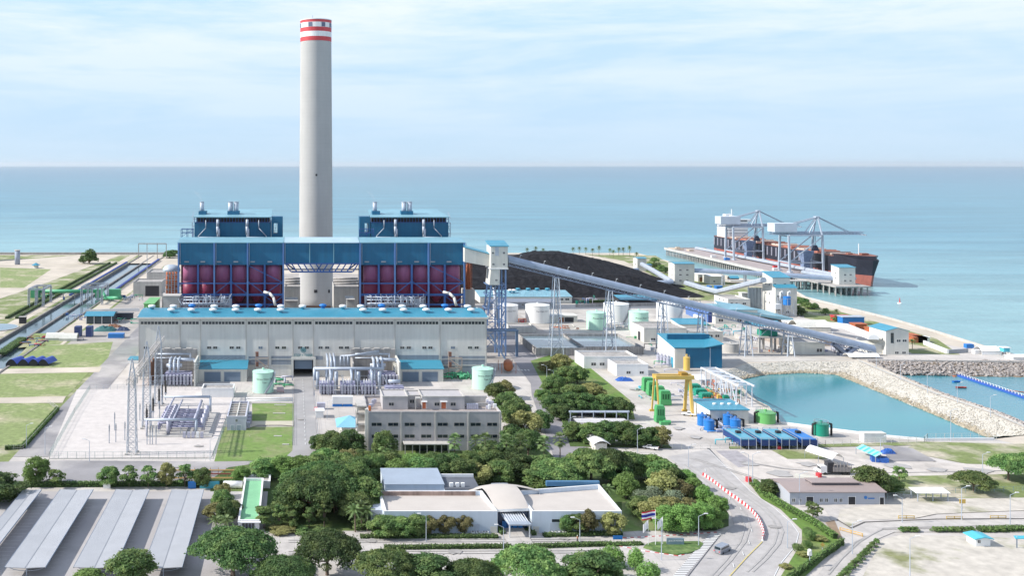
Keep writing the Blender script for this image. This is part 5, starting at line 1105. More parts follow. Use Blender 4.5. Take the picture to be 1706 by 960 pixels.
bldg('coal_workshop', 'long cream workshop with a pale blue roof in front of the coal heap', 800, 953, 511, 495, 38, cream, 'gable', tealp, wins=[(935,499,3,1.2),(945,499,3,1.2)], rise=2.4, yd=712)
w = bldg('workshop_annex', 'lower annex with a white roof and small windows in front of the long workshop', 815, 925, 516, 504, 8, greyw, 'shed', M('white sheeting', (.62,.60,.60), .5, wave=('X',1.6,.04)), wins=[(q,508,1.6,1.2) for q in (852,862,871,881,891,918)], rise=1.2, yd=690)
for i, q in enumerate([850,856,863,880,895,912]):
    yy = 722 if i < 2 else 730; vent(XA(q,yy), yy, 6.6, '%s small vent from the left on the roof of the long workshop' % ordn(i), teal if i > 1 else white, 'vents of the long workshop')
def tank(label, xc, wpx, yb, yt, mat, text=None, tsize=1.0, stair=True, cone=.8, group=None, tang=-1.45, rail=False, name='storage_tank', pipes=None, stm=None):
    D = DZ(yb)+wpx/2*DZ(yb)/F*.9; r = wpx/2*D/F/math.sqrt(1+((xc-CX)/F)**2); h = ZA(yt, D); x = XA(xc, D); c = (x, D, 0); t = thing(name, label, 'tank', c, group)
    b = MB(); b.cyl(c, r, h, 48, cap=False); b.build('shell', mat, t, True); b = MB(); b.lathe((x,D,h), [(r+.12,-.15),(r+.12,.12),(r*.5,cone*.6),(.4,cone)], 48, closed=False); b.build('roof', mat, t)
    b = MB(); b.cyl((x,D,h+cone-.1), .5, .9, 10); b.build('roof_vent', mat, t); b = MB(); b.cyl((x,D,.0), r+.5, .3, 48); b.build('base_ring', concw, t)
    if stair:
        b = MB(); n = 26
        for k in range(n):
            a = R(-78+ k*2.6); z = .6+(h-.6)*k/n; b.cbox((x+(r+.55)*math.cos(a), D+(r+.55)*math.sin(a), z), .9, .9, .14, a); 
            if k: b.beam(P_, (x+(r+1)*math.cos(a), D+(r+1)*math.sin(a), z+1), .1)
            P_ = (x+(r+1)*math.cos(a), D+(r+1)*math.sin(a), z+1)
        b.build('stair', stm or steel, t)
    if rail or True:
        b = MB(); n = 30
        for k in range(n):
            a, d = 2*math.pi*k/n, 2*math.pi*(k+1)/n; q = r-.1
            if rail or k % 5 < 2:
                b.beam((x+q*math.cos(a),D+q*math.sin(a),h), (x+q*math.cos(a),D+q*math.sin(a),h+1.1), .07); b.beam((x+q*math.cos(a),D+q*math.sin(a),h+1.1), (x+q*math.cos(d),D+q*math.sin(d),h+1.1), .07)
        b.build('roof_railing', steel, t)
    if text:
        for j, s_ in enumerate(text): letter_round(t, s_, tsize, c, r, h*.68-j*tsize*1.5, tang-math.atan2(x, D)*.0+.12, black)
    if pipes:
        for sg in pipes: b = MB(); b.path([(x+sg*(r-.6),D-.6,h+.3),(x+sg*(r+.9),D-.6,h-.1),(x+sg*(r+.9),D-.6,.3)], .38, 8); b.build('overflow_pipe', black, t, True)
    t['_r'] = r; del t['_r']; return t
PW = ['Process Water Tank']
tank('pale green water tank standing left of the entrance road before the hall', 438.5, 35, 657, 619, mint, ['Service Water Tank','Tank 1'], 1.0)
tank('pale green water tank standing right of the garages before the hall', 804, 35.5, 651, 614, mint, ['Service Water Tank','Tank 2'], 1.0)
tank('white water tank half hidden behind the blue transfer tower legs', 842, 42, 539, 508, wtank, ['Raw Water Tank 2'], 1.1, False, group='white raw water tanks')
tank('white water tank just right of the transfer tower legs', 895.5, 40.5, 540, 508, wtank, ['Raw Water Tank 1'], 1.1, False, group='white raw water tanks')
tank('pale green water tank left of the second conveyor trestle', 993.5, 33, 551.5, 520.5, mint, PW, 1.2, False)
tank('white tank with a dark stair on its right, behind the second conveyor trestle', 1026.5, 42.5, 541, 506, wtank, stm=M('dark stair', (.12,.13,.16)))
tank('pale green water tank with a coloured pile behind it', 1064, 33, 552.5, 519.5, mint, PW, 1.2, False)
tank('white tank with a thin stair, behind the third conveyor trestle', 1115, 43.5, 538, 505, wtank, stm=lsteel)
# open concrete basins
def basin_thing(label, pp, h, wz, m):
    P = [G(a, c, h) for a, c in pp]; t = thing('settling_basin', label, 'basin', ((P[0].x+P[2].x)/2, (P[0].y+P[2].y)/2, 0), 'settling basins'); x0, x1, y0, y1 = min(p.x for p in P), max(p.x for p in P), min(p.y for p in P), max(p.y for p in P)
    b = MB(); w_ = .7; b.box(x0,x1,y0,y0+w_,0,h); b.box(x0,x1,y1-w_,y1,0,h); b.box(x0,x0+w_,y0+w_,y1-w_,0,h); b.box(x1-w_,x1,y0+w_,y1-w_,0,h); b.build('basin_wall', dirtyc, t)
    b = MB(); b.box(x0+w_,x1-w_,y0+w_,y1-w_,wz-.3,wz); b.build('basin_water', m, t)
    b = MB(); n = int((x1-x0)/2.5)
    for k in range(n+1): xx = x0+(x1-x0)*k/n; MB().box(xx-.15,xx+.15,y0-.3,y0-.01,0,h-.1).build('buttress', concw, t)
    b = MB()
    for k in range(n+1): xx = x0+(x1-x0)*k/n; b.beam((xx,y0+.3,h),(xx,y0+.3,h+1.1),.07)
    b.beam((x0,y0+.3,h+1.1),(x1,y0+.3,h+1.1),.07); b.build('railing', steel, t)
bw = water_mat('basin water', (.16,.22,.26), (.20,.27,.30), .02, .04, .01, .8)
basin_thing('open concrete basin of still water nearer the transfer tower', [(867,557),(940,557),(966,580),(893,580)], 4, 2.9, bw)
basin_thing('open concrete basin of still water reflecting the pale green tank', [(948,556),(1030,556),(1057,578),(972,578)], 4, 2.6, bw)
bldg('pump_house', 'low grey roofed filter house right of the tower legs before the white tanks', 852, 893, 555, 546, 17, cream, 'parapet', dirtyc)
bldg('pump_house', 'open cream shelter between the white tank and the first trestle', 917, 962, 537, 527, 10, cream, 'flat', cream, doors=[(935,4,3,brown),(948,6,3,dark)])
bldg('blue_shelter', 'long open blue roofed shed behind the white tanks', 1034, 1094, 509, 500, 14, dark, 'shed', teal, cat='shed', rise=1.5)
bldg('blue_shelter', 'low blue roofed shed behind the grey roofed pump building', 1132, 1180, 547, 541, 14, cream, 'shed', teal, cat='shed', rise=1.4)
bldg('low_office', 'long low white building with a ribbon window beside the service road garden', 973, 1062, 615, 595, 16, white, 'parapet', dirtyc, wins=[(989,607,2.4,1.4),(1003,607,2.4,1.4),(1022,600,5.5,1.2),(1038,600,5.5,1.2),(1054,600,4,1.2)])
bldg('low_office', 'small white building standing in front of the long low one', 1027, 1080, 627, 608, 13, white, 'parapet', dirtyc, wins=[(1047,621,2,1.2),(1069,621,2,1.2)])
bldg('pump_building', 'cream flat roofed building with a dark doorway right of the basins', 1073, 1144, 571, 547, 22, cream, 'parapet', dirtyc, sdoors=[(.35,4,5,dark)], wins=[(1088,566,2.5,1.6)])
bldg('pump_building', 'lower cream flat roofed building behind the blue hall', 1146, 1205, 571, 553, 16, cream, 'parapet', dirtyc, wins=[(1184,560,2.4,1.4),(1195,560,2.4,1.4)])
h = bldg('blue_hall', 'blue steel hall with a blue roof and a white end wall beside the pond', 1124, 1203, 614, 580, 22, blue, 'none', teal)
for o in list(h.o.children):
    if o.name.startswith('roof'): bpy.data.objects.remove(o)
Z = h.z1; xm = h.x1-6
b = MB(); y0, y1 = h.y0, h.y1; x0, x1 = h.x0, h.x1; o_ = .6
b.add([(x0-o_,y0-o_,Z+.0),(x1-9,y0-o_,Z+.0),(x1+o_,y0-o_,Z+1.8),(x1+o_,y1,Z+3.2),(x0-o_,y1,Z+3.2),(x0+1.5,y0+7,Z+3.4),(x1-1,y0+7,Z+3.6),
       (x0-o_,y0-o_,Z+.35),(x1-9,y0-o_,Z+.35),(x1+o_,y0-o_,Z+2.1),(x1+o_,y1,Z+3.5),(x0-o_,y1,Z+3.5)], [(7,8,9,10,11),(0,1,8,7),(1,2,9,8),(2,3,10,9),(3,4,11,10),(4,0,7,11)]); b.build('roof', teal, h.o)
b = MB(); b.add([(x1-9,y0,Z-.3),(x1,y0,Z-.3),(x1,y0,Z+1.7),(x1,y1,Z-.3),(x1,y1,Z+3.1),(x0,y1,Z-.3),(x0,y1,Z+3.1),(x0,y0,Z-.3)], [(0,1,2),(1,3,4,2),(7,6,5),(3,5,6,4)]); b.build('upper_cladding', blue, h.o)
b = MB(); b.box(x0+1, x1-1.2, y0+12, y0+13.2, Z+1.8, Z+4.6); b.build('roof_monitor', blue, h.o)
b = MB(); b.box(x0-.25, x0-.004, y0, y1, 0, Z-.1); b.add([(x0-.2,y0,Z-.1),(x0-.2,y1,Z-.1),(x0-.2,y1,Z+3)], [(0,2,1)]); b.build('white_end_wall', white, h.o)
b = MB(); b.box(x0, x0+5.2, y0-.3, y0-.004, 0, Z-.4); b.build('white_panel', cream, h.o); door(h.o, x0-.3, y0+2.5, .1, 3.4, 5, teal, side='left')
b = MB(); b.box(XA(1183,y0)-.15, XA(1183,y0)+.15, y0-.2, y0-.003, 0, Z); b.build('downpipe', lsteel, h.o)
tank('small yellow tank standing before the blue steel hall', 1144, 11, 619, 596, yellow, None, 1, False, name='chemical_tank')
for i in range(4): tank('%s grey round vessel left of the blue steel hall' % ordn(i), 1097+5.5*i, 7, 606+1.6*i, 593+1.6*i, pipec, None, 1, False, group='grey vessels by the blue hall', name='vessel')
# thickener tanks behind blue hall
tank('low round concrete thickener tank just behind the blue hall', 1217, 28, 589, 572, concw, None, 1, False, cone=.1, rail=True, name='thickener_tank')
tank('low wide thickener tank farther behind, left of the green machine platform', 1243, 40, 567, 556, concw, None, 1, False, cone=.1, rail=True, name='thickener_tank')
t = thing('machine_platform', 'green dewatering machine under a blue roof on a concrete platform', 'platform', G(1285,580)); D = 525; x0, x1 = XA(1262,D), XA(1308,D); b = MB()
for k in range(3):
    for y_ in (D, D+9): b.cbox((x0+1+(x1-x0-2)*k/2,y_,0), 1, 1, 8)
b.box(x0,x1,D-1,D+10,8,8.5); b.build('platform_frame', concw, t); b = MB(); b.box(x0+3,x1-3,D+2,D+7,8.6,11.6); b.build('machine', dgreen, t); b = MB()
for x_ in (x0+1,x1-1,(x0+x1)/2):
    for y_ in (D,D+9): b.beam((x_,y_,8.5),(x_,y_,14.5),.3)
b.beam((x0+1,D,8.5),((x0+x1)/2,D,14.5),.2); b.build('roof_posts', lsteel, t); b = MB(); b.add([(x0-2,D-1.5,14.5),(x1+1,D-1.5,13.9),(x1+1,D+11,15.5),(x0-2,D+11,16)], [(0,1,2,3)]); b.box(x0-2,x1+1,D+10.9,D+11.2,13,15.3); b.build('roof', teal, t)
bldg('cream_plant_room', 'cream flat roofed plant room under the low part of the conveyor', 1322, 1374, 591, 571, 16, cream, 'parapet', dirtyc, wins=[(1365,584,3,1.8)])
bldg('concrete_tank_house', 'large brown grey open concrete tank behind the cream plant room', 1300, 1390, 577, 563, 26, M('brown concrete', (.33,.28,.24), .9, streak=.2), 'parapet', dirtyc, cat='open tank')
w = bldg('sloped_roof_hall', 'cream hall with a large pale blue sloping roof left of the tall tower', 1192, 1262, 540, 517, 26, cream, 'flat', tealp, wins=[(1201,534,3,1.8),(1232,534,3,1.8)])
b = MB(); b.add([(w.x0+4,w.y0-1,w.z1+1),(w.x1+22,w.y0-1,w.z1-5),(w.x1+16,w.y1,w.z1-3.5),(w.x0+10,w.y1,w.z1+2.6)], [(0,1,2,3)]); b.add([(w.x0+4,w.y0-1,w.z1+.4),(w.x1+22,w.y0-1,w.z1-7),(w.x1+22,w.y0-1,w.z1-5.05),(w.x0+4,w.y0-1,w.z1+.95)],[(0,1,2,3)]); b.build('sloping_roof', tealp, w.o)
b = MB(); b.box(w.x1, w.x1+21, w.y0+1, w.y1-2, 0, w.z1-7.2); b.build('lower_wing', cream, w.o)
t = thing('blue_vault_shed', 'blue barrel vaulted shed with a dark blue end right of the white tanks', 'vaulted shed', G(1178,538)); D = DZ(538); x0, x1 = XA(1180,D), XA(1192,D)
b = MB(); b.vault(x0-.3, x1+.3, D, D+36, 4.5, 4.2, 12, 'y', .3); b.box(x0, x0+.2, D+.3, D+36, 0, 4.5); b.box(x1-.2, x1, D+.3, D+36, 0, 4.5); b.build('vault', M('mid blue sheeting', (.09,.17,.40), .5), t); b = MB(); vs = [(x0+.3+(x1-x0-.6)*k/12, D+.3, 4.3+4*math.sin(math.pi*k/12)) for k in range(13)]; b.add([(x0+.3,D+.3,0)]+vs+[(x1-.3,D+.3,0)], [tuple(range(15))]); b.build('end_wall', M('dark blue paint', (.015,.04,.20), .5), t)
for i in range(4):
    p = G(1156+3.6*i, 527+1.6*i, 1.2); b = MB(); b.tube(p, p+Vector((4.5,.2,0)), 1.25, 12); tag(b.build('horizontal_tank', white, None, True), '%s white horizontal cylinder in the row left of the blue vaulted shed' % ordn(i), 'cylinder', 'white cylinders by the blue vault')
bldg('cream_block', 'cream flat roofed block with small windows behind the long conveyor', 1213, 1250, 525, 499, 22, cream, 'parapet', dirtyc, wins=[(1211+8,506,1.4,1.4),(1227,506,1.4,1.4),(1240,506,2.4,1.2)], swins=[(.3,9,1.3,1.4),(.6,9,1.3,1.4)])
bldg('wall_tower', 'slim cream stair block left of the tall conveyor tower', 1236, 1246, 0, 489, 5, cream, 'flat', cream, cat='stair block', yd=672)
b = MB(); x0, x1 = XA(1247,665), XA(1270,665)
for k in range(5): xx = x0+(x1-x0)*k/4; b.beam((xx,665,0),(xx,665,18-k*.3),.3)
b.box(x0,x1,666,666.3,0,17); tag(b.build('dark_screen', M('grey mesh screen', (.22,.26,.29), .8, streak=.2)), 'grey screened conveyor trestle between stair block and tall tower', 'screen')
# tall conveyor tower
t = bldg('conveyor_tower', 'tall cream conveyor tower with blue roofs, a blue tank and white ducts', 1287, 1316, 526, 463, 14, cream, 'shed', teal, cat='conveyor tower', rise=2.6, wins=[(1291,474,1.8,1.3),(1307.5,474,1.8,1.3)], swins=[(.3,20,1.3,1.3),(.65,20,1.3,1.3),(.3,14,1.3,1.3),(.65,14,1.3,1.3),(.3,8,1.3,1.3),(.65,8,1.3,1.3)])
x0, x1, y0 = t.x0, t.x1, t.y0; b = MB(); zc_ = ZA(480,y0-4); b.box(x0+.1, x1+2.6, y0-4, y0-.004, 0, zc_); b.build('front_block', cream, t.o); b = MB(); b.add([(x0-.2,y0-4.4,zc_+.02),(x1+2.8,y0-4.4,zc_+.02),(x1+2.8,y0-.01,zc_+2),(x0-.2,y0-.01,zc_+2)],[(0,1,2,3)]); b.build('lower_roof', teal, t.o)
for q, r_ in ((1297,494),(1297,516),(1312,520)): win(t.o, XA(q,y0-4), y0-4, ZA(r_,y0-4), 1.8, 1.2)
b = MB(); x_ = XA(1311,y0-7); b.cyl((x_,y0-7,ZA(508,y0-7)), 2.3, 5.5, 14); b.build('blue_tank', btank, t.o); b = MB(); zf = ZA(510,y0-7)
for dx in (-5,-1,3):
    for dy in (-10,-5): b.beam((x_+dx,y0+dy,0),(x_+dx,y0+dy,zf+5),.25)
for z in (zf,zf-5,zf-10,zf+5): b.beam((x_-5,y0-10,z),(x_+3,y0-10,z),.22); b.beam((x_-5,y0-5,z),(x_+3,y0-5,z),.22)
for z in (zf,zf-5): b.beam((x_-5,y0-10,z),(x_+3,y0-10,z-5),.15); b.beam((x_+3,y0-10,z),(x_-5,y0-10,z-5),.15)
b.build('steel_frame', steel, t.o); b = MB(); b.box(x_-8,x_-4.2,y0-8,y0-4.1,zf-2,zf+1.2); b.build('white_cabin', white, t.o)
for dx in (-3.4,1.6): b = MB(); b.path([(x_+dx,y0-5,zf+3),(x_+dx,y0-5,zf+8.5),(x_+dx+1.4,y0-5,zf+9.4),(x_+dx+1.6,y0-5,zf+7.6)], .42, 8); b.build('white_duct', white, t.o, True)
gallery('low_conveyor', 'white covered conveyor running from the shore tower to the tall conveyor tower', [G(1143,474,1), G(1168,482,1.5), G(1196,489,3.5), Vector((XA(1272,655), 655, ZA(470,655)))], 4, 3.2, PC)
# shore towers
bldg('shore_tower', 'cream conveyor house with a blue roof beside the jetty approach', 1124, 1157, 475, 440, 14, cream, 'gable', teal, cat='conveyor house', rise=.9, wins=[(1133.5,450,2,1.2),(1145,450,2,1.2),(1133.5,458,2,1.2),(1145,458,2,1.2),(1133.5,467.5,2,1.2),(1145,467.5,2,1.2)], swins=[(.4,13,1.4,1.2),(.4,8,1.4,1.2)])
bldg('shore_tower', 'small cream conveyor house with a blue roof farther up the shore', 1062, 1077, 452, 431, 12, cream, 'gable', teal, cat='conveyor house', rise=.8, swins=[(.4,6,1.4,1.2)]); bldg('shore_shed', 'tiny blue roofed shed right of the small shore conveyor house', 1078, 1086, 450, 442, 8, cream, 'gable', teal, cat='shed', rise=.8)
gallery('shore_conveyor', 'pale conveyor sloping from the small shore house down to the bigger one', [G(1066,441,6)+Vector((0,-6,0)), G(1092,455,6), G(1118,471,3)], 4, 3, PC)
gallery('shore_conveyor', 'low conveyor piece running left from the small shore house over the coal yard', [G(1062,452,4), G(1036,455,4)], 4, 3, gbelt); gallery('shore_conveyor', 'low conveyor from the coal yard to the foot of the bigger shore house', [G(1091,474,2), G(1121,472,3)], 4, 3, gbelt)
gallery('jetty_conveyor', 'long grey blue conveyor from the shore house out to the jetty house', [Vector((XA(1157,820), 824, ZA(455,820))), Vector((XA(1250,812), 816, ZA(459,812))), Vector((XA(1391,804), 808, ZA(468,804)))], 4.2, 3.6, gbelt)
for i, q in enumerate((1196,1236)):
    p = G(q, 474+i); t = thing('conveyor_trestle', '%s thin trestle under the conveyor to the jetty' % ordn(i), 'trestle', p); b = MB(); b.lattice((p.x,815,0), 2, 9, 1.6, 3, .15, .08); b.build('mast', steel, t)
bldg('shore_garage', 'low cream garage block with brown doors beside the shore conveyor house', 1163, 1181, 470, 458, 26, cream, 'flat', white, doors=[(1168,3,4,brown),(1176,3,4,brown)], cat='garage')
bldg('shore_garage', 'small cream building right of the low garage block', 1182, 1204, 474, 461, 14, cream, 'gable', white, cat='building', wins=[(1190,469,1.6,1.2)], rise=.8)
bldg('shore_shelter', 'small blue domed shelter near the jetty root', 1217, 1231, 468, 464, 6, dark, 'gable', teal, cat='shelter', rise=1.6)
for i, q in enumerate((1182,1194)): bldg('blue_container', '%s blue container near the jetty root' % ('left','right')[i], q, q+(4 if i == 0 else 10), 483, 477.5, 5, btank, 'flat', btank, cat='container', group='blue containers near the jetty')
# seaside row on the right
for i, (a, d, yb_, yt_, m) in enumerate([(1392,1420,536,528,redp),(1404,1440,542,529,btank),(1425,1444,550,541,rust),(1450,1470,556,548,rust),(1516,1530,566,559,rust),(1522,1545,572,563,rust)]):
    bldg('cargo_store', '%s flat store of red or blue containers from the left along the seawall' % ordn(i), a, d, yb_, yt_, 6, m, 'flat', lsteel if i == 1 else m, cat='store', group='seaside stores')
t = thing('vaulted_shed', 'grey barrel vaulted shed in front of the seawall containers', 'vaulted shed', G(1345,552)); D = DZ(553); x0, x1 = XA(1330,D), XA(1384,D); b = MB(); b.vault(x0, x1, D, D+13, 2.5, 3.6, 12, 'x', .3); b.box(x0,x1,D,D+.3,0,2.5); b.box(x0,x0+.3,D+.3,D+13,0,2.5); b.box(x1-.3,x1,D+.3,D+13,0,2.5); b.build('vault', cream, t); b = MB(); b.box(x1+.01,x1+.1,D+1,D+12,.1,5); b.build('end_wall', greyw, t)
for i in range(3): p = G(1303+11*i, 541+5*i, 0); b = MB(); b.vault(p.x, p.x+7, p.y, p.y+5, 1.6, 1.4, 8, 'x', .2); b.box(p.x,p.x+7,p.y,p.y+.2,0,1.6); tag(b.build('small_vault', white), '%s small white vaulted cover between tall tower and grey vault' % ordn(i), 'cover', 'small white vaulted covers')
gallery('covered_conveyor', 'white covered conveyor leading right into the end house with the blue roof', [G(1366,543,4), G(1410,547,6), G(1456,566,8)], 5, 2.6, white)
t = bldg('end_house', 'cream conveyor end house with a blue roof above the rock slope', 1476, 1514, 592, 552, 15, cream, 'gabley', teal, cat='conveyor house', rise=1.7, wins=[(1497,568,2.2,1.2),(1507,568,2.2,1.2),(1494,588,2,1.2),(1506,588,2,1.2)], swins=[(.2,8,1.4,1.2),(.5,8,1.4,1.2),(.8,8,1.4,1.2)])
b = MB(); b.box(XA(1484,t.y0), XA(1489,t.y0), t.y0-.06, t.y0+.01, ZA(572,t.y0), ZA(555,t.y0)); b.build('tall_window', glass, t.o); b = MB(); b.box(t.x0-8, t.x0-.01, t.y0+3, t.y1, 0, 5); b.build('annex', cream, t.o)
bldg('seaside_hut', 'small white hut among the containers by the seawall', 1530, 1549, 572, 563, 5, white, 'flat', white, cat='hut')
wall_path('yard_wall', px([(1540,575),(1578,590)]), 1, 2.4, white, 'white yard wall near the seawall right of the end house', 'wall'); wall_path('yard_wall', px([(1580,590),(1611,588)]), 1, 2.2, greyw, 'grey yard wall near the seawall', 'wall')
t = thing('white_tent', 'white vaulted tent near the right end of the seawall', 'tent', G(1640,592)); p = G(1636,592); b = MB(); b.vault(p.x, p.x+10, p.y, p.y+7, 2, 2.2, 8, 'x', .2); b.box(p.x,p.x+10,p.y,p.y+.2,0,2); b.build('cover', canvas, t)
for i, (q, r_, m) in enumerate([(1614,580,btank),(1632,585,btank),(1628,590,white)]): p = G(q,r_); tag(MB().cbox(p, 4, 2.5, 2.2).build('store_box', m), '%s store box near the white tent on the seawall' % ordn(i), 'box', 'store boxes by the seawall tent')
p = G(1674,594); t = thing('watch_post', 'small watch post on stilts at the right end of the seawall', 'watch post', p); b = MB()
for dx in (-1,1):
    for dy in (-1,1): b.beam(p+Vector((dx,dy,0)), p+Vector((dx,dy,4)), .2)
b.build('stilts', steel, t); MB().cbox(p+Vector((0,0,2.5)), 3, 3, 2).build('cabin', cyan, t); MB().cbox(p+Vector((0,0,4.6)), 4, 4, .3).build('roof', white, t)
bldg('seaside_hut', 'pale low roof cut by the right edge at the seawall', 1688, 1720, 601, 596, 6, white, 'gable', white, cat='hut')
b = MB(); p = G(1435,597); b.cbox(p, 8, 4, .2); b.vault(p.x-8, p.x+8, p.y-3, p.y+3, 1.2, 1.4, 8, 'x', .2); tag(b.build('low_cover', white), 'white ribbed low cover beside the conveyor support', 'cover')
# ================================================================ jetty, ship, cranes
t = thing('jetty', 'long concrete jetty on many piles reaching out to the moored ship', 'jetty', (450,1000,SEA)); b = MB(); b.box(428,475,880,1142,2.2,3.2); b.box(450,475,862,880,2.2,3.2); b.build('deck', M('jetty deck', (.36,.31,.30), .9, var=.15), t)
b = MB(); b.box(427,428.6,880,1143,1.6,4.2); b.box(428.6,475,1141.5,1143,1.6,4); b.build('edge_beam', concw, t)
for k in range(60): MB().cyl((429.5,882+k*4.4,SEA-3), .65, 9.7, 8).build('pile', dirtyc, t)
for k in range(16): MB().cyl((429+k*3,881,SEA-3), .6, 9.7, 8).build('pile', dirtyc, t)
for k in range(62): MB().cbox((428.2,882+k*4.3,3.2), .9, 1.2, 1.0).build('bollard', cream, t)
b = MB(); b.box(430,440,1118,1138,3.2,4.6); b.cbox((436,1126,4.6), 4, 4, 1.5); b.cbox((443,1108,3.2), 5, 8, 1.6); b.build('loading_gear', M('pale gear', (.5,.42,.33)), t)
gallery('deck_conveyor', 'long pale conveyor lying along the jetty deck beside the ship', [(459,1130,3.6),(459,812,5.5)], 4, 2.6, PC)
gallery('deck_conveyor', 'second low conveyor on the jetty near the jetty house', [(452,880,3.4),(447,820,6)], 3.6, 2.4, PC)
t = thing('jetty_platform', 'low dark platform on piles carrying the jetty house', 'platform', (446,796,SEA)); b = MB(); b.box(430,458,786,862,2,3.1); b.build('deck', dirtyc, t)
for k in range(7):
    for j in range(8): MB().cyl((431+k*4.2,788+j*9,SEA-3), .55, 9.5, 7).build('pile', dirtyc, t)
bldg('jetty_house', 'cream conveyor house with a blue roof standing at the jetty end', 1398, 1425, 474, 446, 12, cream, 'shed', teal, cat='conveyor house', z0=3.1, rise=1.2, wins=[(1408,458,1.8,1.2),(1417,458,1.8,1.2),(1408,468,1.8,1.2),(1417,468,1.8,1.2)], swins=[(.4,9,1.3,1.2),(.4,5,1.3,1.2)], yd=797)
t = thing('access_bridge', 'low trestle bridge from the shore to the jetty platform', 'bridge', (400,835,SEA)); b = MB(); x0 = XA(1290,835); b.box(x0-40,430,828,838,1.8,2.6); b.build('deck', concw, t); 
for k in range(14):
    for yy in (829,837): MB().cyl((x0-20+k*6,yy,SEA-3), .6, 9.2, 7).build('pile', dirtyc, t)
# ship
SX, SY0, SY1, SW = 477.0, 846.0, 1138.0, 31.0
ship = thing('cargo_ship', 'large black and red bulk cargo ship moored behind the jetty', 'ship', (SX+SW/2, 990, SEA))
def hull(z0, z1, name, m, flare=0):
    b = MB(); st = []; L_ = SY1-SY0; cx_ = SX+SW/2
    for k in range(29):
        u = k/28; yy = SY0+L_*u
        if u < .14: w = math.sin(u/.14*math.pi/2)**.75
        elif u > .93: w = 1-.35*((u-.93)/.07)**2
        else: w = 1
        st.append((yy, w))
    vs = []; 
    for yy, w in st:
        for z in (z0, z1):
            u = (yy-SY0)/L_; rk = max(0, 1-u/.10)*(z-SEA)*.35*-1; ww = max(.25, w*SW/2*(1-.0)+ (max(0,1-u/.14)*(z/22)*3 if z > 4 else 0)); vs += [(cx_-ww, yy+rk, z), (cx_+ww, yy+rk, z)]
    n = len(st); fs = []
    for k in range(n-1):
        a, c_ = 4*k, 4*(k+1); fs += [(a, c_, c_+2, a+2), (c_+1, a+1, a+3, c_+3), (a+2, c_+2, c_+3, a+3)]
    fs += [(0,2,3,1), (4*(n-1), 4*(n-1)+1, 4*(n-1)+3, 4*(n-1)+2)]; b.add(vs, fs); return b.build(name, m, ship)
hull(SEA-1, 5.2, 'lower_hull', hullr); hull(5.202, 18.5, 'upper_hull', hullb)
b = MB(); b.box(SX+1,SX+SW-1,SY0+34,SY1-10,18.5,18.7); b.build('deck', decko, ship)
b = MB(); cx_ = SX+SW/2; b.add([(cx_,SY0-6.5,18.5),(cx_-8,SY0+5,18.5),(cx_-SW/2+.2,SY0+30,18.5),(cx_+SW/2-.2,SY0+30,18.5),(cx_+8,SY0+5,18.5),(cx_,SY0-8.2,22),(cx_-9.5,SY0+5,21.5),(cx_-SW/2,SY0+30,21),(cx_+SW/2,SY0+30,21),(cx_+9.5,SY0+5,21.5)], [(0,1,6,5),(1,2,7,6),(2,3,8,7),(3,4,9,8),(4,0,5,9),(5,6,7,8,9)]); b.build('forecastle', hullb, ship)
b = MB(); b.add([(cx_,SY0-7,22.02),(cx_-8.5,SY0+6,21.6),(cx_-SW/2+1,SY0+29,21.1),(cx_+SW/2-1,SY0+29,21.1),(cx_+8.5,SY0+6,21.6)], [(0,1,2,3,4)]); b.build('forecastle_deck', decko, ship)
for k in range(9):
    yy = SY0+42+k*24; b = MB(); b.box(SX+5,SX+SW-5,yy,yy+16,18.7,20.4); hc = b.build('hatch', M('hatch red', (.42,.17,.12), .7, var=.2) if k % 2 else M('hatch cream', (.55,.47,.40), .7, var=.2), ship); b = MB(); b.box(SX+4.5,SX+SW-4.5,yy+7.6,yy+8.4,20.41,20.9); b.build('hatch_seam', decko, hc)
for k in range(24): b = MB(); yy = SY0+70+k*9; b.box(SX-.12,SX-.01,yy,yy+2.4,9,17.5); b.build('fender_mark', M('fender grey', (.22,.22,.27), .8), ship)
b = MB(); b.box(SX+3,SX+SW-3,SY1-36,SY1-14,18.7,36); b.build('deckhouse', white, ship)
b = MB(); b.box(SX-1,SX+SW+1,SY1-36,SY1-29,36.003,38.8); b.build('bridge_wing', white, ship); b = MB(); b.box(SX+4,SX+SW-4,SY1-36.2,SY1-36.01,36.8,38.0); b.build('bridge_window', glass, ship)
for z in (23,26.5,30,33.3): b = MB(); b.box(SX+3.5,SX+SW-3.5,SY1-36.15,SY1-36.01,z,z+.8); b.build('cabin_windows', greyw, ship)
b = MB(); b.box(SX+9,SX+17,SY1-22,SY1-15,36.004,44); b.build('funnel', white, ship); b = MB(); b.tube((SX+12,SY1-31,38.8),(SX+12,SY1-31,50),.5,6); b.beam((SX+9,SY1-31,46),(SX+15,SY1-31,46),.4); b.cbox((SX+12,SY1-31,42), 4, 3, 1); b.build('mast', white, ship)
for k in (0,1): b = MB(); b.tube((SX+2+3*k,SY1-40,19),(SX+2+3*k,SY1-40,34),.4,6); b.tube((SX+2+3*k,SY1-40,30),(SX-6,SY1-48,24),.3,6); b.build('derrick', white, ship)
b = MB(); b.tube((cx_,SY0+18,21),(cx_,SY0+18,31),.35,6); b.build('foremast', white, ship); b = MB(); b.cbox((cx_,SY0+10,21.8), 6, 4, 1.5); b.cbox((cx_-6,SY0+22,21), 4, 4, 1.4); b.build('windlass', decko, ship)
b = MB(); b.box(SX+1,SX+1.15,SY0+34,SY1-12,19.6,19.75)
for k in range(60): yy = SY0+34+k*4; b.box(SX+1,SX+1.12,yy,yy+.15,18.7,19.7)
b.build('deck_railing', decko, ship)
letter_m = M('white lettering', (.7,.7,.72), .7)
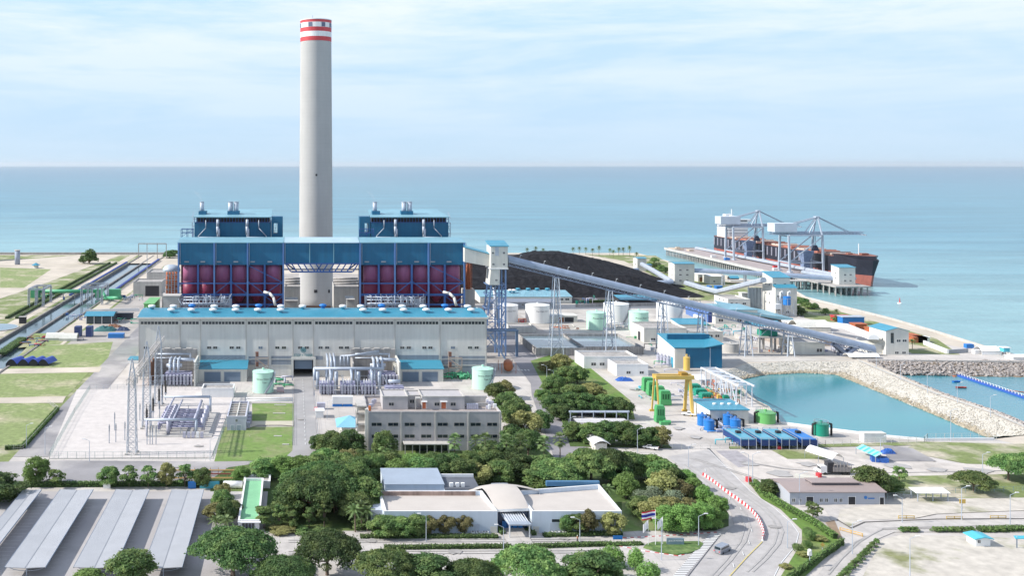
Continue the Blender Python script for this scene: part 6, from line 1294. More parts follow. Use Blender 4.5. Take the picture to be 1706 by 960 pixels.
# ship unloader cranes
def crane(yc, label, dx=0):
    t = thing('ship_unloader', label, 'crane', (458+dx,yc,3.2), 'grab cranes on the jetty'); xl, xr = 443+dx, 473+dx; zb_ = 36.5
    for x in (xl, xr):
        for y_ in (yc-10, yc+10):
            b = MB(); b.beam((x,y_,4.6),(x,y_+(2 if y_ < yc else -2),zb_),1.6); b.cbox((x,y_,3.2), 2.4, 6, 1.4); b.build('leg', lsteel, t)
    b = MB(); 
    for y_ in (yc-9,yc+9): b.beam((xl,y_,12),(xr,y_,12),.9); b.beam((xl,y_,12),(xr,y_,zb_-1),.8); b.beam((xl,y_,zb_),(xr,y_,zb_),1.2)
    for x in (xl,xr): b.beam((x,yc-10,12),(x,yc+10,12),.9); b.beam((x,yc-8,zb_-1),(x,yc+8,zb_-1),1.1)
    b.build('portal_beams', lsteel, t)
    b = MB(); b.truss((xl-12,yc-3,zb_+.4),(xr+40,yc-3,zb_+.4),1.4,2.2,26,.25,.12); b.truss((xl-12,yc+3,zb_+.4),(xr+40,yc+3,zb_+.4),1.4,2.2,26,.25,.12); b.build('boom', M('crane boom steel', (.36,.42,.52), .5), t)
    b = MB(); b.beam((xr+41,yc-5,zb_),(xr+41,yc+5,zb_),1); b.build('boom_end', lsteel, t)
    b = MB()
    for sg in (-1,1): b.beam((xr,yc+sg*8,zb_),(xr-.5,yc+sg*1.5,52.5),1.1); b.beam((xr-10,yc+sg*4,zb_+1),(xr-1,yc+sg*1.2,52),.9); b.beam((xr-1,yc+sg*1.4,52.3),(xl-2,yc+sg*4,zb_+7),.9)
    b.build('apex_frame', lsteel, t); b = MB(); b.cbox((xr-.8,yc,52), 3.5, 4.5, 1.2); b.build('apex_head', lsteel, t)
    b = MB()
    for sg in (-1,1): b.beam((xr,yc+sg*1.3,52.5),(xr+28,yc+sg*3,zb_+2.4),.5)
    b.build('stays', M('stay steel', (.25,.29,.36), .5), t)
    b = MB(); b.box(xl-12,xl+8,yc-7,yc+7,zb_+2.8,zb_+10.5); b.build('machine_house', M('pale crane house', (.52,.57,.64), .5), t)
    b = MB(); gx = xr-2; b.beam((gx,yc-.6,zb_),(gx,yc-.6,27),.2); b.beam((gx,yc+.6,zb_),(gx,yc+.6,27),.2); b.add([(gx-2.6,yc-2.6,22),(gx+2.6,yc-2.6,22),(gx+2.6,yc+2.6,22),(gx-2.6,yc+2.6,22),(gx-1,yc-1,27),(gx+1,yc-1,27),(gx+1,yc+1,27),(gx-1,yc+1,27)],[(3,2,1,0),(4,5,6,7),(0,1,5,4),(1,2,6,5),(2,3,7,6),(3,0,4,7)]); b.build('grab', M('grab dark', (.04,.04,.07), .6), t)
    b = MB(); hx = 462+dx; b.add([(hx-5,yc-6,22),(hx+5,yc-6,22),(hx+5,yc+6,22),(hx-5,yc+6,22),(hx-2,yc-2,10),(hx+2,yc-2,10),(hx+2,yc+2,10),(hx-2,yc+2,10)],[(0,1,2,3),(7,6,5,4),(0,4,5,1),(1,5,6,2),(2,6,7,3),(3,7,4,0)]); b.box(hx-3,hx+3,yc-3,yc+3,4,9.9); b.build('hopper', M('hopper blue grey', (.18,.24,.36), .6, var=.3, scale=.6), t)
crane(1012, 'farther blue grey ship unloading crane with a white machine house on the jetty', 2)
crane(895, 'nearer blue grey ship unloading crane with its long boom over the ship')
for i, (x, y_, m) in enumerate([(438,1002,btank),(440,905,white),(450,925,redp),(436,1030,white)]): tag(MB().cbox((x,y_,3.2), 5, 3, 2.2).build('service_vehicle', m), '%s small vehicle from the near end on the jetty deck' % ['second','nearest','third','farthest'][i], 'vehicle', 'vehicles on the jetty')
p = G(1499,506,SEA); t = thing('buoy', 'small white navigation buoy floating on the sea right of the jetty', 'buoy', p); b = MB(); b.lathe(p, [(1.3,-1),(1.6,.3),(1.2,.8)], 12); b.build('float', white, t); b = MB(); b.tube(p+Vector((0,0,.7)), p+Vector((0,0,4.5)), .5, 8, .15); b.build('beacon', redp, t)
# floating boom in the inlet
A_, E_ = G(1590,624,-4), G(1720,668,-4); t = thing('floating_walkway', 'blue floating pontoon walkway with white posts across the inlet', 'pontoon', A_); b = MB(); n = 34
for k in range(n):
    p = A_.lerp(E_, (k+.5)/n); b.cbox(p, 1.7, 2.4, .6, math.atan2((E_-A_).y, (E_-A_).x))
b.build('floats', M('pontoon blue', (.03,.10,.42), .5), t); b = MB()
for k in range(26): p = A_.lerp(E_, (k+.5)/26); b.beam(p+Vector((0,-.7,.5)), p+Vector((0,-.7,1.5)), .3); b.beam(p+Vector((0,-.7,1.5)), p+Vector((0,.7,1.5)), .12)
b.build('posts', white, t); b = MB(); b.beam(A_+Vector((0,1.6,.3)), E_+Vector((0,1.6,.3)), .5); b.build('orange_boom', M('faded red boom', (.40,.14,.14), .6), t)
for k, (q, r_) in enumerate([((1568,622),(1592,628)),((1582,620),(1600,628))]): b = MB(); b.path([G(*q,-3.4), G((q[0]+r_[0])/2,(q[1]+r_[1])/2,-3.9), G(*r_,-3.9)], .4, 6); tag(b.build('oil_boom', rust, None, True), '%s orange oil boom at the shore end of the blue pontoon' % ('outer','inner')[k], 'oil boom', 'orange booms')
b = MB(); b.path([G(1622,630,-3.9), G(1660,648,-3.9), G(1706,654,-3.9), G(1760,668,-3.9)], .22, 5); tag(b.build('oil_boom', rust, None, True), 'thin pinkish floating boom beyond the blue pontoon', 'oil boom')
def boat(p, L_, a, m, label):
    t = thing('boat', label, 'boat', p, 'small boats in the inlet'); b = MB(); ca, sa = math.cos(a), math.sin(a); vs = []
    for z, s in ((0,.6),(.7,1)):
        for u, v in ((-.5,-.16),(.3,-.18),(.5,0),(.3,.18),(-.5,.16)): X, Y = u*L_*(1 if z else .9), v*L_*s; vs.append((p.x+X*ca-Y*sa, p.y+X*sa+Y*ca, p.z+z-.1))
    b.add(vs, [(4,3,2,1,0)]+[(i,(i+1)%5,5+(i+1)%5,5+i) for i in range(5)]); b.build('hull', m, t); b = MB(); b.cbox(p+Vector((0,0,.15)), L_*.5, L_*.2, .1, a); b.build('seat', white, t)
boat(G(1594,637,-4), 4.5, .2, btank, 'small blue boat beside the pontoon in the inlet'); boat(G(1602,647,-4), 5, 0, M('boat red', (.35,.08,.07)), 'small red boat floating in the inlet')
# breakwater railing and path
P_ = [(1428,602),(1486,627),(1560,659),(1650,689),(1725,722)]; pw = px(P_); t = thing('railing', 'thin pale railing along the crest of the stone breakwater', 'railing', Vector((*pw[0],0))); b = MB()
for a, c_ in zip(pw[:-1], pw[1:]):
    a, c_ = Vector((*a,0)), Vector((*c_,0)); n = int((c_-a).length/2.5)
    for k in range(n): p = a.lerp(c_, k/n); b.beam(p, p+Vector((0,0,1.1)), .09)
    for z in (.55,1.1): b.beam(a+Vector((0,0,z)), c_+Vector((0,0,z)), .07)
b.build('rails', cream, t)
wall_path('breakwater_path', off(pw, 1.6, .8), 1.8, .08, concw, kind='structure', z=.05)
wall_path('quay_wall', px([(1303,707),(1387,718),(1475,729),(1540,735),(1655,734)]), .5, .9, white, 'low white quay wall along the near side of the pond', 'quay wall')
wall_path('yard_wall', px([(1445,602),(1560,603),(1720,605)]), .5, .8, concw, 'low wall above the dark rock slope', 'wall')
# ================================================================ office
o = bldg('grey_office', 'grey three storey office block with ribbon windows and rooftop penthouses', 613, 834.5, 752, 687, 24, office, 'parapet', M('dusty flat roof', (.33,.29,.27), .9, var=.25, scale=.3), rise=0, cat='office block')
D = o.y0
for q in (613.8, 668.5, 725.5, 780.5, 833.6): x = XA(q, D); b = MB(); b.box(x-.28, x+.28, D-.25, D-.003, 0, o.z1-.01); b.build('pilaster', concw, o.o)
for r_ in (707.5, 727.3):
    for k in range(8): win(o.o, XA(627.5+27.5*k, D), D, ZA(r_, D), 3.6, 1.15, concw)
b = MB(); b.box(XA(671,D), XA(746,D), D-4.2, D-.3, 3.3, 3.6); b.build('entrance_canopy', concw, o.o); b = MB(); b.box(XA(672,D), XA(745,D), D-.2, D-.01, .1, 3.2); b.build('ground_windows', glass, o.o)
b = MB()
for k in range(7): xx = XA(673+12*k, D); b.beam((xx,D-3.9,0),(xx,D-3.9,3.3),.25)
b.build('canopy_posts', concw, o.o)
# penthouses
PZ = o.z1-.6; Dp = D+6
def pent(a, d, dep, zt, y0, lab, parent=o.o):
    x0, x1 = XA(a,y0), XA(d,y0); b = MB(); b.box(x0,x1,y0,y0+dep,PZ,zt); w_ = b.build('penthouse', office, parent); b = MB()
    for e in ((x0-.1,x1+.1,y0-.1,y0+.25),(x0-.1,x1+.1,y0+dep-.25,y0+dep+.1),(x0-.1,x0+.25,y0+.25,y0+dep-.25),(x1-.25,x1+.1,y0+.25,y0+dep-.25)): b.box(*e, zt+.003, zt+.45)
    b.build('parapet', concw, w_); return x0, x1, w_
zt = ZA(662.5, Dp)
x0, x1, w1 = pent(637.5, 679.5, 11, zt, Dp, ''); x0b, x1b, w2 = pent(703, 774, 11, zt, Dp, ''); x0c, x1c, w3 = pent(679.6, 702.9, 8, zt-.3, Dp+3, '')
for q in (652, 728, 755): win(o.o, XA(q,Dp), Dp, PZ+1.9, 1.8, 1.1, concw)
win(o.o, XA(686.5,Dp+3), Dp+3, PZ+2.2, 1.6, 1.2, concw)
for q, w_ in ((706.5,1.3),(739,1.7)): door(o.o, XA(q,Dp), Dp, PZ+.3, w_, 2.3, rust); b = MB(); b.cbox((XA(q,Dp),Dp-.6,PZ+2.9), w_+.8, 1.2, .15); b.build('door_canopy', white, o.o)
b = MB(); b.box(XA(693,Dp), XA(701,Dp), Dp, Dp+2, zt-.6, zt-.2); b.beam((XA(692.5,Dp),Dp+.2,PZ),(XA(692.5,Dp),Dp+.2,zt-.6),.4); b.build('porch', concw, o.o)
for k in range(6): b = MB(); x = XA(778+3.2*k, Dp); b.box(x, x+.6, Dp, Dp+1.2, PZ+.1, PZ+1.9); b.build('cooling_unit', pipec, o.o)
for k in range(9): b = MB(); b.cbox((XA(random.choice([808,812,816,820,824,827]),Dp+random.random()*8), Dp+random.random()*10, PZ+.1), random.uniform(.6,1.2), .8, random.uniform(.8,2.6)); b.build('roof_unit', white if k % 2 else pipec, o.o)
for k in range(5): b = MB(); b.cbox((XA(617+3*k,Dp), Dp+1+k*2.2, PZ+.1), .9, .9, random.uniform(1,2.2)); b.build('roof_unit', pipec, o.o)
b = MB(); b.cbox((XA(616,D+2),D+2,o.z1), .8, .8, 1.6); b.build('orange_beacon', M('orange paint', (.65,.18,.04)), o.o)
b = MB(); b.box(XA(776,Dp),XA(818,Dp),Dp+9,Dp+9.4,PZ,PZ+2.6); b.box(XA(776,Dp),XA(818,Dp),Dp+4,Dp+4.3,PZ+.1,PZ+1.4); b.build('roof_screen', concw, o.o)
# open stair core on the left
b = MB(); xs0 = o.x0-3.4
for z in (0,3.6,7.4,11.2,13.8): b.box(xs0, o.x0-.01, D+6, D+15, z, z+.5)
b.box(xs0, xs0+.4, D+6, D+6.6, .5, 13.8); b.box(xs0, xs0+.4, D+14.4, D+15, .5, 13.8); b.box(xs0+.5,o.x0-.1,D+10,D+10.4,.5,13.79); b.build('stair_core', concw, o.o)
b = MB(); b.box(o.x0-1.0,o.x0-.01,D,D+1,0,o.z1+1); b.build('corner_pier', cream, o.o)
t = thing('pavilion', 'light blue hipped roof pavilion beside the left end of the grey office', 'pavilion', G(581,712)); D2 = 368; x0, x1 = XA(560,D2), XA(606,D2); y0, y1 = D2-4, D2+9; xm = (x0+x1)/2; lb = M('light blue roofing', (.22,.50,.68), .5, wave=('X',2,.04)); b = MB()
b.add([(x0,y0,3.2),(x1,y0,3.2),(x1,y1,3.2),(x0,y1,3.2),(x0+5,(y0+y1)/2,6),(x1-5,(y0+y1)/2,6)], [(0,1,5,4),(1,2,5),(2,3,4,5),(3,0,4),(3,2,1,0)]); b.build('roof', lb, t); b = MB()
for x in (x0+.5,x1-.5,xm):
    for y_ in (y0+.5,y1-.5): b.beam((x,y_,0),(x,y_,3.2),.25)
b.build('posts', white, t); b = MB(); b.box(x0+2,x1-2,y0+3,y1-2,0,3.1); b.build('wall', cream, t)
# ================================================================ visitor centre
v = thing('visitor_centre', 'low pale blue visitor centre with two flat roofed wings and a domed middle', 'visitor centre', (57,275,0)); DV = 268.0; zV = ZA(853, DV)
cr_ = M('tan membrane roof', (.50,.455,.41), .85, var=.05, scale=.2)
def wing(x0, x1, y0, bl, br, name):
    P = [(x0,y0),(x1,y0),(x1 if br is None else br[0], br[1]),(x0 if bl is None else bl[0], bl[1])]; b = MB(); n = 4; w_ = .35
    c = (sum(p[0] for p in P)/4, sum(p[1] for p in P)/4); Q = [(p[0]+(c[0]-p[0])*.045, p[1]+(c[1]-p[1])*.05) for p in P]
    vs = [(p[0],p[1],0) for p in P]+[(p[0],p[1],zV) for p in P]+[(q[0],q[1],zV) for q in Q]+[(q[0],q[1],zV-1.3) for q in Q]
    b.add(vs, [(i,(i+1)%4,4+(i+1)%4,4+i) for i in range(4)]+[(4+i,4+(i+1)%4,8+(i+1)%4,8+i) for i in range(4)]+[(8+i,8+(i+1)%4,12+(i+1)%4,12+i) for i in range(4)]); w = b.build('wing', paleblue, v)
    # the roof falls to the back gutter
    b = MB(); b.add([(Q[0][0],Q[0][1],zV-.25),(Q[1][0],Q[1][1],zV-.25),(Q[2][0],Q[2][1],zV-1.15),(Q[3][0],Q[3][1],zV-1.15)], [(0,1,2,3)]); b.build('roof', cr_, w)
    b = MB()
    for i in range(4):
        a, c_ = Vector((*P[i],0)), Vector((*P[(i+1)%4],0)); qa, qc = Vector((*Q[i],0)), Vector((*Q[(i+1)%4],0)); b.add([(p.x,p.y,zz_) for zz_ in (zV+.01,zV+.14) for p in (a,c_,qc,qa)], [(0,1,5,4),(1,2,6,5),(2,3,7,6),(3,0,4,7),(4,5,6,7)])
    b.build('coping', white, w); return w
wx0, wx1 = XA(640,DV), XA(829,DV); ex0, ex1 = XA(886,DV), XA(1036,DV)
wl = wing(wx0, wx1, DV, (wx0-.2,DV+17), (wx1-1,DV+17), 'w'); wr = wing(ex0, ex1, DV, (ex0-.3,DV+17), (ex1+.8,DV+22.5), 'e')
b = MB(); b.box(wx0+1,wx1-3,DV+17.3-1.1,DV+16.6,zV-1.25,zV-.02); b.build('stained_parapet', M('rust stained parapet', (.33,.24,.20), .9, var=.3, streak=.35), v)
for a, d in ((696,795),(919,948),(990,1003)): win(v, XA((a+d)/2,DV), DV, 3.5, (d-a)*DV/F*(.55 if a == 696 else 1), .8, paleblue, glass, n=1 if a > 900 else 4)
for a, d, z in ((790,799,2.6),(916,945,2.9),(1003,1020,2.9),(817,828,1.9),(888,898,1.9)): b = MB(); b.box(XA(a,DV),XA(d,DV),DV-.04,DV+.01,.1,z); b.build('wall_panel', M('pale wall panel', (.48,.53,.60), .7) if a not in (817,888) else cream, v)
door(v, XA(713,DV), DV, .05, 1.9, 2.2, brown)
for q in (788,796,806,811,922,928,934,940): p = (XA(q+ (0),DV-1.2),DV-1.2,0); b = MB(); b.cbox(p, .9, .8, 1.0); u = b.build('air_conditioner', white, v); b = MB(); b.cyl((p[0],p[1]-.0,1.003), .3, .05, 12); b.build('fan_grille', dark, u)
# middle dome roof and recess
b = MB(); n = 24; rows = 14; vs = []; fs = []; xc_ = (wx1+ex0)/2+1
def span(y):                                            # the middle roof: between the wings, then swelling behind them
    q = (y-DV)/17; l, r_ = wx1-1.0*q+.02, ex0-.3*q-.02
    if y > DV+17.05: u = min(1, (y-DV-17.05)/5.4); w_ = 10.5*math.sqrt(max(.02, 1-u*u)); return xc_-.5-w_, xc_-.5+w_
    return l, r_
ys = list(np.linspace(DV+2.6, DV+17, 9))+list(np.linspace(DV+17.1, DV+22.3, 7))
for y in ys:
    l, r_ = span(y)
    for i in range(n+1):
        x = l+(r_-l)*i/n; rr_ = ((x-xc_)/13)**2+((y-DV-13)/13)**2; vs.append((x, y-.9*(1-abs(2*i/n-1)**2)*(y < DV+3), zV-.9+2.6*max(0,1-rr_)))
for j in range(len(ys)-1):
    for i in range(n): a = j*(n+1)+i; fs.append((a,a+1,a+n+2,a+n+1))
b.add(vs, fs); b.build('domed_roof', cr_, v, True)
b = MB()
for i in range(n): p, q = vs[i], vs[i+1]; b.add([(p[0],p[1]-.02,p[2]+.12),(q[0],q[1]-.02,q[2]+.12),(q[0],q[1]-.02,q[2]-.6),(p[0],p[1]-.02,p[2]-.6)], [(0,1,2,3)])
b.build('dome_fascia', white, v); b = MB()
for i in range(n): o2 = (len(ys)-1)*(n+1)+i; p, q = vs[o2], vs[o2+1]; b.add([(p[0],p[1]+.1,p[2]+.2),(q[0],q[1]+.1,q[2]+.2),(q[0],q[1]+.1,0),(p[0],p[1]+.1,0)], [(0,1,2,3)])
for j in range(9, len(ys)-1):
    for i in (0, n): p, q = vs[j*(n+1)+i], vs[(j+1)*(n+1)+i]; b.add([(p[0],p[1],p[2]),(q[0],q[1],q[2]),(q[0],q[1],0),(p[0],p[1],0)], [(0,1,2,3)])
b.build('dome_wall', paleblue, v)
b = MB(); b.box(wx1+.3, ex0-.3, DV+3.6, DV+4, 0, zV-1.3); b.build('entrance_glazing', M('dark blue glazing', (.02,.05,.12), .15), v)
b = MB(); x0, x1 = XA(837,DV-2), XA(881,DV-2); b.add([(x0+.4,DV+3.4,4.6),(x1-1.4,DV+3.4,4.6),(x1+.3,DV-4,4.0),(x0+1.4,DV-4,4.0),(x0+.4,DV+3.4,4.3),(x1-1.4,DV+3.4,4.3),(x1+.3,DV-4,3.6),(x0+1.4,DV-4,3.6)], [(3,2,1,0)[::-1],(7,6,5,4),(0,1,5,4),(1,2,6,5),(2,3,7,6),(3,0,4,7)]); cp_ = b.build('entrance_canopy', lsteel, v)
b = MB()
for k in range(9): xx = x0+1+(x1-x0-1.6)*k/8; b.box(xx-.05,xx+.05,DV-3.9,DV+3.3,4.62,4.75)
b.build('canopy_ribs', white, cp_)
for k in range(4): b = MB(); xx = XA(846+9*k,DV-1); b.box(xx-.6,xx+.6,DV+3.2,DV+3.5,.2,2.2); b.build('blue_panel', btank, v)
b = MB(); b.beam((x0+1.6,DV-3.6,0),(x0+1.6,DV-3.6,3.7),.3); b.beam((x1-.2,DV-3.6,0),(x1-.2,DV-3.6,3.7),.3); b.build('canopy_posts', white, v)
patch('entrance_walk', rect(XA(842,263),XA(884,263),252,DV+3.5), 7, roadc, True)
for k in range(3): patch('steps', rect(XA(842,260),XA(884,260),258+k*1.5,258.25+k*1.5), 8, M('step shadow', (.3,.28,.27)), True)  # shade of the step edges put into flat darker strips
b = MB(); b.box(wx0-3.2,wx0-.02,DV+5,DV+12,0,4.6); b.build('side_block', M('pale grey block', (.45,.49,.56)), v)
rr = bldg('rear_hall', 'taller pale blue hall with a metal roof behind the left wing', 641, 740, 0, 809, 14, paleblue, 'shed', M('pale blue metal roof', (.36,.42,.50), .4, wave=('X', 2, .04)), yd=288, rise=.4, over=.1)
b = MB(); b.box(XA(683,287), XA(723,287), 285.0, 287.9, 0, rr.z1-2.2); b.build('front_bay', greyw, rr.o); b = MB(); b.box(XA(685,287), XA(721,287), 285.4, 287.5, rr.z1-2.19, rr.z1-1.9); b.build('bay_roof', dark, rr.o)
a_ = bldg('plant_annex', 'dark roofed annex with three white roof units behind the visitor centre', 741, 800, 0, 817, 11, paleblue, 'flat', M('dark roof felt', (.10,.11,.13), .8, var=.2), yd=287, over=0)
b = MB(); b.box(a_.x0, a_.x1, a_.y1-.3, a_.y1+.2, a_.z1+.36, a_.z1+1.2); b.build('white_fascia', white, a_.o)
for q in (752,762,771): b = MB(); b.cbox((XA(q,289),289,a_.z1+.36), 1.0, .8, 1.1); b.build('roof_unit', white, a_.o)
hd = M('blue ridge sheet', (.08,.20,.34), .5); b = MB(); b.box(XA(917,290)-1, XA(1000,290), 290.6, 291.6, zV-.5, zV+.9); tag(b.build('rear_canopy', hd), 'thin blue roof edge rising behind the right wing of the visitor centre', 'roof edge')
# green roofed hut
g_ = bldg('green_roof_hut', 'narrow white hut with a pale green flat roof beside the parking canopies', 397, 432, 887, 868, 36, white, 'parapet', palegreen, cat='hut')
b = MB(); b.box(XA(403,g_.y0), XA(424,g_.y0), g_.y0-.05, g_.y0+.02, .5, 2.6); f = b.build('window_wall', glass, g_.o); b = MB()
for k in range(5): xx = XA(403,g_.y0)+(XA(424,g_.y0)-XA(403,g_.y0))*k/4; b.box(xx-.06,xx+.06,g_.y0-.1,g_.y0-.055,.5,2.6)
b.build('window_frame', lsteel, f); b = MB(); b.box(g_.x0-.1, g_.x1+.4, g_.y0-1.1, g_.y0-.02, 2.8, 3.0); b.build('eyebrow', white, g_.o)
bldg('rear_block', 'white flat roofed block behind the green roofed hut', 406, 450, 815, 803, 6.5, white, 'parapet', dirtyc, cat='block'); 
t = thing('terracotta_shelter', 'terracotta roofed shelter half hidden under the dark grove', 'shelter', G(548,872)); D = 283; x0, x1 = XA(500,D), XA(575,D); b = MB(); b.add([(x0,D,3),(x1,D,3),(x1-2,D+5,4.6),(x0+2,D+5,4.6),(x0+2,D+10,3),(x1-2,D+10,3)], [(0,1,2,3),(3,2,5,4)]); b.build('roof', terra, t); b = MB()
for k in range(6): xx = x0+1+(x1-x0-2)*k/5; b.beam((xx,D+.5,0),(xx,D+.5,3),.22); b.beam((xx,D+9,0),(xx,D+9,3),.22)
b.build('posts', brown, t)
# ================================================================ parking canopies
def canopy(x0, x1, y0, y1, label):
    z = 3.0; xm = (x0+x1)/2; t = thing('parking_canopy', label, 'canopy', (xm,(y0+y1)/2,0), 'parking canopies'); b = MB()
    b.add([(x0,y0,z+.15),(xm,y0,z-.1),(x1,y0,z+.15),(x0,y1,z+.15),(xm,y1,z-.1),(x1,y1,z+.15),(x0,y0,z),(xm,y0,z-.25),(x1,y0,z),(x0,y1,z),(xm,y1,z-.25),(x1,y1,z)], [(0,1,4,3),(1,2,5,4),(9,10,7,6),(10,11,8,7),(0,6,7,1),(1,7,8,2),(5,11,10,4),(4,10,9,3),(3,9,6,0),(2,8,11,5)]); r = b.build('roof', canopyroof, t)
    b = MB(); b.box(xm-.09,xm+.09,y0,y1,z-.07,z-.04); b.build('gutter', M('gutter grey', (.25,.27,.3)), r); b = MB()
    for s in (x0-.06, x1): b.box(s,s+.06,y0-.02,y1+.02,z-.16,z+.2)
    b.build('fascia', M('blue grey fascia', (.20,.27,.36), .5), r)
    n = 9
    for k in range(n):
        y_ = y0+1.5+(y1-y0-3)*k/(n-1); b = MB(); b.tube((xm,y_,0),(xm,y_,z-.3),.14,8)
        for s in (-1,1):
            pts = [(xm+s*(.1+(x1-xm-.6)*math.sin(a)), y_, 1.6+(z-1.8)*(1-math.cos(a))*1.0) for a in np.linspace(0,math.pi/2,5)]
            for p, q in zip(pts[:-1], pts[1:]): b.beam(p, q, .12)
        b.build('post', steel, t)
for lab, x0, x1 in (('leftmost parking canopy, cut by the left edge',-80.5,-75.2),('second grey parking canopy from the left',-69.6,-59.8),('third grey parking canopy from the left',-53,-43.1),('rightmost grey parking canopy beside the car park exit',-36.3,-26.9)):
    canopy(x0, x1, 238 if x0 > -79 else 215, 295, lab)
b = MB()
for xc in (-64.7,-48,-31.6,-78):
    for k in range(22): b.box(xc-5.5,xc+5.5,240+k*2.5,240.1+k*2.5,.205,.21)
tag(b.build('bay_lines', mark, origin=(0,0,0)), kind='structure')
def car(p, rz, m, label, kind='saloon', group=None, cat='car', name='parked_car'):
    t = thing(name, label, cat, p, group); t.rotation_euler = (0,0,0); L_, w = (4.6,1.8) if kind != 'van' else (5.2,1.9); b = MB(); 
    prof = {'saloon':[(-2.3,.35),(-2.3,.85),(-1.6,.95),(-1.1,1.4),(.5,1.42),(1.2,.95),(2.2,.8),(2.3,.35)], 'van':[(-2.6,.35),(-2.6,1.3),(-2.45,2.05),(1.3,2.1),(2.0,1.25),(2.55,1.05),(2.6,.35)], 'pickup':[(-2.6,.5),(-2.6,1.1),(-.5,1.1),(-.4,1.7),(.9,1.7),(1.5,1.1),(2.5,1.0),(2.6,.5)]}[kind]
    k = len(prof); vs = [(x,-w/2,z) for x, z in prof]+[(x,w/2,z) for x, z in prof]; fs = [(i,(i+1)%k,k+(i+1)%k,k+i) for i in range(k)]+[tuple(range(k))[::-1], tuple(range(k,2*k))]
    M3 = Matrix.Rotation(rz, 4, 'Z'); P = lambda q: tuple(M3@Vector(q)+Vector(p)); b.add([P(q) for q in vs], fs); b.build('body', m, t)
    gl = {'saloon':(-1.35,.75,1.0,1.32),'van':(-2.3,1.2,1.35,1.8),'pickup':(-.3,.8,1.15,1.55)}[kind]; b = MB()
    for s in (-1,1): b.add([P((x,s*(w/2+.01),z)) for x, z in ((gl[0]-.2,gl[2]),(gl[1]+.3,gl[2]),(gl[1],gl[3]),(gl[0],gl[3]))], [(0,1,2,3) if s < 0 else (3,2,1,0)])
    b.build('side_window', glass, t); b = MB(); xr_ = {'saloon':(-1.62,-1.08,.97,1.38),'van':(-2.62,-2.48,1.35,1.95),'pickup':(-.52,-.42,1.15,1.6)}[kind]; b.add([P((xr_[0]-.02,-w/2+.15,xr_[2])),P((xr_[0]-.02,w/2-.15,xr_[2])),P((xr_[1]-.02,w/2-.2,xr_[3])),P((xr_[1]-.02,-w/2+.2,xr_[3]))], [(3,2,1,0)]); b.build('rear_window', glass, t)
    b = MB(); xf = {'saloon':(1.2,.52,.98,1.4),'van':(1.99,1.33,1.3,2.05),'pickup':(1.5,.92,1.13,1.66)}[kind]; b.add([P((xf[0]+.03,-w/2+.12,xf[2])),P((xf[0]+.03,w/2-.12,xf[2])),P((xf[1]+.03,w/2-.2,xf[3])),P((xf[1]+.03,-w/2+.2,xf[3]))], [(0,1,2,3)]); b.build('windscreen', glass, t)
    for x in (-1.5,1.5):
        for s in (-1,1): b = MB(); c0 = P((x,s*(w/2-.12),.34)); c1 = P((x,s*(w/2+.04),.34)); b.tube(c0, c1, .34, 12); b.build('wheel', black, t)
    for s in (-1,1): b = MB(); c0 = P((-L_/2+(.0 if kind == 'saloon' else -.32)-.02,s*(w/2-.25),.85)); b.cbox(c0, .08, .3, .25, rz); b.build('tail_light', redp, t)
    return t
silver = M('silver car paint', (.42,.44,.48), .25, .6, var=0); wcar = M('white car paint', (.78,.78,.78), .25, var=0)
car(G(1204,921), R(38), silver, 'silver minivan driving along the curved road beside the striped crossing', 'van', cat='minivan', name='minivan')
car(G(1147,693), R(-25), wcar, 'white pickup car parked under the yellow gantry crane', 'pickup', cat='pickup')
car(G(1369,786), R(180), wcar, 'white car parked just left of the cargo truck', 'saloon'); car(G(1084,749), R(150), wcar, 'white car parked beside blue tarpaulins under the row of trees', 'pickup', cat='pickup')
def truck(p, rz, label, cabm, bedm):
    t = thing('cargo_truck', label, 'truck', p); M3 = Matrix.Rotation(rz, 4, 'Z'); P = lambda q: M3@Vector(q)+Vector(p)
    b = MB(); b.cbox(P((4.2,0,.7)), 2.0, 2.3, 2.2, rz); b.build('cab', cabm, t); b = MB(); b.cbox(P((4.9,0,1.8)), .7, 2.1, .8, rz); b.build('windscreen', glass, t); b = MB(); b.cbox(P((-.8,0,.9)), 7.6, 2.4, .3, rz); b.build('chassis', black, t)
    b = MB()
    for y_ in (-1.2,1.2): b.cbox(P((-1.6,y_,1.2)), 6, .12, 1.5, rz)
    b.cbox(P((-4.6,0,1.2)), .12, 2.4, 1.5, rz)
    for k in range(6): b.cbox(P((-4.4+k*1.1,-1.2,1.2)), .15, .2, 2.4, rz); b.cbox(P((-4.4+k*1.1,1.2,1.2)), .15, .2, 2.4, rz)
    b.build('stake_bed', bedm, t); b = MB(); b.cbox(P((2.0,0,1.2)), 2.0, 2.4, 2.9, rz); b.build('tarped_load', dark, t)
    for x in (3.8,-2.4,-3.6):
        for s in (-1,1): b = MB(); b.tube(P((x,s*.9,.5)), P((x,s*1.2,.5)), .5, 12); b.build('wheel', black, t)
truck(G(1392,791), R(178), 'white cabbed cargo truck with a grey stake bed parked in the yard', wcar, M('bed grey', (.28,.26,.25)))
t = thing('trailer', 'pale open trailer standing behind the long low shed', 'trailer', G(1345,807)); p = G(1343,805); b = MB(); M_ = R(-28)
b.cbox(p+Vector((0,0,1)), 6.5, 2.3, .2, M_); 
for s in (-1,1): v_ = Vector((math.sin(-M_)*s*1.1, math.cos(M_)*s*1.1, 1.2)); b.cbox(p+v_, 6.5, .1, 1, M_)
b.build('bed', cream, t); b = MB(); b.tube(p+Vector((-2,-1.4,.5)), p+Vector((-2,1.4,.5)), .5, 10); b.build('wheels', black, t)
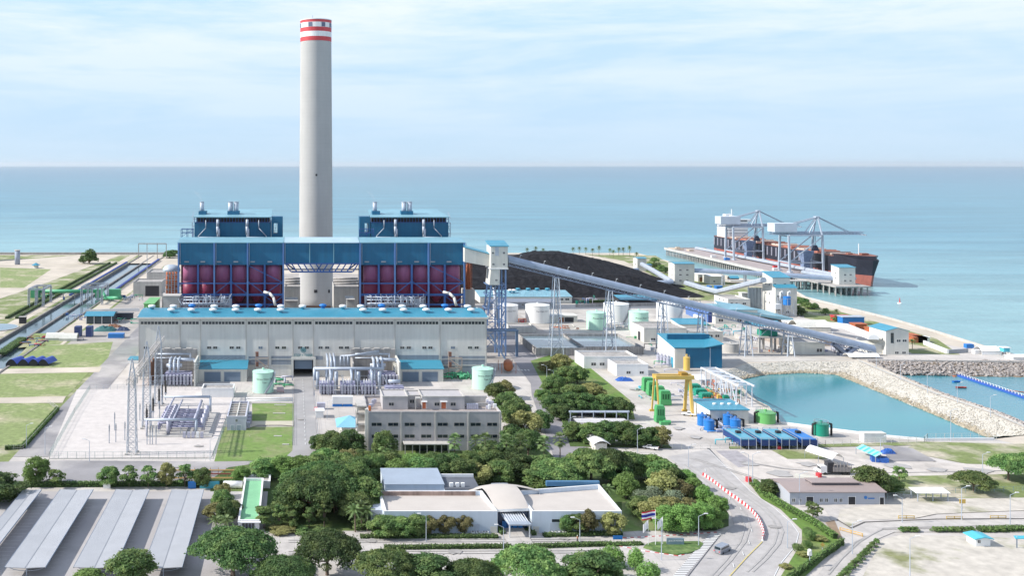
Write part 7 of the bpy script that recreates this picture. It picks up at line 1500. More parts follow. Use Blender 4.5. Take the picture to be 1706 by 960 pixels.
# ================================================================ substation
def pylon(q, r_, label, hcol=26, hp=33):
    p = G(q, r_); t = thing('lattice_pylon', label, 'pylon', p, 'substation pylons'); b = MB(); b.lattice(p, 3.2, hcol, 2.2, 10, .11, .04); b.build('mast', steel, t); b = MB(); b.lattice(p+Vector((0,0,hcol)), 2.2, hp-hcol, .2, 3, .09, .04); b.build('peak', steel, t)
    b = MB()
    for sx_ in (-1.7,1.7):
        for sy_ in (-1.7,1.7): b.cbox(p+Vector((sx_,sy_,.2)), .9, .9, .5)
    b.build('footing', concw, t); return p
P1 = pylon(220,757,'nearest lattice pylon of the substation gantry'); P2 = pylon(244.5,714,'middle lattice pylon of the substation gantry'); P3 = pylon(264,676,'farthest lattice pylon of the substation gantry, before the hall')
t = thing('gantry_beam', 'long lattice beam running away along the tops of the three pylons', 'gantry beam', P1+Vector((0,0,25))); b = MB(); b.truss(P1+Vector((0,-6,25.2)), P3+Vector((0,12,25.2)), 1.8, 1.6, 26, .11, .04); b.build('lattice_beam', M('beam grey', (.5,.47,.44), .6), t)
for k in range(9):
    p = P1.lerp(P3, (k+.5)/9)+Vector((0,0,25)); t2 = thing('insulator_string', '%s hanging insulator string from the near end of the lattice beam' % ordn(k), 'insulator', p, 'insulator strings on the gantry'); b = MB()
    b.lathe(p+Vector((0,0,-3.2)), [(.12,0)]+[(.28 if j % 2 else .12, .25+j*.22) for j in range(12)]+[(.06,3.2)], 8); b.build('insulator', M('grey porcelain', (.25,.27,.28), .4), t2)
t = thing('overhead_wires', 'thin power lines sagging from the substation gantry towards the hall', 'wires', P1+Vector((0,0,24))); b = MB()
for k in range(6):
    a, e = P1.lerp(P3, (k+.5)/6)+Vector((0,0,22)), Vector((-38+k*3, 446, 13)); pts = [a.lerp(e, j/6)+Vector((0,0,-3*math.sin(math.pi*j/6))) for j in range(7)]
    for p, q in zip(pts[:-1], pts[1:]): b.tube(p, q, .05, 3)
b.build('wires', black, t)
for i, (q, r_, h_) in enumerate([(276,668,7),(270,675,7),(265,683,7),(255,700,7),(250,712,7.2),(244.5,721,7.2)]):
    p = G(q, r_); t = thing('bushing', '%s tall black bushing from the far end beside the switchgear' % ordn(i), 'bushing', p, 'black bushings of the switchgear'); b = MB(); b.beam(p, p+Vector((0,0,3.2)), .35); b.cbox(p+Vector((0,0,3)), 1, 1, .5); b.build('stand', steel, t)
    b = MB(); b.lathe(p+Vector((0,0,3.5)), [(.35,0)]+[((.48 if j % 2 else .34), .3+j*.27) for j in range(16)]+[(.16,h_-1.6),(.08,h_)], 10); b.build('insulator', black, t)
gs = thing('gas_switchgear', 'violet grey gas insulated switchgear of pipes and drums in the substation', 'switchgear', G(290,716)); Z0 = 1.0
def gp(q, r_, z=0): return G(q, r_, z)
b = MB(); x0, x1 = -50, -32; b.box(-54,-30,362,398,.15,.4); b.build('slab', concw, gs)
for k in range(9):
    y_ = 366+k*3.1; b = MB(); b.tube((-46,y_,3),(-33.5,y_,3),.4,10); b.build('bus_pipe', violet, gs, True)
    if k % 2: b = MB(); b.tube((-34,y_,1),(-34,y_,5.4),.8,12); b.build('drum', pipec, gs, True)
    b = MB(); b.tube((-46.5,y_,.5),(-46.5,y_,5.2),.7,12); b.build('drum', pipec, gs, True)
    b = MB(); b.tube((-50,y_,2),(-50,y_,4.6),.45,8); b.tube((-50,y_,4.4),(-46.5,y_,4.4),.35,8); b.build('elbow_pipe', violet, gs, True)
for y_, xa, xb, z in ((363.5,-55,-36,6.2),(396,-52,-33.5,7)): b = MB(); b.tube((xa,y_,z),(xb,y_,z),.5,12); b.tube((xb,y_,z),(xb,y_,1),.5,12); b.build('main_bus', lsteel, gs, True)
b = MB(); b.path([(-54,363,.4),(-54,363,5.8),(-54,366,6)], .4, 8); b.tube((-48,364,6.6),(-48,396,6.6),.4,8); b.tube((-44.6,364,5.8),(-44.6,396,5.8),.35,8); b.tube((-37,366,5.0),(-37,396,5.4),.55,8); b.build('long_bus', pipec, gs, True); b = MB()
for k in range(7): y_ = 366+k*4.6; b.beam((-50,y_,0),(-50,y_,5),.2); b.beam((-42,y_,0),(-42,y_,4),.2); b.beam((-36,y_,0),(-36,y_,5),.2); b.beam((-50,y_,4),(-36,y_,4),.15)
b.build('support_frame', steel, gs)
for k in range(5): b = MB(); b.cbox((-40+k*1.6,360.8,.4), 1.1, .8, 2); b.build('control_box', pipec if k != 3 else white, gs)
for i, (q, r_) in enumerate(sorted([(208,735),(233,702),(245,742),(250,742),(254,742),(260,742),(266,700),(193,738),(182,740),(191,718)])):
    p = G(q, r_); t = thing('insulator_post', '%s slim grey insulator post from the left in the substation yard' % ordn(i), 'post', p, 'slim posts in the substation yard'); b = MB(); b.beam(p, p+Vector((0,0,4.4)), .28); b.build('stand', steel, t); b = MB(); b.lathe(p+Vector((0,0,4.4)), [(.2,0),(.3,.4),(.2,.6),(.3,1),(.2,1.2),(.3,1.6),(.1,2.6)], 8); b.build('insulator', greyw, t)
w = bldg('open_box_building', 'low white building without a roof in the substation yard', 336, 389, 663, 648, 9, white, 'parapet', dirtyc, cat='enclosure')
w = bldg('switch_house', 'white switch house with a slotted roof beside the lawn', 378, 410, 718, 695, 24, M('pale lilac wall', (.52,.53,.60), .7, streak=.06), 'parapet', M('slotted roof', (.22,.19,.17), .9, var=.25), cat='switch house', wins=[(394,701,.8,1)], doors=[(387,1.2,2,lsteel),(398,1.6,2.1,lsteel)])
for k in range(6): b = MB(); b.box(w.x0+.4,w.x1-.4,w.y0+3+k*3.6,w.y0+3.3+k*3.6,w.z1-.55,w.z1-.1); b.build('roof_beam', cream, w.o)
b = MB(); b.box((w.x0+w.x1)/2-.2,(w.x0+w.x1)/2+.2,w.y0+.4,w.y1-.4,w.z1-.5,w.z1-.02); b.build('roof_beam', cream, w.o)
for k in range(4): b = MB(); b.cbox((w.x1+.7,w.y0+4+k*5,0), 1.2, 2, 2.2); b.build('cooling_unit', pipec, w.o)
def fence(pts, h, label, m, step=3.0, mesh=None):
    t = thing('fence', label, 'fence', Vector((*pts[0],0))); b = MB(); r = MB()
    for p, q in zip(pts[:-1], pts[1:]):
        p, q = Vector((*p,0)), Vector((*q,0)); n = max(1, int((q-p).length/step))
        for k in range(n+1): c = p.lerp(q, k/n); MB().beam(c, c+Vector((0,0,h)), .1).build('post', m, t)
        for z in (.15,h*.5,h): r.beam(p+Vector((0,0,z)), q+Vector((0,0,z)), .05)
        nn = max(1, int((q-p).length/.6))
        for k in range(nn): c = p.lerp(q, k/nn); r.beam(c+Vector((0,0,.1)), c+Vector((0,0,h)), .02)
    r.build('wires', m, t)
fg = M('fence green grey', (.30,.40,.38), .5)
fence(px([(355,765),(82,765)]), 2.4, 'front mesh fence of the substation beside the front road', fg); fence(px([(355,765),(384,690),(388,672)]), 2.4, 'green fence between substation yard and lawn', fg); fence(px([(82,765),(124,690),(150,650)]), 2.4, 'left fence of the substation beside the side road', fg); fence(px([(150,650),(388,650)]), 2.4, 'rear mesh fence of the substation', steel)
fence(px([(1120,750),(1215,748),(1375,744),(1540,738),(1545,733),(1660,732)]), 2.2, 'long thin wire fence between plant and the pale yard', cream); fence(px([(1478,833),(1560,824),(1720,820)]), 1.8, 'wire fence behind the open white canopy', fg); fence(px([(8,750),(38,750),(97,684),(80,672)]), 1.6, 'thin fence round the left meadow', cream)
fence([(8.8,455),(8.8,352)], 1.2, 'thin railing along the right side of the entrance road', steel); fence([(-.6,455),(-.6,352)], 1.2, 'thin railing along the left side of the entrance road', steel)
# street lamps
def lamp(q, r_, h, label, arm=1, group='street lamps', m=None):
    p = G(q, r_); t = thing('street_lamp', label, 'street lamp', p, group); b = MB(); b.tube(p, p+Vector((0,0,h)), .12, 6, .07); b.tube(p+Vector((0,0,h)), p+Vector((arm*1.6,0,h+.7)), .06, 5); b.build('pole', m or lsteel, t); b = MB(); b.cbox(p+Vector((arm*1.9,0,h+.65)), 1.0, .35, .16); b.build('lamp_head', white, t)
for i, (q, r_, h, lab, a_) in enumerate([(1164,912,8,'tall street lamp at the tip of the sign island',1),(710,905,7,'street lamp in the median left of the entrance walk',-1),(839,918,6,'street lamp in the median near the entrance canopy',-1),(966,905,6,'street lamp in the median right of the entrance walk',-1),(1102,935,10,'tall lamp with a bent arm in front of the sign',-1),
    (1503,872,7,'street lamp at the bend of the right hand lane',-1),(1420,925,8,'thin pole beside the side lane near the bottom',1),(1332,842,9,'thin pole before the long low shed',1),(1254,806,9,'thin pole at the upper end of the strip by the curved road',1),(1247,806,9,'second thin pole beside the strip by the curved road',-1),
    (1602,868,9,'thin pole by the yellow barrier on the right hand lane',1),(1683,880,9,'thin pole on the right hand lane near the right edge',1),(1516,968,10,'thin wooden pole standing in the sandy vacant lot',1),(1584,736,11,'tall thin lamp pole on the near pond shore',1),(1467,770,8,'thin pole beside the blue stall',1),(1637,800,8,'thin pole in the mottled verge on the right',1),
    (1062,755,8,'street lamp before the row of trees near the carport',1),(911,640,8,'street lamp in the garden near the service road',-1),(922,645,7,'second curved street lamp in the garden by the service road',-1),(948,735,8,'street lamp on the bend of the service road',1),(1147,780,7,'lamp near the drain of the pale yard',1),(1312,915,7,'lamp on the outer kerb of the curved road',1),
    (44,747,8,'thin lamp at the corner of the left meadow',1),(75,758,9,'thin lamp beside the junction at the left',1),(149,770,7,'thin lamp in front of the substation fence',-1),(350,768,7,'thin lamp at the lower right corner of the substation',1),(545,700,7,'thin lamp before the blue pavilion',1)]): lamp(q, r_, h, lab, a_)
for i, (q, r_, h) in enumerate([(1460,615,7),(1500,634,7),(1545,655,8),(1595,672,8),(1650,695,8)]): lamp(q, r_, h, '%s thin lamp pole from the left along the stone breakwater' % ordn(i), 1, 'lamp poles on the breakwater')
# flags and sign
def flagpole(q, r_, h, label, cols, tilt=0):
    p = G(q, r_); t = thing('flagpole', label, 'flagpole', p, 'flagpoles on the sign island'); b = MB(); b.tube(p, p+Vector((0,0,h)), .09, 6, .05); b.build('pole', white, t); tot = sum(c[1] for c in cols); zt = h-.1; F0 = 3.6; n = 8; fl = None
    for m, w_ in cols:
        hh = 2.2*w_/tot; b = MB(); vs = []
        for k in range(n+1): u = k/n; y_ = .18*math.sin(u*6); dz = -.55*u*(1 if len(cols) > 1 else 2.2); F_ = F0 if len(cols) > 1 else 1.4; vs += [(p.x-F_*u, p.y+y_, p.z+zt+dz), (p.x-F_*u, p.y+y_, p.z+zt-hh+dz)]
        b.add(vs, [(2*k,2*k+1,2*k+3,2*k+2) for k in range(n)]); b.build('flag_stripe' if len(cols) > 1 else 'flag', m, t); zt -= hh
fred, fblue, fwhite = M('flag red', (.55,.03,.05), .7, var=0, trans=.3), M('flag blue', (.02,.03,.28), .7, var=0, trans=.3), M('flag white', (.75,.75,.76), .7, var=0, trans=.3)
flagpole(1092, 911, 9.6, 'middle tallest flagpole flying a striped red white and blue flag', [(fred,1),(fwhite,1),(fblue,2),(fwhite,1),(fred,1)]); flagpole(1080, 911, 7.0, 'left flagpole with a small white flag', [(fwhite,1)]); flagpole(1104, 910, 7.6, 'right flagpole with a small white flag', [(fwhite,1)])
p = G(1125,910); t = thing('monument_sign', 'grey blue monument sign with pale lettering on the grassy island', 'sign', p); b = MB(); b.cbox(p, 4.4, .6, 2.0); b.build('panel', M('sign grey', (.22,.30,.36), .5), t); b = MB(); b.cbox(p+Vector((-.0,-.8,0)), 5.6, .5, .35); b.build('plinth', concw, t); letter(t, 'BLCP POWER', .55, p.x+.25, p.y-.34, p.z+1.2, white)
b = MB(); b.add([(p.x-1.95,p.y-.34,1.2),(p.x-1.5,p.y-.34,1.2),(p.x-1.72,p.y-.34,1.65)], [(0,1,2)]); b.build('emblem', white, t)
for q, r_, lab in ((1029,905,'blue road sign on two posts in the median hedge'),(1070,838,'blue sign on two posts on the lawn right of the visitor centre'),(1200,862,'small blue sign by the inner kerb of the curved road')):
    p = G(q, r_); t = thing('road_sign', lab, 'sign', p); b = MB(); b.beam(p+Vector((-1,0,0)), p+Vector((-1,0,1.9)), .1); b.beam(p+Vector((1,0,0)), p+Vector((1,0,1.9)), .1); b.build('posts', steel, t); b = MB(); b.cbox(p+Vector((0,-.08,.9)), 2.5, .08, 1.0); b.build('panel', btank, t)
# red and white barriers along the curve
pth = [G(q, r_) for q, r_ in [(1171,793),(1190,806),(1205,818),(1222,830),(1240,843),(1253,854),(1263,866),(1270,880),(1273,892),(1270,903)]]
L_ = [0]
for a, c_ in zip(pth[:-1], pth[1:]): L_.append(L_[-1]+(c_-a).length)
nb = 52; pr_ = {}
for k in range(nb):
    s = L_[-1]*(k+.5)/nb; j = max(i for i in range(len(L_)-1) if L_[i] <= s); a, c_ = pth[j], pth[j+1]; p = a.lerp(c_, (s-L_[j])/(L_[j+1]-L_[j])); rz = math.atan2((c_-a).y, (c_-a).x); m = (redp, white)[k%2]; cn = ('red','white')[k%2]
    if k < 2:
        b = MB(); w_ = L_[-1]/nb*.94/2; vs = [(-w_,-.3,0),(w_,-.3,0),(w_,.3,0),(-w_,.3,0),(-w_,-.12,.5),(w_,-.12,.5),(w_,.12,.5),(-w_,.12,.5),(-w_,-.1,.95),(w_,-.1,.95),(w_,.1,.95),(-w_,.1,.95)]
        b.add(vs, [(3,2,1,0)]+[(i+4*l,(i+1)%4+4*l,(i+1)%4+4*l+4,i+4*l+4) for l in (0,1) for i in range(4)]+[(8,9,10,11)]); o = b.build('road_barrier', m, origin=(0,0,0)); pr_[k] = o; tag(o, 'x', 'barrier', '%s road barriers along the curve' % cn); o.location = p+Vector((0,0,.1)); o.rotation_euler = (0,0,rz)
    else: o = dup(pr_[k%2], p+Vector((0,0,.1)), rz=rz)
    o['label'] = '%s %s block from the far end of the curved road barrier line' % (ordn(k//2), cn)
# ================================================================ right hand yard
s_ = bldg('long_shed', 'long low grey walled shed with a mauve roof and dark doors', 1316, 1474, 842, 821, 12, M('lilac grey wall', (.40,.42,.47), .8, var=.06), 'gable', mauve, cat='shed', rise=.9, wins=[(1322,834,.9,1.0),(1333,834,.7,1.0),(1368,834,.9,1.0),(1377,834,.9,1.0),(1392,834,.9,1.0),(1401,834,.9,1.0)], doors=[(1349,2.0,2.4,dark),(1419,2.0,2.4,dark),(1469,1.2,2.2,dark)])
b = MB(); y_ = s_.y0+5; b.box(XA(1350,y_), XA(1428,y_), y_-1, y_+3, s_.z1+.7, s_.z1+1.5); b.build('ridge_monitor', M('dark ridge', (.12,.11,.12)), s_.o); b = MB(); b.box(XA(1349,y_), XA(1429,y_), y_-1.3, y_+3.3, s_.z1+1.51, s_.z1+1.7); b.build('monitor_roof', mauve, s_.o)
b = MB(); cxs, czs = XA(1442,s_.y0), ZA(829.5,s_.y0); b.cyl((0,0,0), .01, .01, 3); b = MB()
for k in range(12): a, c_ = 2*math.pi*k/12, 2*math.pi*(k+1)/12; b.add([(cxs,s_.y0-.06,czs),(cxs+.5*math.cos(a),s_.y0-.06,czs+.5*math.sin(a)),(cxs+.5*math.cos(c_),s_.y0-.06,czs+.5*math.sin(c_))], [(0,1,2)])
b.build('blue_emblem', btank, s_.o); b = MB(); b.box(cxs+.7,cxs+2.6,s_.y0-.06,s_.y0-.03,czs-.45,czs-.1); b.build('emblem_strip', M('logo blue', (.05,.18,.5)), s_.o)
def opencanopy(name, label, q0, q1, r0, r1, h, m, rise=.5, cat='canopy', posts=3, grp=None):
    a = G(q0, r0, h); d = G(q1, r1, h+rise); x0, x1, y0, y1 = a.x, XA(q1, DZ(r0,h)), a.y, d.y; t = thing(name, label, cat, ((x0+x1)/2,(y0+y1)/2,0), grp); b = MB(); b.add([(x0,y0,h),(x1,y0,h),(x1,y1,h+rise),(x0,y1,h+rise),(x0,y0,h+.15),(x1,y0,h+.15),(x1,y1,h+rise+.15),(x0,y1,h+rise+.15)], [(3,2,1,0),(4,5,6,7),(0,1,5,4),(1,2,6,5),(2,3,7,6),(3,0,4,7)]); b.build('roof', m, t)
    for k in range(posts):
        for y_, zz_ in ((y0+.4,h),(y1-.4,h+rise)): xx = x0+.6+(x1-x0-1.2)*k/(posts-1); b = MB(); b.beam((xx,y_,0),(xx,y_,zz_),.22); b.build('post', lsteel, t)
opencanopy('open_canopy', 'open white roofed canopy on posts right of the long low shed', 1527, 1584, 823, 813, 2.6, white)
opencanopy('open_canopy', 'pale green canopy edge cut by the right frame edge', 1692, 1740, 899, 894, 2.6, cyan)
h_ = bldg('guard_hut', 'small white guard hut with a pale blue green roof in the vacant lot', 1626, 1650, 912, 899, 3.6, white, 'gabley', cyan, cat='hut', rise=.5, wins=[(1631,903,.8,.8)], over=.6)
opencanopy('long_carport', 'long dark carport with a thin grey roof between two rows of trees', 948, 1049, 688, 685, 4.5, lsteel, .6, 'carport', 6)
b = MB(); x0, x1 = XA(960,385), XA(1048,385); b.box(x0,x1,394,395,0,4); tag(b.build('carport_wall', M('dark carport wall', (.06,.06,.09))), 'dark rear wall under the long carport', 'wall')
opencanopy('long_carport', 'second pale flat carport in front of the dark one', 962, 1048, 705, 698, 2.2, M('white sheeting', (0,0,0)), .2, 'carport', 6)
t = thing('arched_gatehouse', 'small gatehouse with a white arched roof at the service road', 'gatehouse', G(1000,752)); D = DZ(752); x0 = XA(992,D); b = MB(); b.box(x0, x0+4, D, D+8, 0, 2.6); b.build('walls', cream, t); b = MB(); b.vault(x0-1, x0+5, D-1, D+9, 2.6, 1.2, 10, 'y', .15); b.build('arched_roof', white, t)
bldg('gate_box', 'tiny white gate box with a dark top at the service road junction', 1008, 1026, 768, 762, 3, white, 'parapet', dark, cat='gate box'); p = G(900,692); tag(MB().cbox(p, .5, .5, 2.0).build('marker_post', white), 'white marker post at the service road bend', 'post')
# vaulted white tunnel tent and blue stall
t = thing('tunnel_tent', 'white barrel vaulted tent roof on posts in the pale yard', 'tent', G(1370,760)); a = G(1350,750,2.6); e = G(1396,765,2.4); d = (e-a); n_ = Vector((-d.y,d.x,0)).normalized()*2.6; b = MB(); vs = []; K = 10
for p in (a, e):
    for k in range(K+1): u = k/K; q = p+n_*(1-2*u)+Vector((0,0,1.7*math.sin(math.pi*u))); vs.append(tuple(q))
b.add(vs, [(k,k+1,K+2+k,K+1+k) for k in range(K)]); b.build('cover', canvas, t); b = MB()
for p in (a, e, a.lerp(e,.5)):
    for s in (-1,1): q = p+n_*s; b.beam((q.x,q.y,0),(q.x,q.y,2.5),.12)
b.build('posts', steel, t)
t = thing('striped_stall', 'blue and turquoise striped stall roof with goods beneath in the pale yard', 'stall', G(1452,762)); a = G(1437,742,3.2); e = G(1470,757,3.0); d = e-a; n_ = Vector((-d.y,d.x,0)).normalized()*2.4; K = 9
for k in range(K):
    p, q = a+d*k/K, a+d*(k+1)/K; b = MB(); b.add([tuple(p+n_+Vector((0,0,-.9))), tuple(p+Vector((0,0,.3))), tuple(p-n_+Vector((0,0,-.9))), tuple(q+n_+Vector((0,0,-.9))), tuple(q+Vector((0,0,.3))), tuple(q-n_+Vector((0,0,-.9)))], [(0,1,4,3),(1,2,5,4)]); b.build('roof_stripe', cyan if k % 2 else M('pale turquoise', (.28,.58,.64)), t)
b = MB()
for p in (a, e):
    for s in (-1,1): q = p+n_*s; b.beam((q.x,q.y,0),(q.x,q.y,p.z-.9),.15)
b.build('posts', steel, t); p = a.lerp(e,.85); tag(MB().cbox((p.x,p.y,0), 5, 3.5, 1.6, R(-20)).build('goods_pile', bluetarp), 'blue covered goods piled under the striped stall', 'goods')
def tarp(q, r_, w, h, m, label, cat='tarpaulin pile', name='covered_pile', dep=None):
    p = G(q, r_); dep = dep or w*.6; b = MB(); n, k = 12, 8; vs = []; fs = []
    for j in range(k+1):
        for i in range(n+1):
            u, v_ = i/n*2-1, j/k*2-1; hh = h*max(0,(1-abs(u)**3))*max(0,(1-abs(v_)**3))*random.uniform(.65,1.05); vs.append((p.x+u*w/2, p.y+v_*dep/2, hh+.02))
    for j in range(k):
        for i in range(n): a = j*(n+1)+i; fs.append((a,a+1,a+n+2,a+n+1))
    b.add(vs, fs); return tag(b.build(name, m), label, cat)
tarp(1479,756,5,1.8,bluetarp,'blue covered goods standing right of the striped stall'); tarp(1040,634,8,1.6,bluetarp,'blue tarpaulin heap in front of the small white building'); tarp(1079,738,9,1.2,bluetarp,'blue tarpaulins lying under the trees near the carport')
t = thing('white_box_store', 'white flat box store standing on the near pond shore', 'store', G(1455,735)); b = MB(); p = G(1454,736); b.cbox(p, 8, 3, 3.2); b.build('box', white, t); MB().cbox(p+Vector((0,0,3.21)), 8.2, 3.2, .1).build('lid', cream, t)
for i, (q, r_, m, lab) in enumerate([(1247,803,redp,'red water tank at the upper end of the curved road strip'),(1364,796,redp,'red drum set in the pale yard left of the truck'),(1298,749,redp,'small red and white box by the wire fence')]): MBo = MB(); p = G(q, r_); MBo.cyl(p, .9, 1.4, 14) if i < 2 else MBo.cbox(p, 1.6, 1.2, 1.0); tag(MBo.build('drum', m), lab, 'drum')
for i, (q, r_) in enumerate([(1418,891),(1510,866),(1590,867),(1663,866)]):
    p = G(q, r_); t = thing('rail_barrier', '%s yellow metal barrier from the left along the right hand lane' % ordn(i), 'barrier', p, 'yellow metal barriers'); b = MB(); dx = 2.2 if i else 1.8; dy = 0 if i else -2.2
    for z in (.5,1.0): b.beam((p.x-dx,p.y-dy,z),(p.x+dx,p.y+dy,z),.14)
    for k in (-1,0,1): b.beam((p.x+k*dx,p.y+k*dy,0),(p.x+k*dx,p.y+k*dy,1.1),.14)
    b.build('rails', yellow if i else M('orange yellow', (.6,.35,.06)), t)
p = G(1603,852); t = thing('warning_board', 'yellow warning board on a post by the right hand lane', 'sign', p); b = MB(); b.beam(p, p+Vector((0,0,2.4)), .1); b.build('post', steel, t); MB().cbox(p+Vector((0,-.1,2.2)), 1.8, .1, 1.2).build('board', yellow, t)
p = G(1370,925); t = thing('warning_board', 'diamond yellow warning sign behind the strip by the curved road', 'sign', p); b = MB(); b.beam(p, p+Vector((0,0,2.4)), .1); b.build('post', steel, t); b = MB(); b.add([(p.x-.6,p.y-.1,2.6),(p.x,p.y-.1,2.0),(p.x+.6,p.y-.1,2.6),(p.x,p.y-.1,3.2)], [(0,1,2,3)]); b.build('board', yellow, t)
for k in range(3): b = MB(); b.cbox(p+Vector((0,-.15,.4+k*.5)), .28, .05, .25); b.build('reflector', white, t)
p = G(1349,945); t = thing('cctv_mast', 'white equipment mast with a round head at the hedge near the bottom', 'mast', p); b = MB(); b.tube(p, p+Vector((0,0,3.6)), .1, 6); b.build('pole', lsteel, t); b = MB(); b.cbox(p+Vector((0,0,2.8)), .9, .5, .9); b.ball(p+Vector((0,0,4)), .5, .5, .4); b.build('head', white, t)
# ================================================================ pump yard with gantry crane
def pump(q, r_, w, h, m, label, grp, name='pump_unit'):
    p = G(q, r_); t = thing(name, label, 'pump unit', p, grp); b = MB(); b.cbox(p+Vector((0,0,.3)), w, w*.8, h*.32); b.build('base', m, t); b = MB(); b.cbox(p+Vector((0,0,.3+h*.32)), w*.92, w*.7, h*.6); b.build('housing', m, t); b = MB(); b.cbox(p+Vector((0,0,.3+h*.92)), w*.8, w*.6, h*.1); b.build('cap', m, t)
    b = MB()
    for k in range(3): b.box(p.x-w*.3+k*w*.24,p.x-w*.18+k*w*.24,p.y-w*.36,p.y-w*.351,.5+h*.4,h*.85)
    b.build('grille', M('dark green recess', (.01,.10,.03)), t)
gm = M('pump green', (.08,.36,.13), .5, var=.08)
for i, (q, r_) in enumerate([(1079,652),(1087,659),(1097,667),(1107,675)]): pump(q, r_, 4.6, 5.6, gm, '%s green pump unit from the far end of the slanting row' % ordn(i), 'green pump units in a row')
pump(1099, 704, 3.6, 6.2, gm, 'separate green pump unit standing nearest, in front of the gantry crane', None); p = G(1106,708); b = MB(); b.cbox(p, 3, 2, 1.2); b.tube(p+Vector((0,0,1)), p+Vector((2.5,0,1)), .8, 10); tag(b.build('pump_motor', gm), 'low green motor at the foot of the separate green pump unit', 'motor')
for i, (q, r_) in enumerate([(1156,652),(1166,660),(1176,667)]): pump(q, r_, 5.2, 2.8, dgreen, '%s dark teal machine from the far end beside the slanting steel frame' % ordn(i), 'dark teal machines')
pump(1209, 672, 2.4, 3.0, dgreen, 'small dark teal machine before the open steel frame', None)
t = thing('gantry_crane', 'yellow gantry crane standing over the pump yard', 'gantry crane', G(1120,685)); D = 397.0; zb = ZA(631, D); xl, xr = XA(1092,D), XA(1147,D); 
for lf, sy_ in ((1,-1),(1,1),(0,-1),(0,1)):
    a = Vector((xl if lf else xr, D+sy_*4, 0)); b = MB(); b.beam(a, (a.x, D+sy_*1.5, zb), .55 if lf else 1.0); b.cbox(a, 2, .9, .8); b.build('leg', yellow, t)
b = MB(); b.box(xl-.5,xr+1.5,D-2.2,D-1.0,zb,zb+1.5); b.box(xl-.5,xr+1.5,D+1,D+2.2,zb,zb+1.5); b.box(xl-.5,xl+.6,D-1,D+1,zb+.1,zb+1.3); b.box(xr+.3,xr+1.4,D-1,D+1,zb+.1,zb+1.3); b.build('girder', yellow, t); b = MB(); b.cbox((XA(1138,D),D,zb+1.51), 2.6, 3.4, 1.1); b.build('trolley', M('dark yellow', (.35,.20,.03)), t)
# white open steel frame
t = thing('steel_frame', 'white open steel frame on tall posts beside the pond', 'steel frame', G(1215,655)); A1, B1 = G(1180,613,9), G(1240,642,9); d = B1-A1; n_ = Vector((-d.y,d.x,0)).normalized(); wv = n_*3.2; wfm = M('white steel frame', (.62,.66,.72), .5); K = 7; 
for k in range(K+1):
    for s in (-1,1):
        q = A1+d*k/K+wv*s; b = MB(); b.beam((q.x,q.y,0),(q.x,q.y,9),.32); b.build('post', wfm, t)
b = MB()
for s in (-1,1): b.beam(A1+wv*s, B1+wv*s+d*.06, .6)
for k in range(K+1): q = A1+d*k/K; b.beam(q-wv, q+wv, .4)
for k in range(K): q, r2 = A1+d*k/K, A1+d*(k+1)/K; b.beam(q-wv*(1 if k%2 else -1), r2+wv*(1 if k%2 else -1), .3)
for k in (4,5,6): q = A1+d*k/K-wv; r2 = A1+d*(k+1)/K-wv; b.beam(q, (r2.x,r2.y,0), .28)
b.build('roof_frame', wfm, t)
b = MB(); p = G(1165,627,2.5); q = G(1182,634,2.5); b.add([tuple(G(1160,633,2.6)), tuple(G(1176,633,2.6)), tuple(G(1172,624,2.6)), tuple(G(1152,624,2.6))], [(0,1,2,3)]); cvv = b.build('canopy_sheet', canvas); tag(cvv, 'white sheet canopy between gantry crane and steel frame', 'canopy')
w = bldg('plant_control_house', 'white control house with a blue flat roof and four small vents', 1183, 1247, 707, 684, 17, cream, 'flat', teal, cat='control house', wins=[(1199,699,1.8,1.1),(1231,699,1.2,1.1)])
b = MB(); b.box(w.x0-.06,w.x0-.004,w.y0,w.y1,0,w.z1); b.build('white_side_wall', white, w.o)
for i, q in enumerate((1190,1203,1215,1228)): y_ = w.y0+8; vent_ = MB(); vent_.cyl((XA(q,y_),y_,w.z1+.36), .7, .5, 12); vent_.build('roof_vent', white, w.o)
for i, (q, r_) in enumerate([(1170,712),(1181,720),(1213,712),(1225,719)]): tank('%s bright blue tank from the left before the white control house' % ordn(i), q, 18.5 if i % 2 else 17, r_, r_-20, btank, None, 1, False, cone=.3, group='bright blue tanks', name='blue_tank', pipes=[1])
tank('bright green tank with a black overflow pipe on each side', 1275.5, 34, 709, 687, gtank, None, 1, False, cone=.3, rail=True, name='green_tank', pipes=[-1,1]); tank('dark teal tank with black pipes at the right end of the blue filter row', 1368, 26, 730, 706, dgreen, None, 1, False, cone=.3, rail=True, name='teal_tank', pipes=[-1,1])
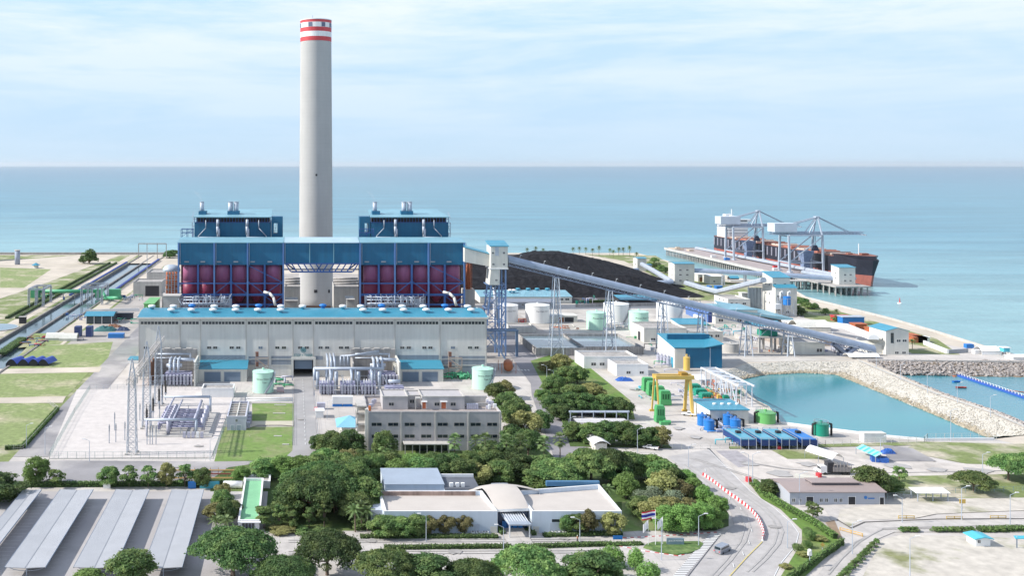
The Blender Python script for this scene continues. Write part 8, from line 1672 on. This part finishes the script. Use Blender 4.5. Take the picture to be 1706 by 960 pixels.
for i in range(4):
    q0 = 1222+34*i; a, c_, d_, e_ = G(q0+12,731,4), G(q0+40,731,4), G(q0+28,713,4), G(q0,713,4); t = thing('filter_bay', '%s blue filter bay of water trays from the left at the pond corner' % ordn(i), 'filter bay', ((a.x+d_.x)/2,(a.y+d_.y)/2,0), 'blue filter bays'); x0, x1, y0, y1 = a.x, c_.x-.4, a.y, d_.y
    b = MB(); b.box(x0,x1,y0,y1,1.4,3.4); b.build('trough', M('dark blue trough', (.01,.04,.16), .5), t); b = MB(); b.box(x0+.3,x1-.3,y0+.3,y1-.3,3.401,3.7); b.build('tray', M('blue tray', (.08,.33,.44), .3) if i < 3 else btank, t); b = MB()
    for z in (4.1,): b.beam((x0,y0,z),(x1,y0,z),.14); b.beam((x0,y1,z),(x1,y1,z),.14); b.beam((x0,y0,z),(x0,y1,z),.14); b.beam((x1,y0,z),(x1,y1,z),.14)
    for x in (x0,(x0+x1)/2,x1): b.beam((x,y0-.1,0),(x,y0-.1,4.1),.16); b.beam((x,y1,0),(x,y1,4.1),.16)
    b.build('frame', steel, t); b = MB(); b.cbox(((x0+x1)/2,(y0+y1)/2+1,3.71), 1.6, 1.4, .8); b.build('mixer', dark, t)
# tangle of small pipes
def pipes(q0, q1, r0, r1, n, zmax, m, label, seed, name='pipe_cluster', r=.16):
    rd = random.Random(seed); a = G((q0+q1)/2,(r0+r1)/2); t = thing(name, label, 'pipework', a); 
    for k in range(n):
        p = G(rd.uniform(q0,q1), rd.uniform(r0,r1)); z = rd.uniform(.5,zmax); q = Vector((p.x,p.y,0))+Vector((rd.choice([-1,1])*rd.uniform(2,7),0,0)) if rd.random() < .6 else Vector((p.x,p.y,0))+Vector((0,rd.uniform(2,7),0)); b = MB(); b.path([(p.x,p.y,0),(p.x,p.y,z),(q.x,q.y,z),(q.x,q.y,.1)], r*rd.uniform(.7,1.6), 6); b.build('pipe', m[k % len(m)], t, True)
    for k in range(max(2,n//5)):
        p = G(rd.uniform(q0,q1), rd.uniform(r0,r1)); b = MB(); b.cbox(p, rd.uniform(1,2.2), rd.uniform(.8,1.6), rd.uniform(.8,zmax*.8)); b.build('machine', m[(k+1) % len(m)], t)
pipes(1220,1300,738,744,26,2.2,[steel,cyan,pipec],'grey pipe tangle in front of the blue filter bays',1); pipes(1195,1205,712,722,8,2,[btank,pipec],'blue pumps between the bright blue tanks',2); pipes(1118,1200,640,668,26,1.6,[pipec,steel,lsteel],'grey pipes between the green pump row and teal machines',3)
pipes(1180,1235,652,682,22,2.4,[rust,brown,dgreen,yellow],'rusty machinery under the open steel frame',4); pipes(1188,1215,640,665,14,3,[steel,rust],'pipes and valves beneath the steel frame',5)
pipes(741,786,628,634,16,2.4,[gpipe],'bright green pipes between the right garage and pale green tank',6,r=.3); pipes(456,488,634,646,12,2.2,[gpipe,pipec],'bright green pipes right of the left pale green tank',7,r=.3)
pipes(1007,1045,545,551,16,3,[pipec,steel],'grey pipe nest under the white tanks',8); pipes(1055,1078,560,566,8,2,[gpipe,cyan],'green pumps beside the pump building',9); pipes(862,890,534,540,10,3,[rust,redp],'red pipes between the two white tanks',10); pipes(925,962,545,551,12,1,[rust,cream],'rusty pipes lying before the cream shelter',11)
pipes(1100,1130,600,620,8,2,[pipec,gpipe],'pipes at the corner of the blue steel hall',12); pipes(1170,1262,545,560,26,3,[pipec,dgreen,cyan],'blue green machines before the sloped roof hall',13); pipes(1340,1362,588,592,8,3,[pipec,steel],'small grey pipes before the cream plant room',14); pipes(1375,1400,585,590,10,4,[pipec,steel,violet],'pipe nest under the low conveyor end',15)
pipes(985,1060,580,586,20,2.6,[M('dark pipes', (.07,.10,.12)),steel],'dark pipes along the front of the basins',16); pipes(1085,1110,572,584,10,3,[dark,steel,dgreen],'dark pump gear near the pump building',17); pipes(960,1000,500,512,12,4,[bluef,pipec,dgreen],'blue machinery heap at the right of the coal workshop',18); pipes(1130,1165,505,520,12,3,[pipec,redp,dark],'pipes behind the white tanks by the blue vault',19)
pipes(1240,1262,560,575,10,3,[pipec,cream],'pipes round the wide thickener tank',20); pipes(1262,1312,585,588,8,2,[pipec,rust],'small gear under the machine platform',21); pipes(1060,1090,640,668,10,1.2,[fg,cyan],'low teal pipes left of the green pump row',22)
t = thing('round_sphere_tank', 'orange brown horizontal tank lying beside the service road', 'tank', G(849,620)); p = G(847,622,0); b = MB(); b.tube(p+Vector((0,0,3)), p+Vector((1.5,8,3)), 2.2, 16); b.ball(p+Vector((0,0,3)), 2.2, 1.2, 2.2, 14, 8); b.build('shell', M('orange brown tank', (.40,.13,.05), .6, var=.15), t, True); b = MB(); b.cbox(p+Vector((0,1.5,0)), 3.6, 1, 1.6); b.cbox(p+Vector((1,6,0)), 3.6, 1, 1.6); b.build('saddle', concw, t); b = MB()
for dx in (-3.4,3.4): b.beam(p+Vector((dx,-1,0)), p+Vector((dx,-1,5)), .2); b.beam(p+Vector((dx,7,0)), p+Vector((dx,7,5)), .2)
b.beam(p+Vector((-3.4,-1,5)), p+Vector((3.4,-1,5)), .15); b.build('frame', rust, t)
for q, lab in ((735,'rusty external stair on the right half of the hall front'),(438,'rusty external stair beside the left pale green tank')):
    y_ = 464; t = thing('fire_stair', lab, 'stair', (XA(q+14,y_),y_,0)); b = MB(); x0, x1 = XA(q-3+(5 if q > 700 else -12),y_), XA(q+18,y_)
    if q == 438: x0, x1 = XA(426,y_), XA(447,y_)
    else: x0, x1 = XA(747,y_), XA(769,y_)
    for x in (x0,x1): b.beam((x,y_-1,0),(x,y_-1,12 if x == x0 else 9.5),.35)
    for z0, z1, s in ((0,4.6,1),(4.6,9.2,-1)): b.beam((x1 if s < 0 else x0,y_-1,z0+.1),(x0 if s < 0 else x1,y_-1,z1),.5)
    b.beam((x0,y_-1,9.4),(x1,y_-1,9.4),.4); b.beam((x0,y_-1,4.8),(x1,y_-1,4.8),.35); b.build('stair_frame', M('rusty beige steel', (.38,.30,.25), .8, var=.2), t); b = MB()
    for z in (5.2,10): b.cbox((x0+.6,y_-.6,z), 1.5, 1, 2.2)
    b.build('door_box', M('dark rust', (.20,.09,.06)), t)
p = G(430.5,660); b = MB(); b.tube(p+Vector((33,2,1.3)), p+Vector((38,2,1.3)), 1.2, 12); t = thing('horizontal_vessel', 'small pinkish horizontal vessel between green pipes and lawn', 'vessel', G(466,655)); MB().tube(G(461,655)+Vector((0,0,1.4)), G(473,655)+Vector((0,0,1.4)), 1.2, 12).build('shell', M('pinkish grey', (.42,.33,.34)), t); MB().cbox(G(467,655), 2.5, 1.6, .6).build('saddle', concw, t)
# lawn furniture
for q, r_, w_ in ((467,676,5),(465,690,5),(463,728,3),(476,742,2.4),(416,728,.1)): tag(MB().cbox(G(q,r_), w_, .8, .35).build('lawn_slab', concw), {676:'upper long concrete slab',690:'second concrete slab',728:'short concrete slab' if w_ > 1 else 'tiny stub',742:'small rusty hydrant slab'}[r_]+' lying on the lawn', 'slab')
patch('lawn_path', [(420,703.2),(489,703),(489,711.5),(470,710),(430,710),(405,718),(398,716),(420,708)], 6, M('lawn path', (.50,.46,.36)))
for z, r_ in ((.6,664),(.9,668)): b = MB(); b.tube(G(410,r_,z), G(488,r_,z), .35, 8); tag(b.build('white_pipe', white, None, True), '%s white pipe running along the top edge of the lawn' % ('upper' if r_ == 664 else 'lower'), 'pipe')
# red gate gear by the front road
for k, (q0, q1, r_, m) in enumerate([(285,390,784,M('ochre rail', (.55,.33,.12))),(285,392,797,M('ochre rail', (0,0,0))),(300,385,790,M('maroon rail', (.3,.07,.05)))]):
    b = MB(); b.beam(G(q0,r_,.7), G(q1,r_,.7), .35); 
    for j in range(9): p = G(q0+(q1-q0)*j/8, r_); b.beam(p, p+Vector((0,0,.9)), .15)
    tag(b.build('long_barrier', m), '%s long low rail barrier beyond the trees on the front road' % ('ochre', 'second ochre', 'maroon')[k], 'barrier')
for q, lab in ((321,'blue skip behind the hedge of the car park'),(350,'pale banner board behind the hedge of the car park'),(180,'white notice board on the parking hedge')): p = G(q,811,.0)+Vector((0,-2,0)); tag(MB().cbox(p, 2.4 if q == 321 else 6 if q == 350 else 2.2, .4, 2.2).build('board', btank if q == 321 else cyan if q == 350 else white), lab, 'board')
MBt = MB(); MBt.tube(G(372,808,1.2), G(404,808,1.2), 1.1, 12); tag(MBt.build('long_tank', white, None, True), 'long white horizontal tank left of the white rear block', 'tank')
# ================================================================ left fields and canal
for i, (q, lab) in enumerate([(17,'leftmost'),(37,'second'),(54,'third'),(70,'rightmost')]):
    a = G(q-8, 611, 0); t = thing('dome_tent', '%s of four blue arched tents in the left field' % lab, 'tent', a, 'blue arched tents'); x0, y0 = a.x, a.y; w_ = 5.6; b = MB(); vs = []; K = 10; sh = 2.4
    for e in (0,1):
        for k in range(K+1): u = k/K; vs.append((x0+w_*u+sh*e, y0+9*e, 1.2+2.4*math.sin(math.pi*u)))
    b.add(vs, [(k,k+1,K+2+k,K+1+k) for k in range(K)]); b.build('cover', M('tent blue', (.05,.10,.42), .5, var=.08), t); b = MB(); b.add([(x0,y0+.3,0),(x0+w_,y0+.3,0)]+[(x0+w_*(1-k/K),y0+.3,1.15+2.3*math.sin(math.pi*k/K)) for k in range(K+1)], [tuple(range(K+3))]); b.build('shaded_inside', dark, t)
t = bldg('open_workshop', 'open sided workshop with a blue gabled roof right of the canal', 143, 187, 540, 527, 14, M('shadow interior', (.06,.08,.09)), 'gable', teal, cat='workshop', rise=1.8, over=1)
for q in (144,157,170,186): b = MB(); b.box(XA(q,t.y0)-.2,XA(q,t.y0)+.2,t.y0-.6,t.y0-.2,0,t.z1); b.build('post', white, t.o)
bldg('yard_screen', 'dark screen wall beside the open workshop', 189, 221, 533, 523, 3, M('dark screen', (.05,.06,.08)), 'flat', M('dark screen', (0,0,0)), cat='screen'); wall_path('white_fence_wall', px([(143,521),(232,519)]), .5, 2.2, white, 'long white wall behind the open workshop', 'wall')
tarp(175,551,14,3,M('green tarpaulin', (.03,.14,.14), .6, bump=.2),'dark green covered heap before the open workshop'); tarp(205,551,8,2.4,M('navy tarpaulin', (.03,.05,.12), .6, bump=.2),'dark navy covered heap right of the green one'); tarp(190,545,9,2,brown,'brown scrap heap beside the workshop','scrap heap')
for i, q in enumerate((130,149)): p = G(q,561); t = thing('reel_stand', '%s dark blue stacked panel rack in the left yard' % ('left','right')[i], 'rack', p, 'dark blue racks'); MB().cbox(p, 3.4, 5, 6).build('rack', M('rack navy', (.03,.05,.16), .6), t); MB().cbox(p+Vector((1.8,0,.3)), .2, 5.2, 5.4).build('side_panel', M('rack side', (.10,.14,.28)), t)
tag(MB().cbox(G(194,563), 9, 4, 2.6).build('blue_container', btank), 'blue container on the left yard beside the side road', 'container')
for i, (q, r_, m) in enumerate([(90,568,cream),(113,569,cream)]): p = G(q,r_); b = MB(); b.vault(p.x-5,p.x+5,p.y,p.y+7,1.5,2.6,8,'x',.2); b.box(p.x-5,p.x+5,p.y+.1,p.y+.3,0,1.5); tag(b.build('pale_cover', m), '%s pale vaulted cover in the left yard' % ('left','right')[i], 'cover')
pipes(100,128,560,569,8,2,[bluef,lsteel],'blue grey scrap beside the pale vaulted covers',30); pipes(105,150,525,534,12,2.2,[dark,pipec,bluef],'parked grey machinery along the canal yard',31); pipes(42,78,562,578,16,1.5,[bluef,redp,brown],'blue and red scrap line along the canal bank',32); pipes(160,222,533,540,14,1.8,[brown,dgreen,pipec],'mixed scrap between workshop and heaps',33); pipes(56,118,488,500,14,4,[gpipe,steel,bluef],'green valves and blue pipes left of the canal',34)
pipes(175,235,494,503,18,2.4,[M('navy pipes', (.02,.06,.22)),gpipe,lsteel],'dark blue pipes right of the canal crossing',35)
t = thing('pipe_bridge', 'long green pipe crossing over the canal', 'pipe bridge', G(110,504)); y_ = 745; b = MB(); xa, xb = XA(55,y_), XA(170,y_); b.tube((xa,y_,4.5),(xb,y_,4.5),1.4,12); b.build('pipe', gpipe, t, True); b = MB(); b.tube((xb,y_,4.5),(xb+6,y_-18,1.8),1.4,12); b.tube((xb+6,y_-18,1.8),(XA(196,700),712,4),1.3,12); b.build('bent_pipe', gpipe, t, True); 
for q, w_ in ((60,6),(167,6),(192,9)): MB().cbox((XA(q,y_),y_-2,0), w_, 5, 6.4).build('valve_block', gpipe, t)
b = MB()
for x in np.linspace(xa+6, xb-4, 6): b.beam((x,y_,-2.5),(x,y_,3.2),.7)
b.build('supports', concw, t)
for i, (q0, q1, r_, h) in enumerate([(48,72,512,12),(136,170,508,12)]):
    t = thing('service_gantry', 'grey steel gantry frame over the %s side of the canal' % ('left','right')[i], 'gantry', G((q0+q1)/2,r_), 'canal gantries'); D = DZ(r_); x0, x1 = XA(q0,D), XA(q1,D); b = MB()
    for x in (x0,(x0+x1)/2,x1):
        for y_ in (D,D+22): b.lattice((x,y_,0), 1.2, h, 1.0, 5, .14, .08)
    for y_ in (D,D+22): b.truss((x0,y_,h),(x1,y_,h),1,1,6,.14,.08)
    b.truss((x0,D,h),(x0,D+22,h),1,1,6,.12,.08); b.truss((x1,D,h),(x1,D+22,h),1,1,6,.12,.08); b.build('frame', steel, t)
# canal walls
conw2 = M('dark canal concrete', (.20,.19,.18), .9, var=.25, streak=.3)
for x, w_, lab, h_ in ((-167.6,1.2,'left concrete wall of the canal',.6),(-154.6,1.4,'middle dividing wall of the canal',.3),(-141.6,1.2,'right concrete wall of the canal',.5)):
    b = MB(); b.box(x, x+w_, 448, 1085, -2.6, h_); tag(b.build('canal_wall', conw2), lab, 'wall')
for i, (x, y0, y1) in enumerate([(-168.2,745,1000),(-140.2,745,1030)]):
    t = thing('canal_railing', 'blue railing along the %s canal wall' % ('left','right')[i], 'railing', (x,y0,0)); b = MB(); n = int((y1-y0)/5)
    for k in range(n): b.cbox((x,y0+k*5,1.2), 1.6, 3.4, 1.2)
    b.build('blue_panels', M('railing blue', (.05,.09,.33), .6), t); b = MB(); b.beam((x,y0,1.2),(x,y1,1.2),.3); b.build('rail', steel, t)
t = thing('canal_gantry', 'thin grey frame over the far mouth of the canal', 'gantry', (-150,1060,0)); b = MB()
for x in (XA(231,1050),XA(245,1050),XA(262,1050),XA(277,1050)): b.beam((x,1050,0),(x,1050,16),.7)
b.beam((XA(231,1050),1050,16),(XA(277,1050),1050,16),1.0); b.build('frame', dirtyc, t)
b = MB(); p = G(245,470); b.tube(p, p+Vector((0,0,28)), .35, 6, .2); tag(b.build('mast', steel), 'tall thin grey mast beside the right canal wall', 'mast')
t = thing('round_tower', 'grey round tower standing at the lagoon on the far left', 'tower', G(29,441)); p = G(29,441); b = MB(); b.cyl(p, 2.6, 14, 16); b.build('shaft', M('blue grey tower', (.30,.34,.42)), t, True); b = MB(); b.cyl(p+Vector((0,0,14)), 2.9, .8, 16); b.build('cap', concw, t)
t = thing('lagoon_hut', 'small blue umbrella roofed hut beside the lagoon', 'hut', G(60,447)); p = G(60,447); b = MB(); b.cyl(p+Vector((0,0,3)), 4.4, 2.2, 6, .4); b.build('roof', teal, t); b = MB(); b.cyl(p, 2.4, 3.2, 8); b.build('wall', cream, t)
wall_path('breakwater', [(XA(-40,1102),1098),(XA(290,1102),1098)], 3, 2.5, dirtyc, 'long dark breakwater wall along the far left shore', 'wall')
t = thing('box_sluice', 'small dark sluice box at the left canal bank', 'sluice', G(38,538)); MB().cbox(G(38,539), 4, 3, 4).build('box', dark, t); MB().cbox(G(38,539)+Vector((0,0,4.01)), 4.6, 3.6, .3).build('lid', dirtyc, t)
t = thing('round_pool', 'round settling pool rim cut by the left edge', 'pool', G(-5,546)); p = G(-8,547); MB().cyl(p, 14, .6, 40).build('rim', concw, t); MB().cyl(p+Vector((0,0,.61)), 13.2, .02, 40).build('pool_water', bw, t)
# a worker walking on the front road by the wall, seen as a few pixels
def person(p, label, shirt, trouser, rz=0):
    t = thing('person', label, 'person', p); sk = M('skin', (.35,.2,.13), .6, var=0); b = MB()
    def P(x, y_, z): c, s = math.cos(rz), math.sin(rz); return (p.x+x*c-y_*s, p.y+x*s+y_*c, p.z+z)
    me = bpy.data.meshes.new('body'); V = [(0,0,.92),(0,0,1.2),(0,0,1.42),(0,0,1.5),(0,0,1.62),(0,0,1.74),(.1,0,.88),(.12,.12,.5),(.12,.2,.08),(.12,.32,.03),(-.1,0,.88),(-.12,-.1,.5),(-.12,-.25,.1),(-.12,-.13,.03),(.2,0,1.4),(.27,-.08,1.15),(.26,.05,.92),(-.2,0,1.4),(-.27,.08,1.15),(-.26,.16,.94)]
    E = [(0,1),(1,2),(2,3),(3,4),(4,5),(0,6),(6,7),(7,8),(8,9),(0,10),(10,11),(11,12),(12,13),(2,14),(14,15),(15,16),(2,17),(17,18),(18,19)]; Rr = [.15,.15,.13,.06,.10,.08,.1,.07,.05,.045,.1,.07,.05,.045,.07,.05,.035,.07,.05,.035]
    me.from_pydata([tuple(Vector(P(*v_))-p) for v_ in V], E, []); o = bpy.data.objects.new('body', me); COL.objects.link(o); o.parent = t; ORG[o.name] = Vector(p); md = o.modifiers.new('skin', 'SKIN'); sv_ = me.skin_vertices.new() if not me.skin_vertices else me.skin_vertices[0]
    for i, q in enumerate(me.skin_vertices[0].data): q.radius = (Rr[i], Rr[i]*.8); q.use_root = i == 0
    o.modifiers.new('sub', 'SUBSURF').levels = 1; o.modifiers['sub'].render_levels = 1; me.materials.append(sk)
    b.lathe(P(0,0,.9), [(.17,0),(.17,.1),(.19,.35),(.2,.5),(.1,.58)], 12); b.build('shirt', shirt, t); b = MB()
    for a, c_ in (((.1,0,.95),(.12,.12,.5)),((.12,.12,.5),(.12,.2,.12)),((-.1,0,.95),(-.12,-.1,.5)),((-.12,-.1,.5),(-.12,-.25,.14))): b.tube(P(*a), P(*c_), .11, 8, .08)
    b.build('trousers', trouser, t); b = MB(); b.ball(P(0,0,1.74), .115, .125, .1, 10, 6); b.build('helmet', white, t)
person(G(856,613), 'person in dark clothes walking on the service road near the hall corner', bluef, dark, .4); person(G(962,904), 'person in a rust coloured shirt walking on the front road by the wall', rust, dark, 1.2)
# faint vapour above two boiler stacks
vm = bpy.data.materials.new('thin vapour'); vm.use_nodes = True; vm.node_tree.nodes.clear(); vo = vm.node_tree.nodes.new('ShaderNodeOutputMaterial'); vp = vm.node_tree.nodes.new('ShaderNodeVolumePrincipled'); vp.inputs['Density'].default_value = .05; vp.inputs['Color'].default_value = (.9,.9,.92,1); vm.node_tree.links.new(vp.outputs[0], vo.inputs['Volume'])
for q, r_ in ((336,337),(624,337)):
    y_ = 572; b = MB(); b.lathe((XA(q,y_),y_,ZA(r_,y_)+.4), [(.4,0),(1.0,1.5),(1.1,3),(1.4,5),(.5,6.4)], 12)
    for k in range(len(b.v)): v_ = b.v[k]; h = v_[2]-ZA(r_,y_); b.v[k] = (v_[0]-h*h*.10, v_[1], v_[2])
    tag(b.build('vapour', vm), kind='stuff')
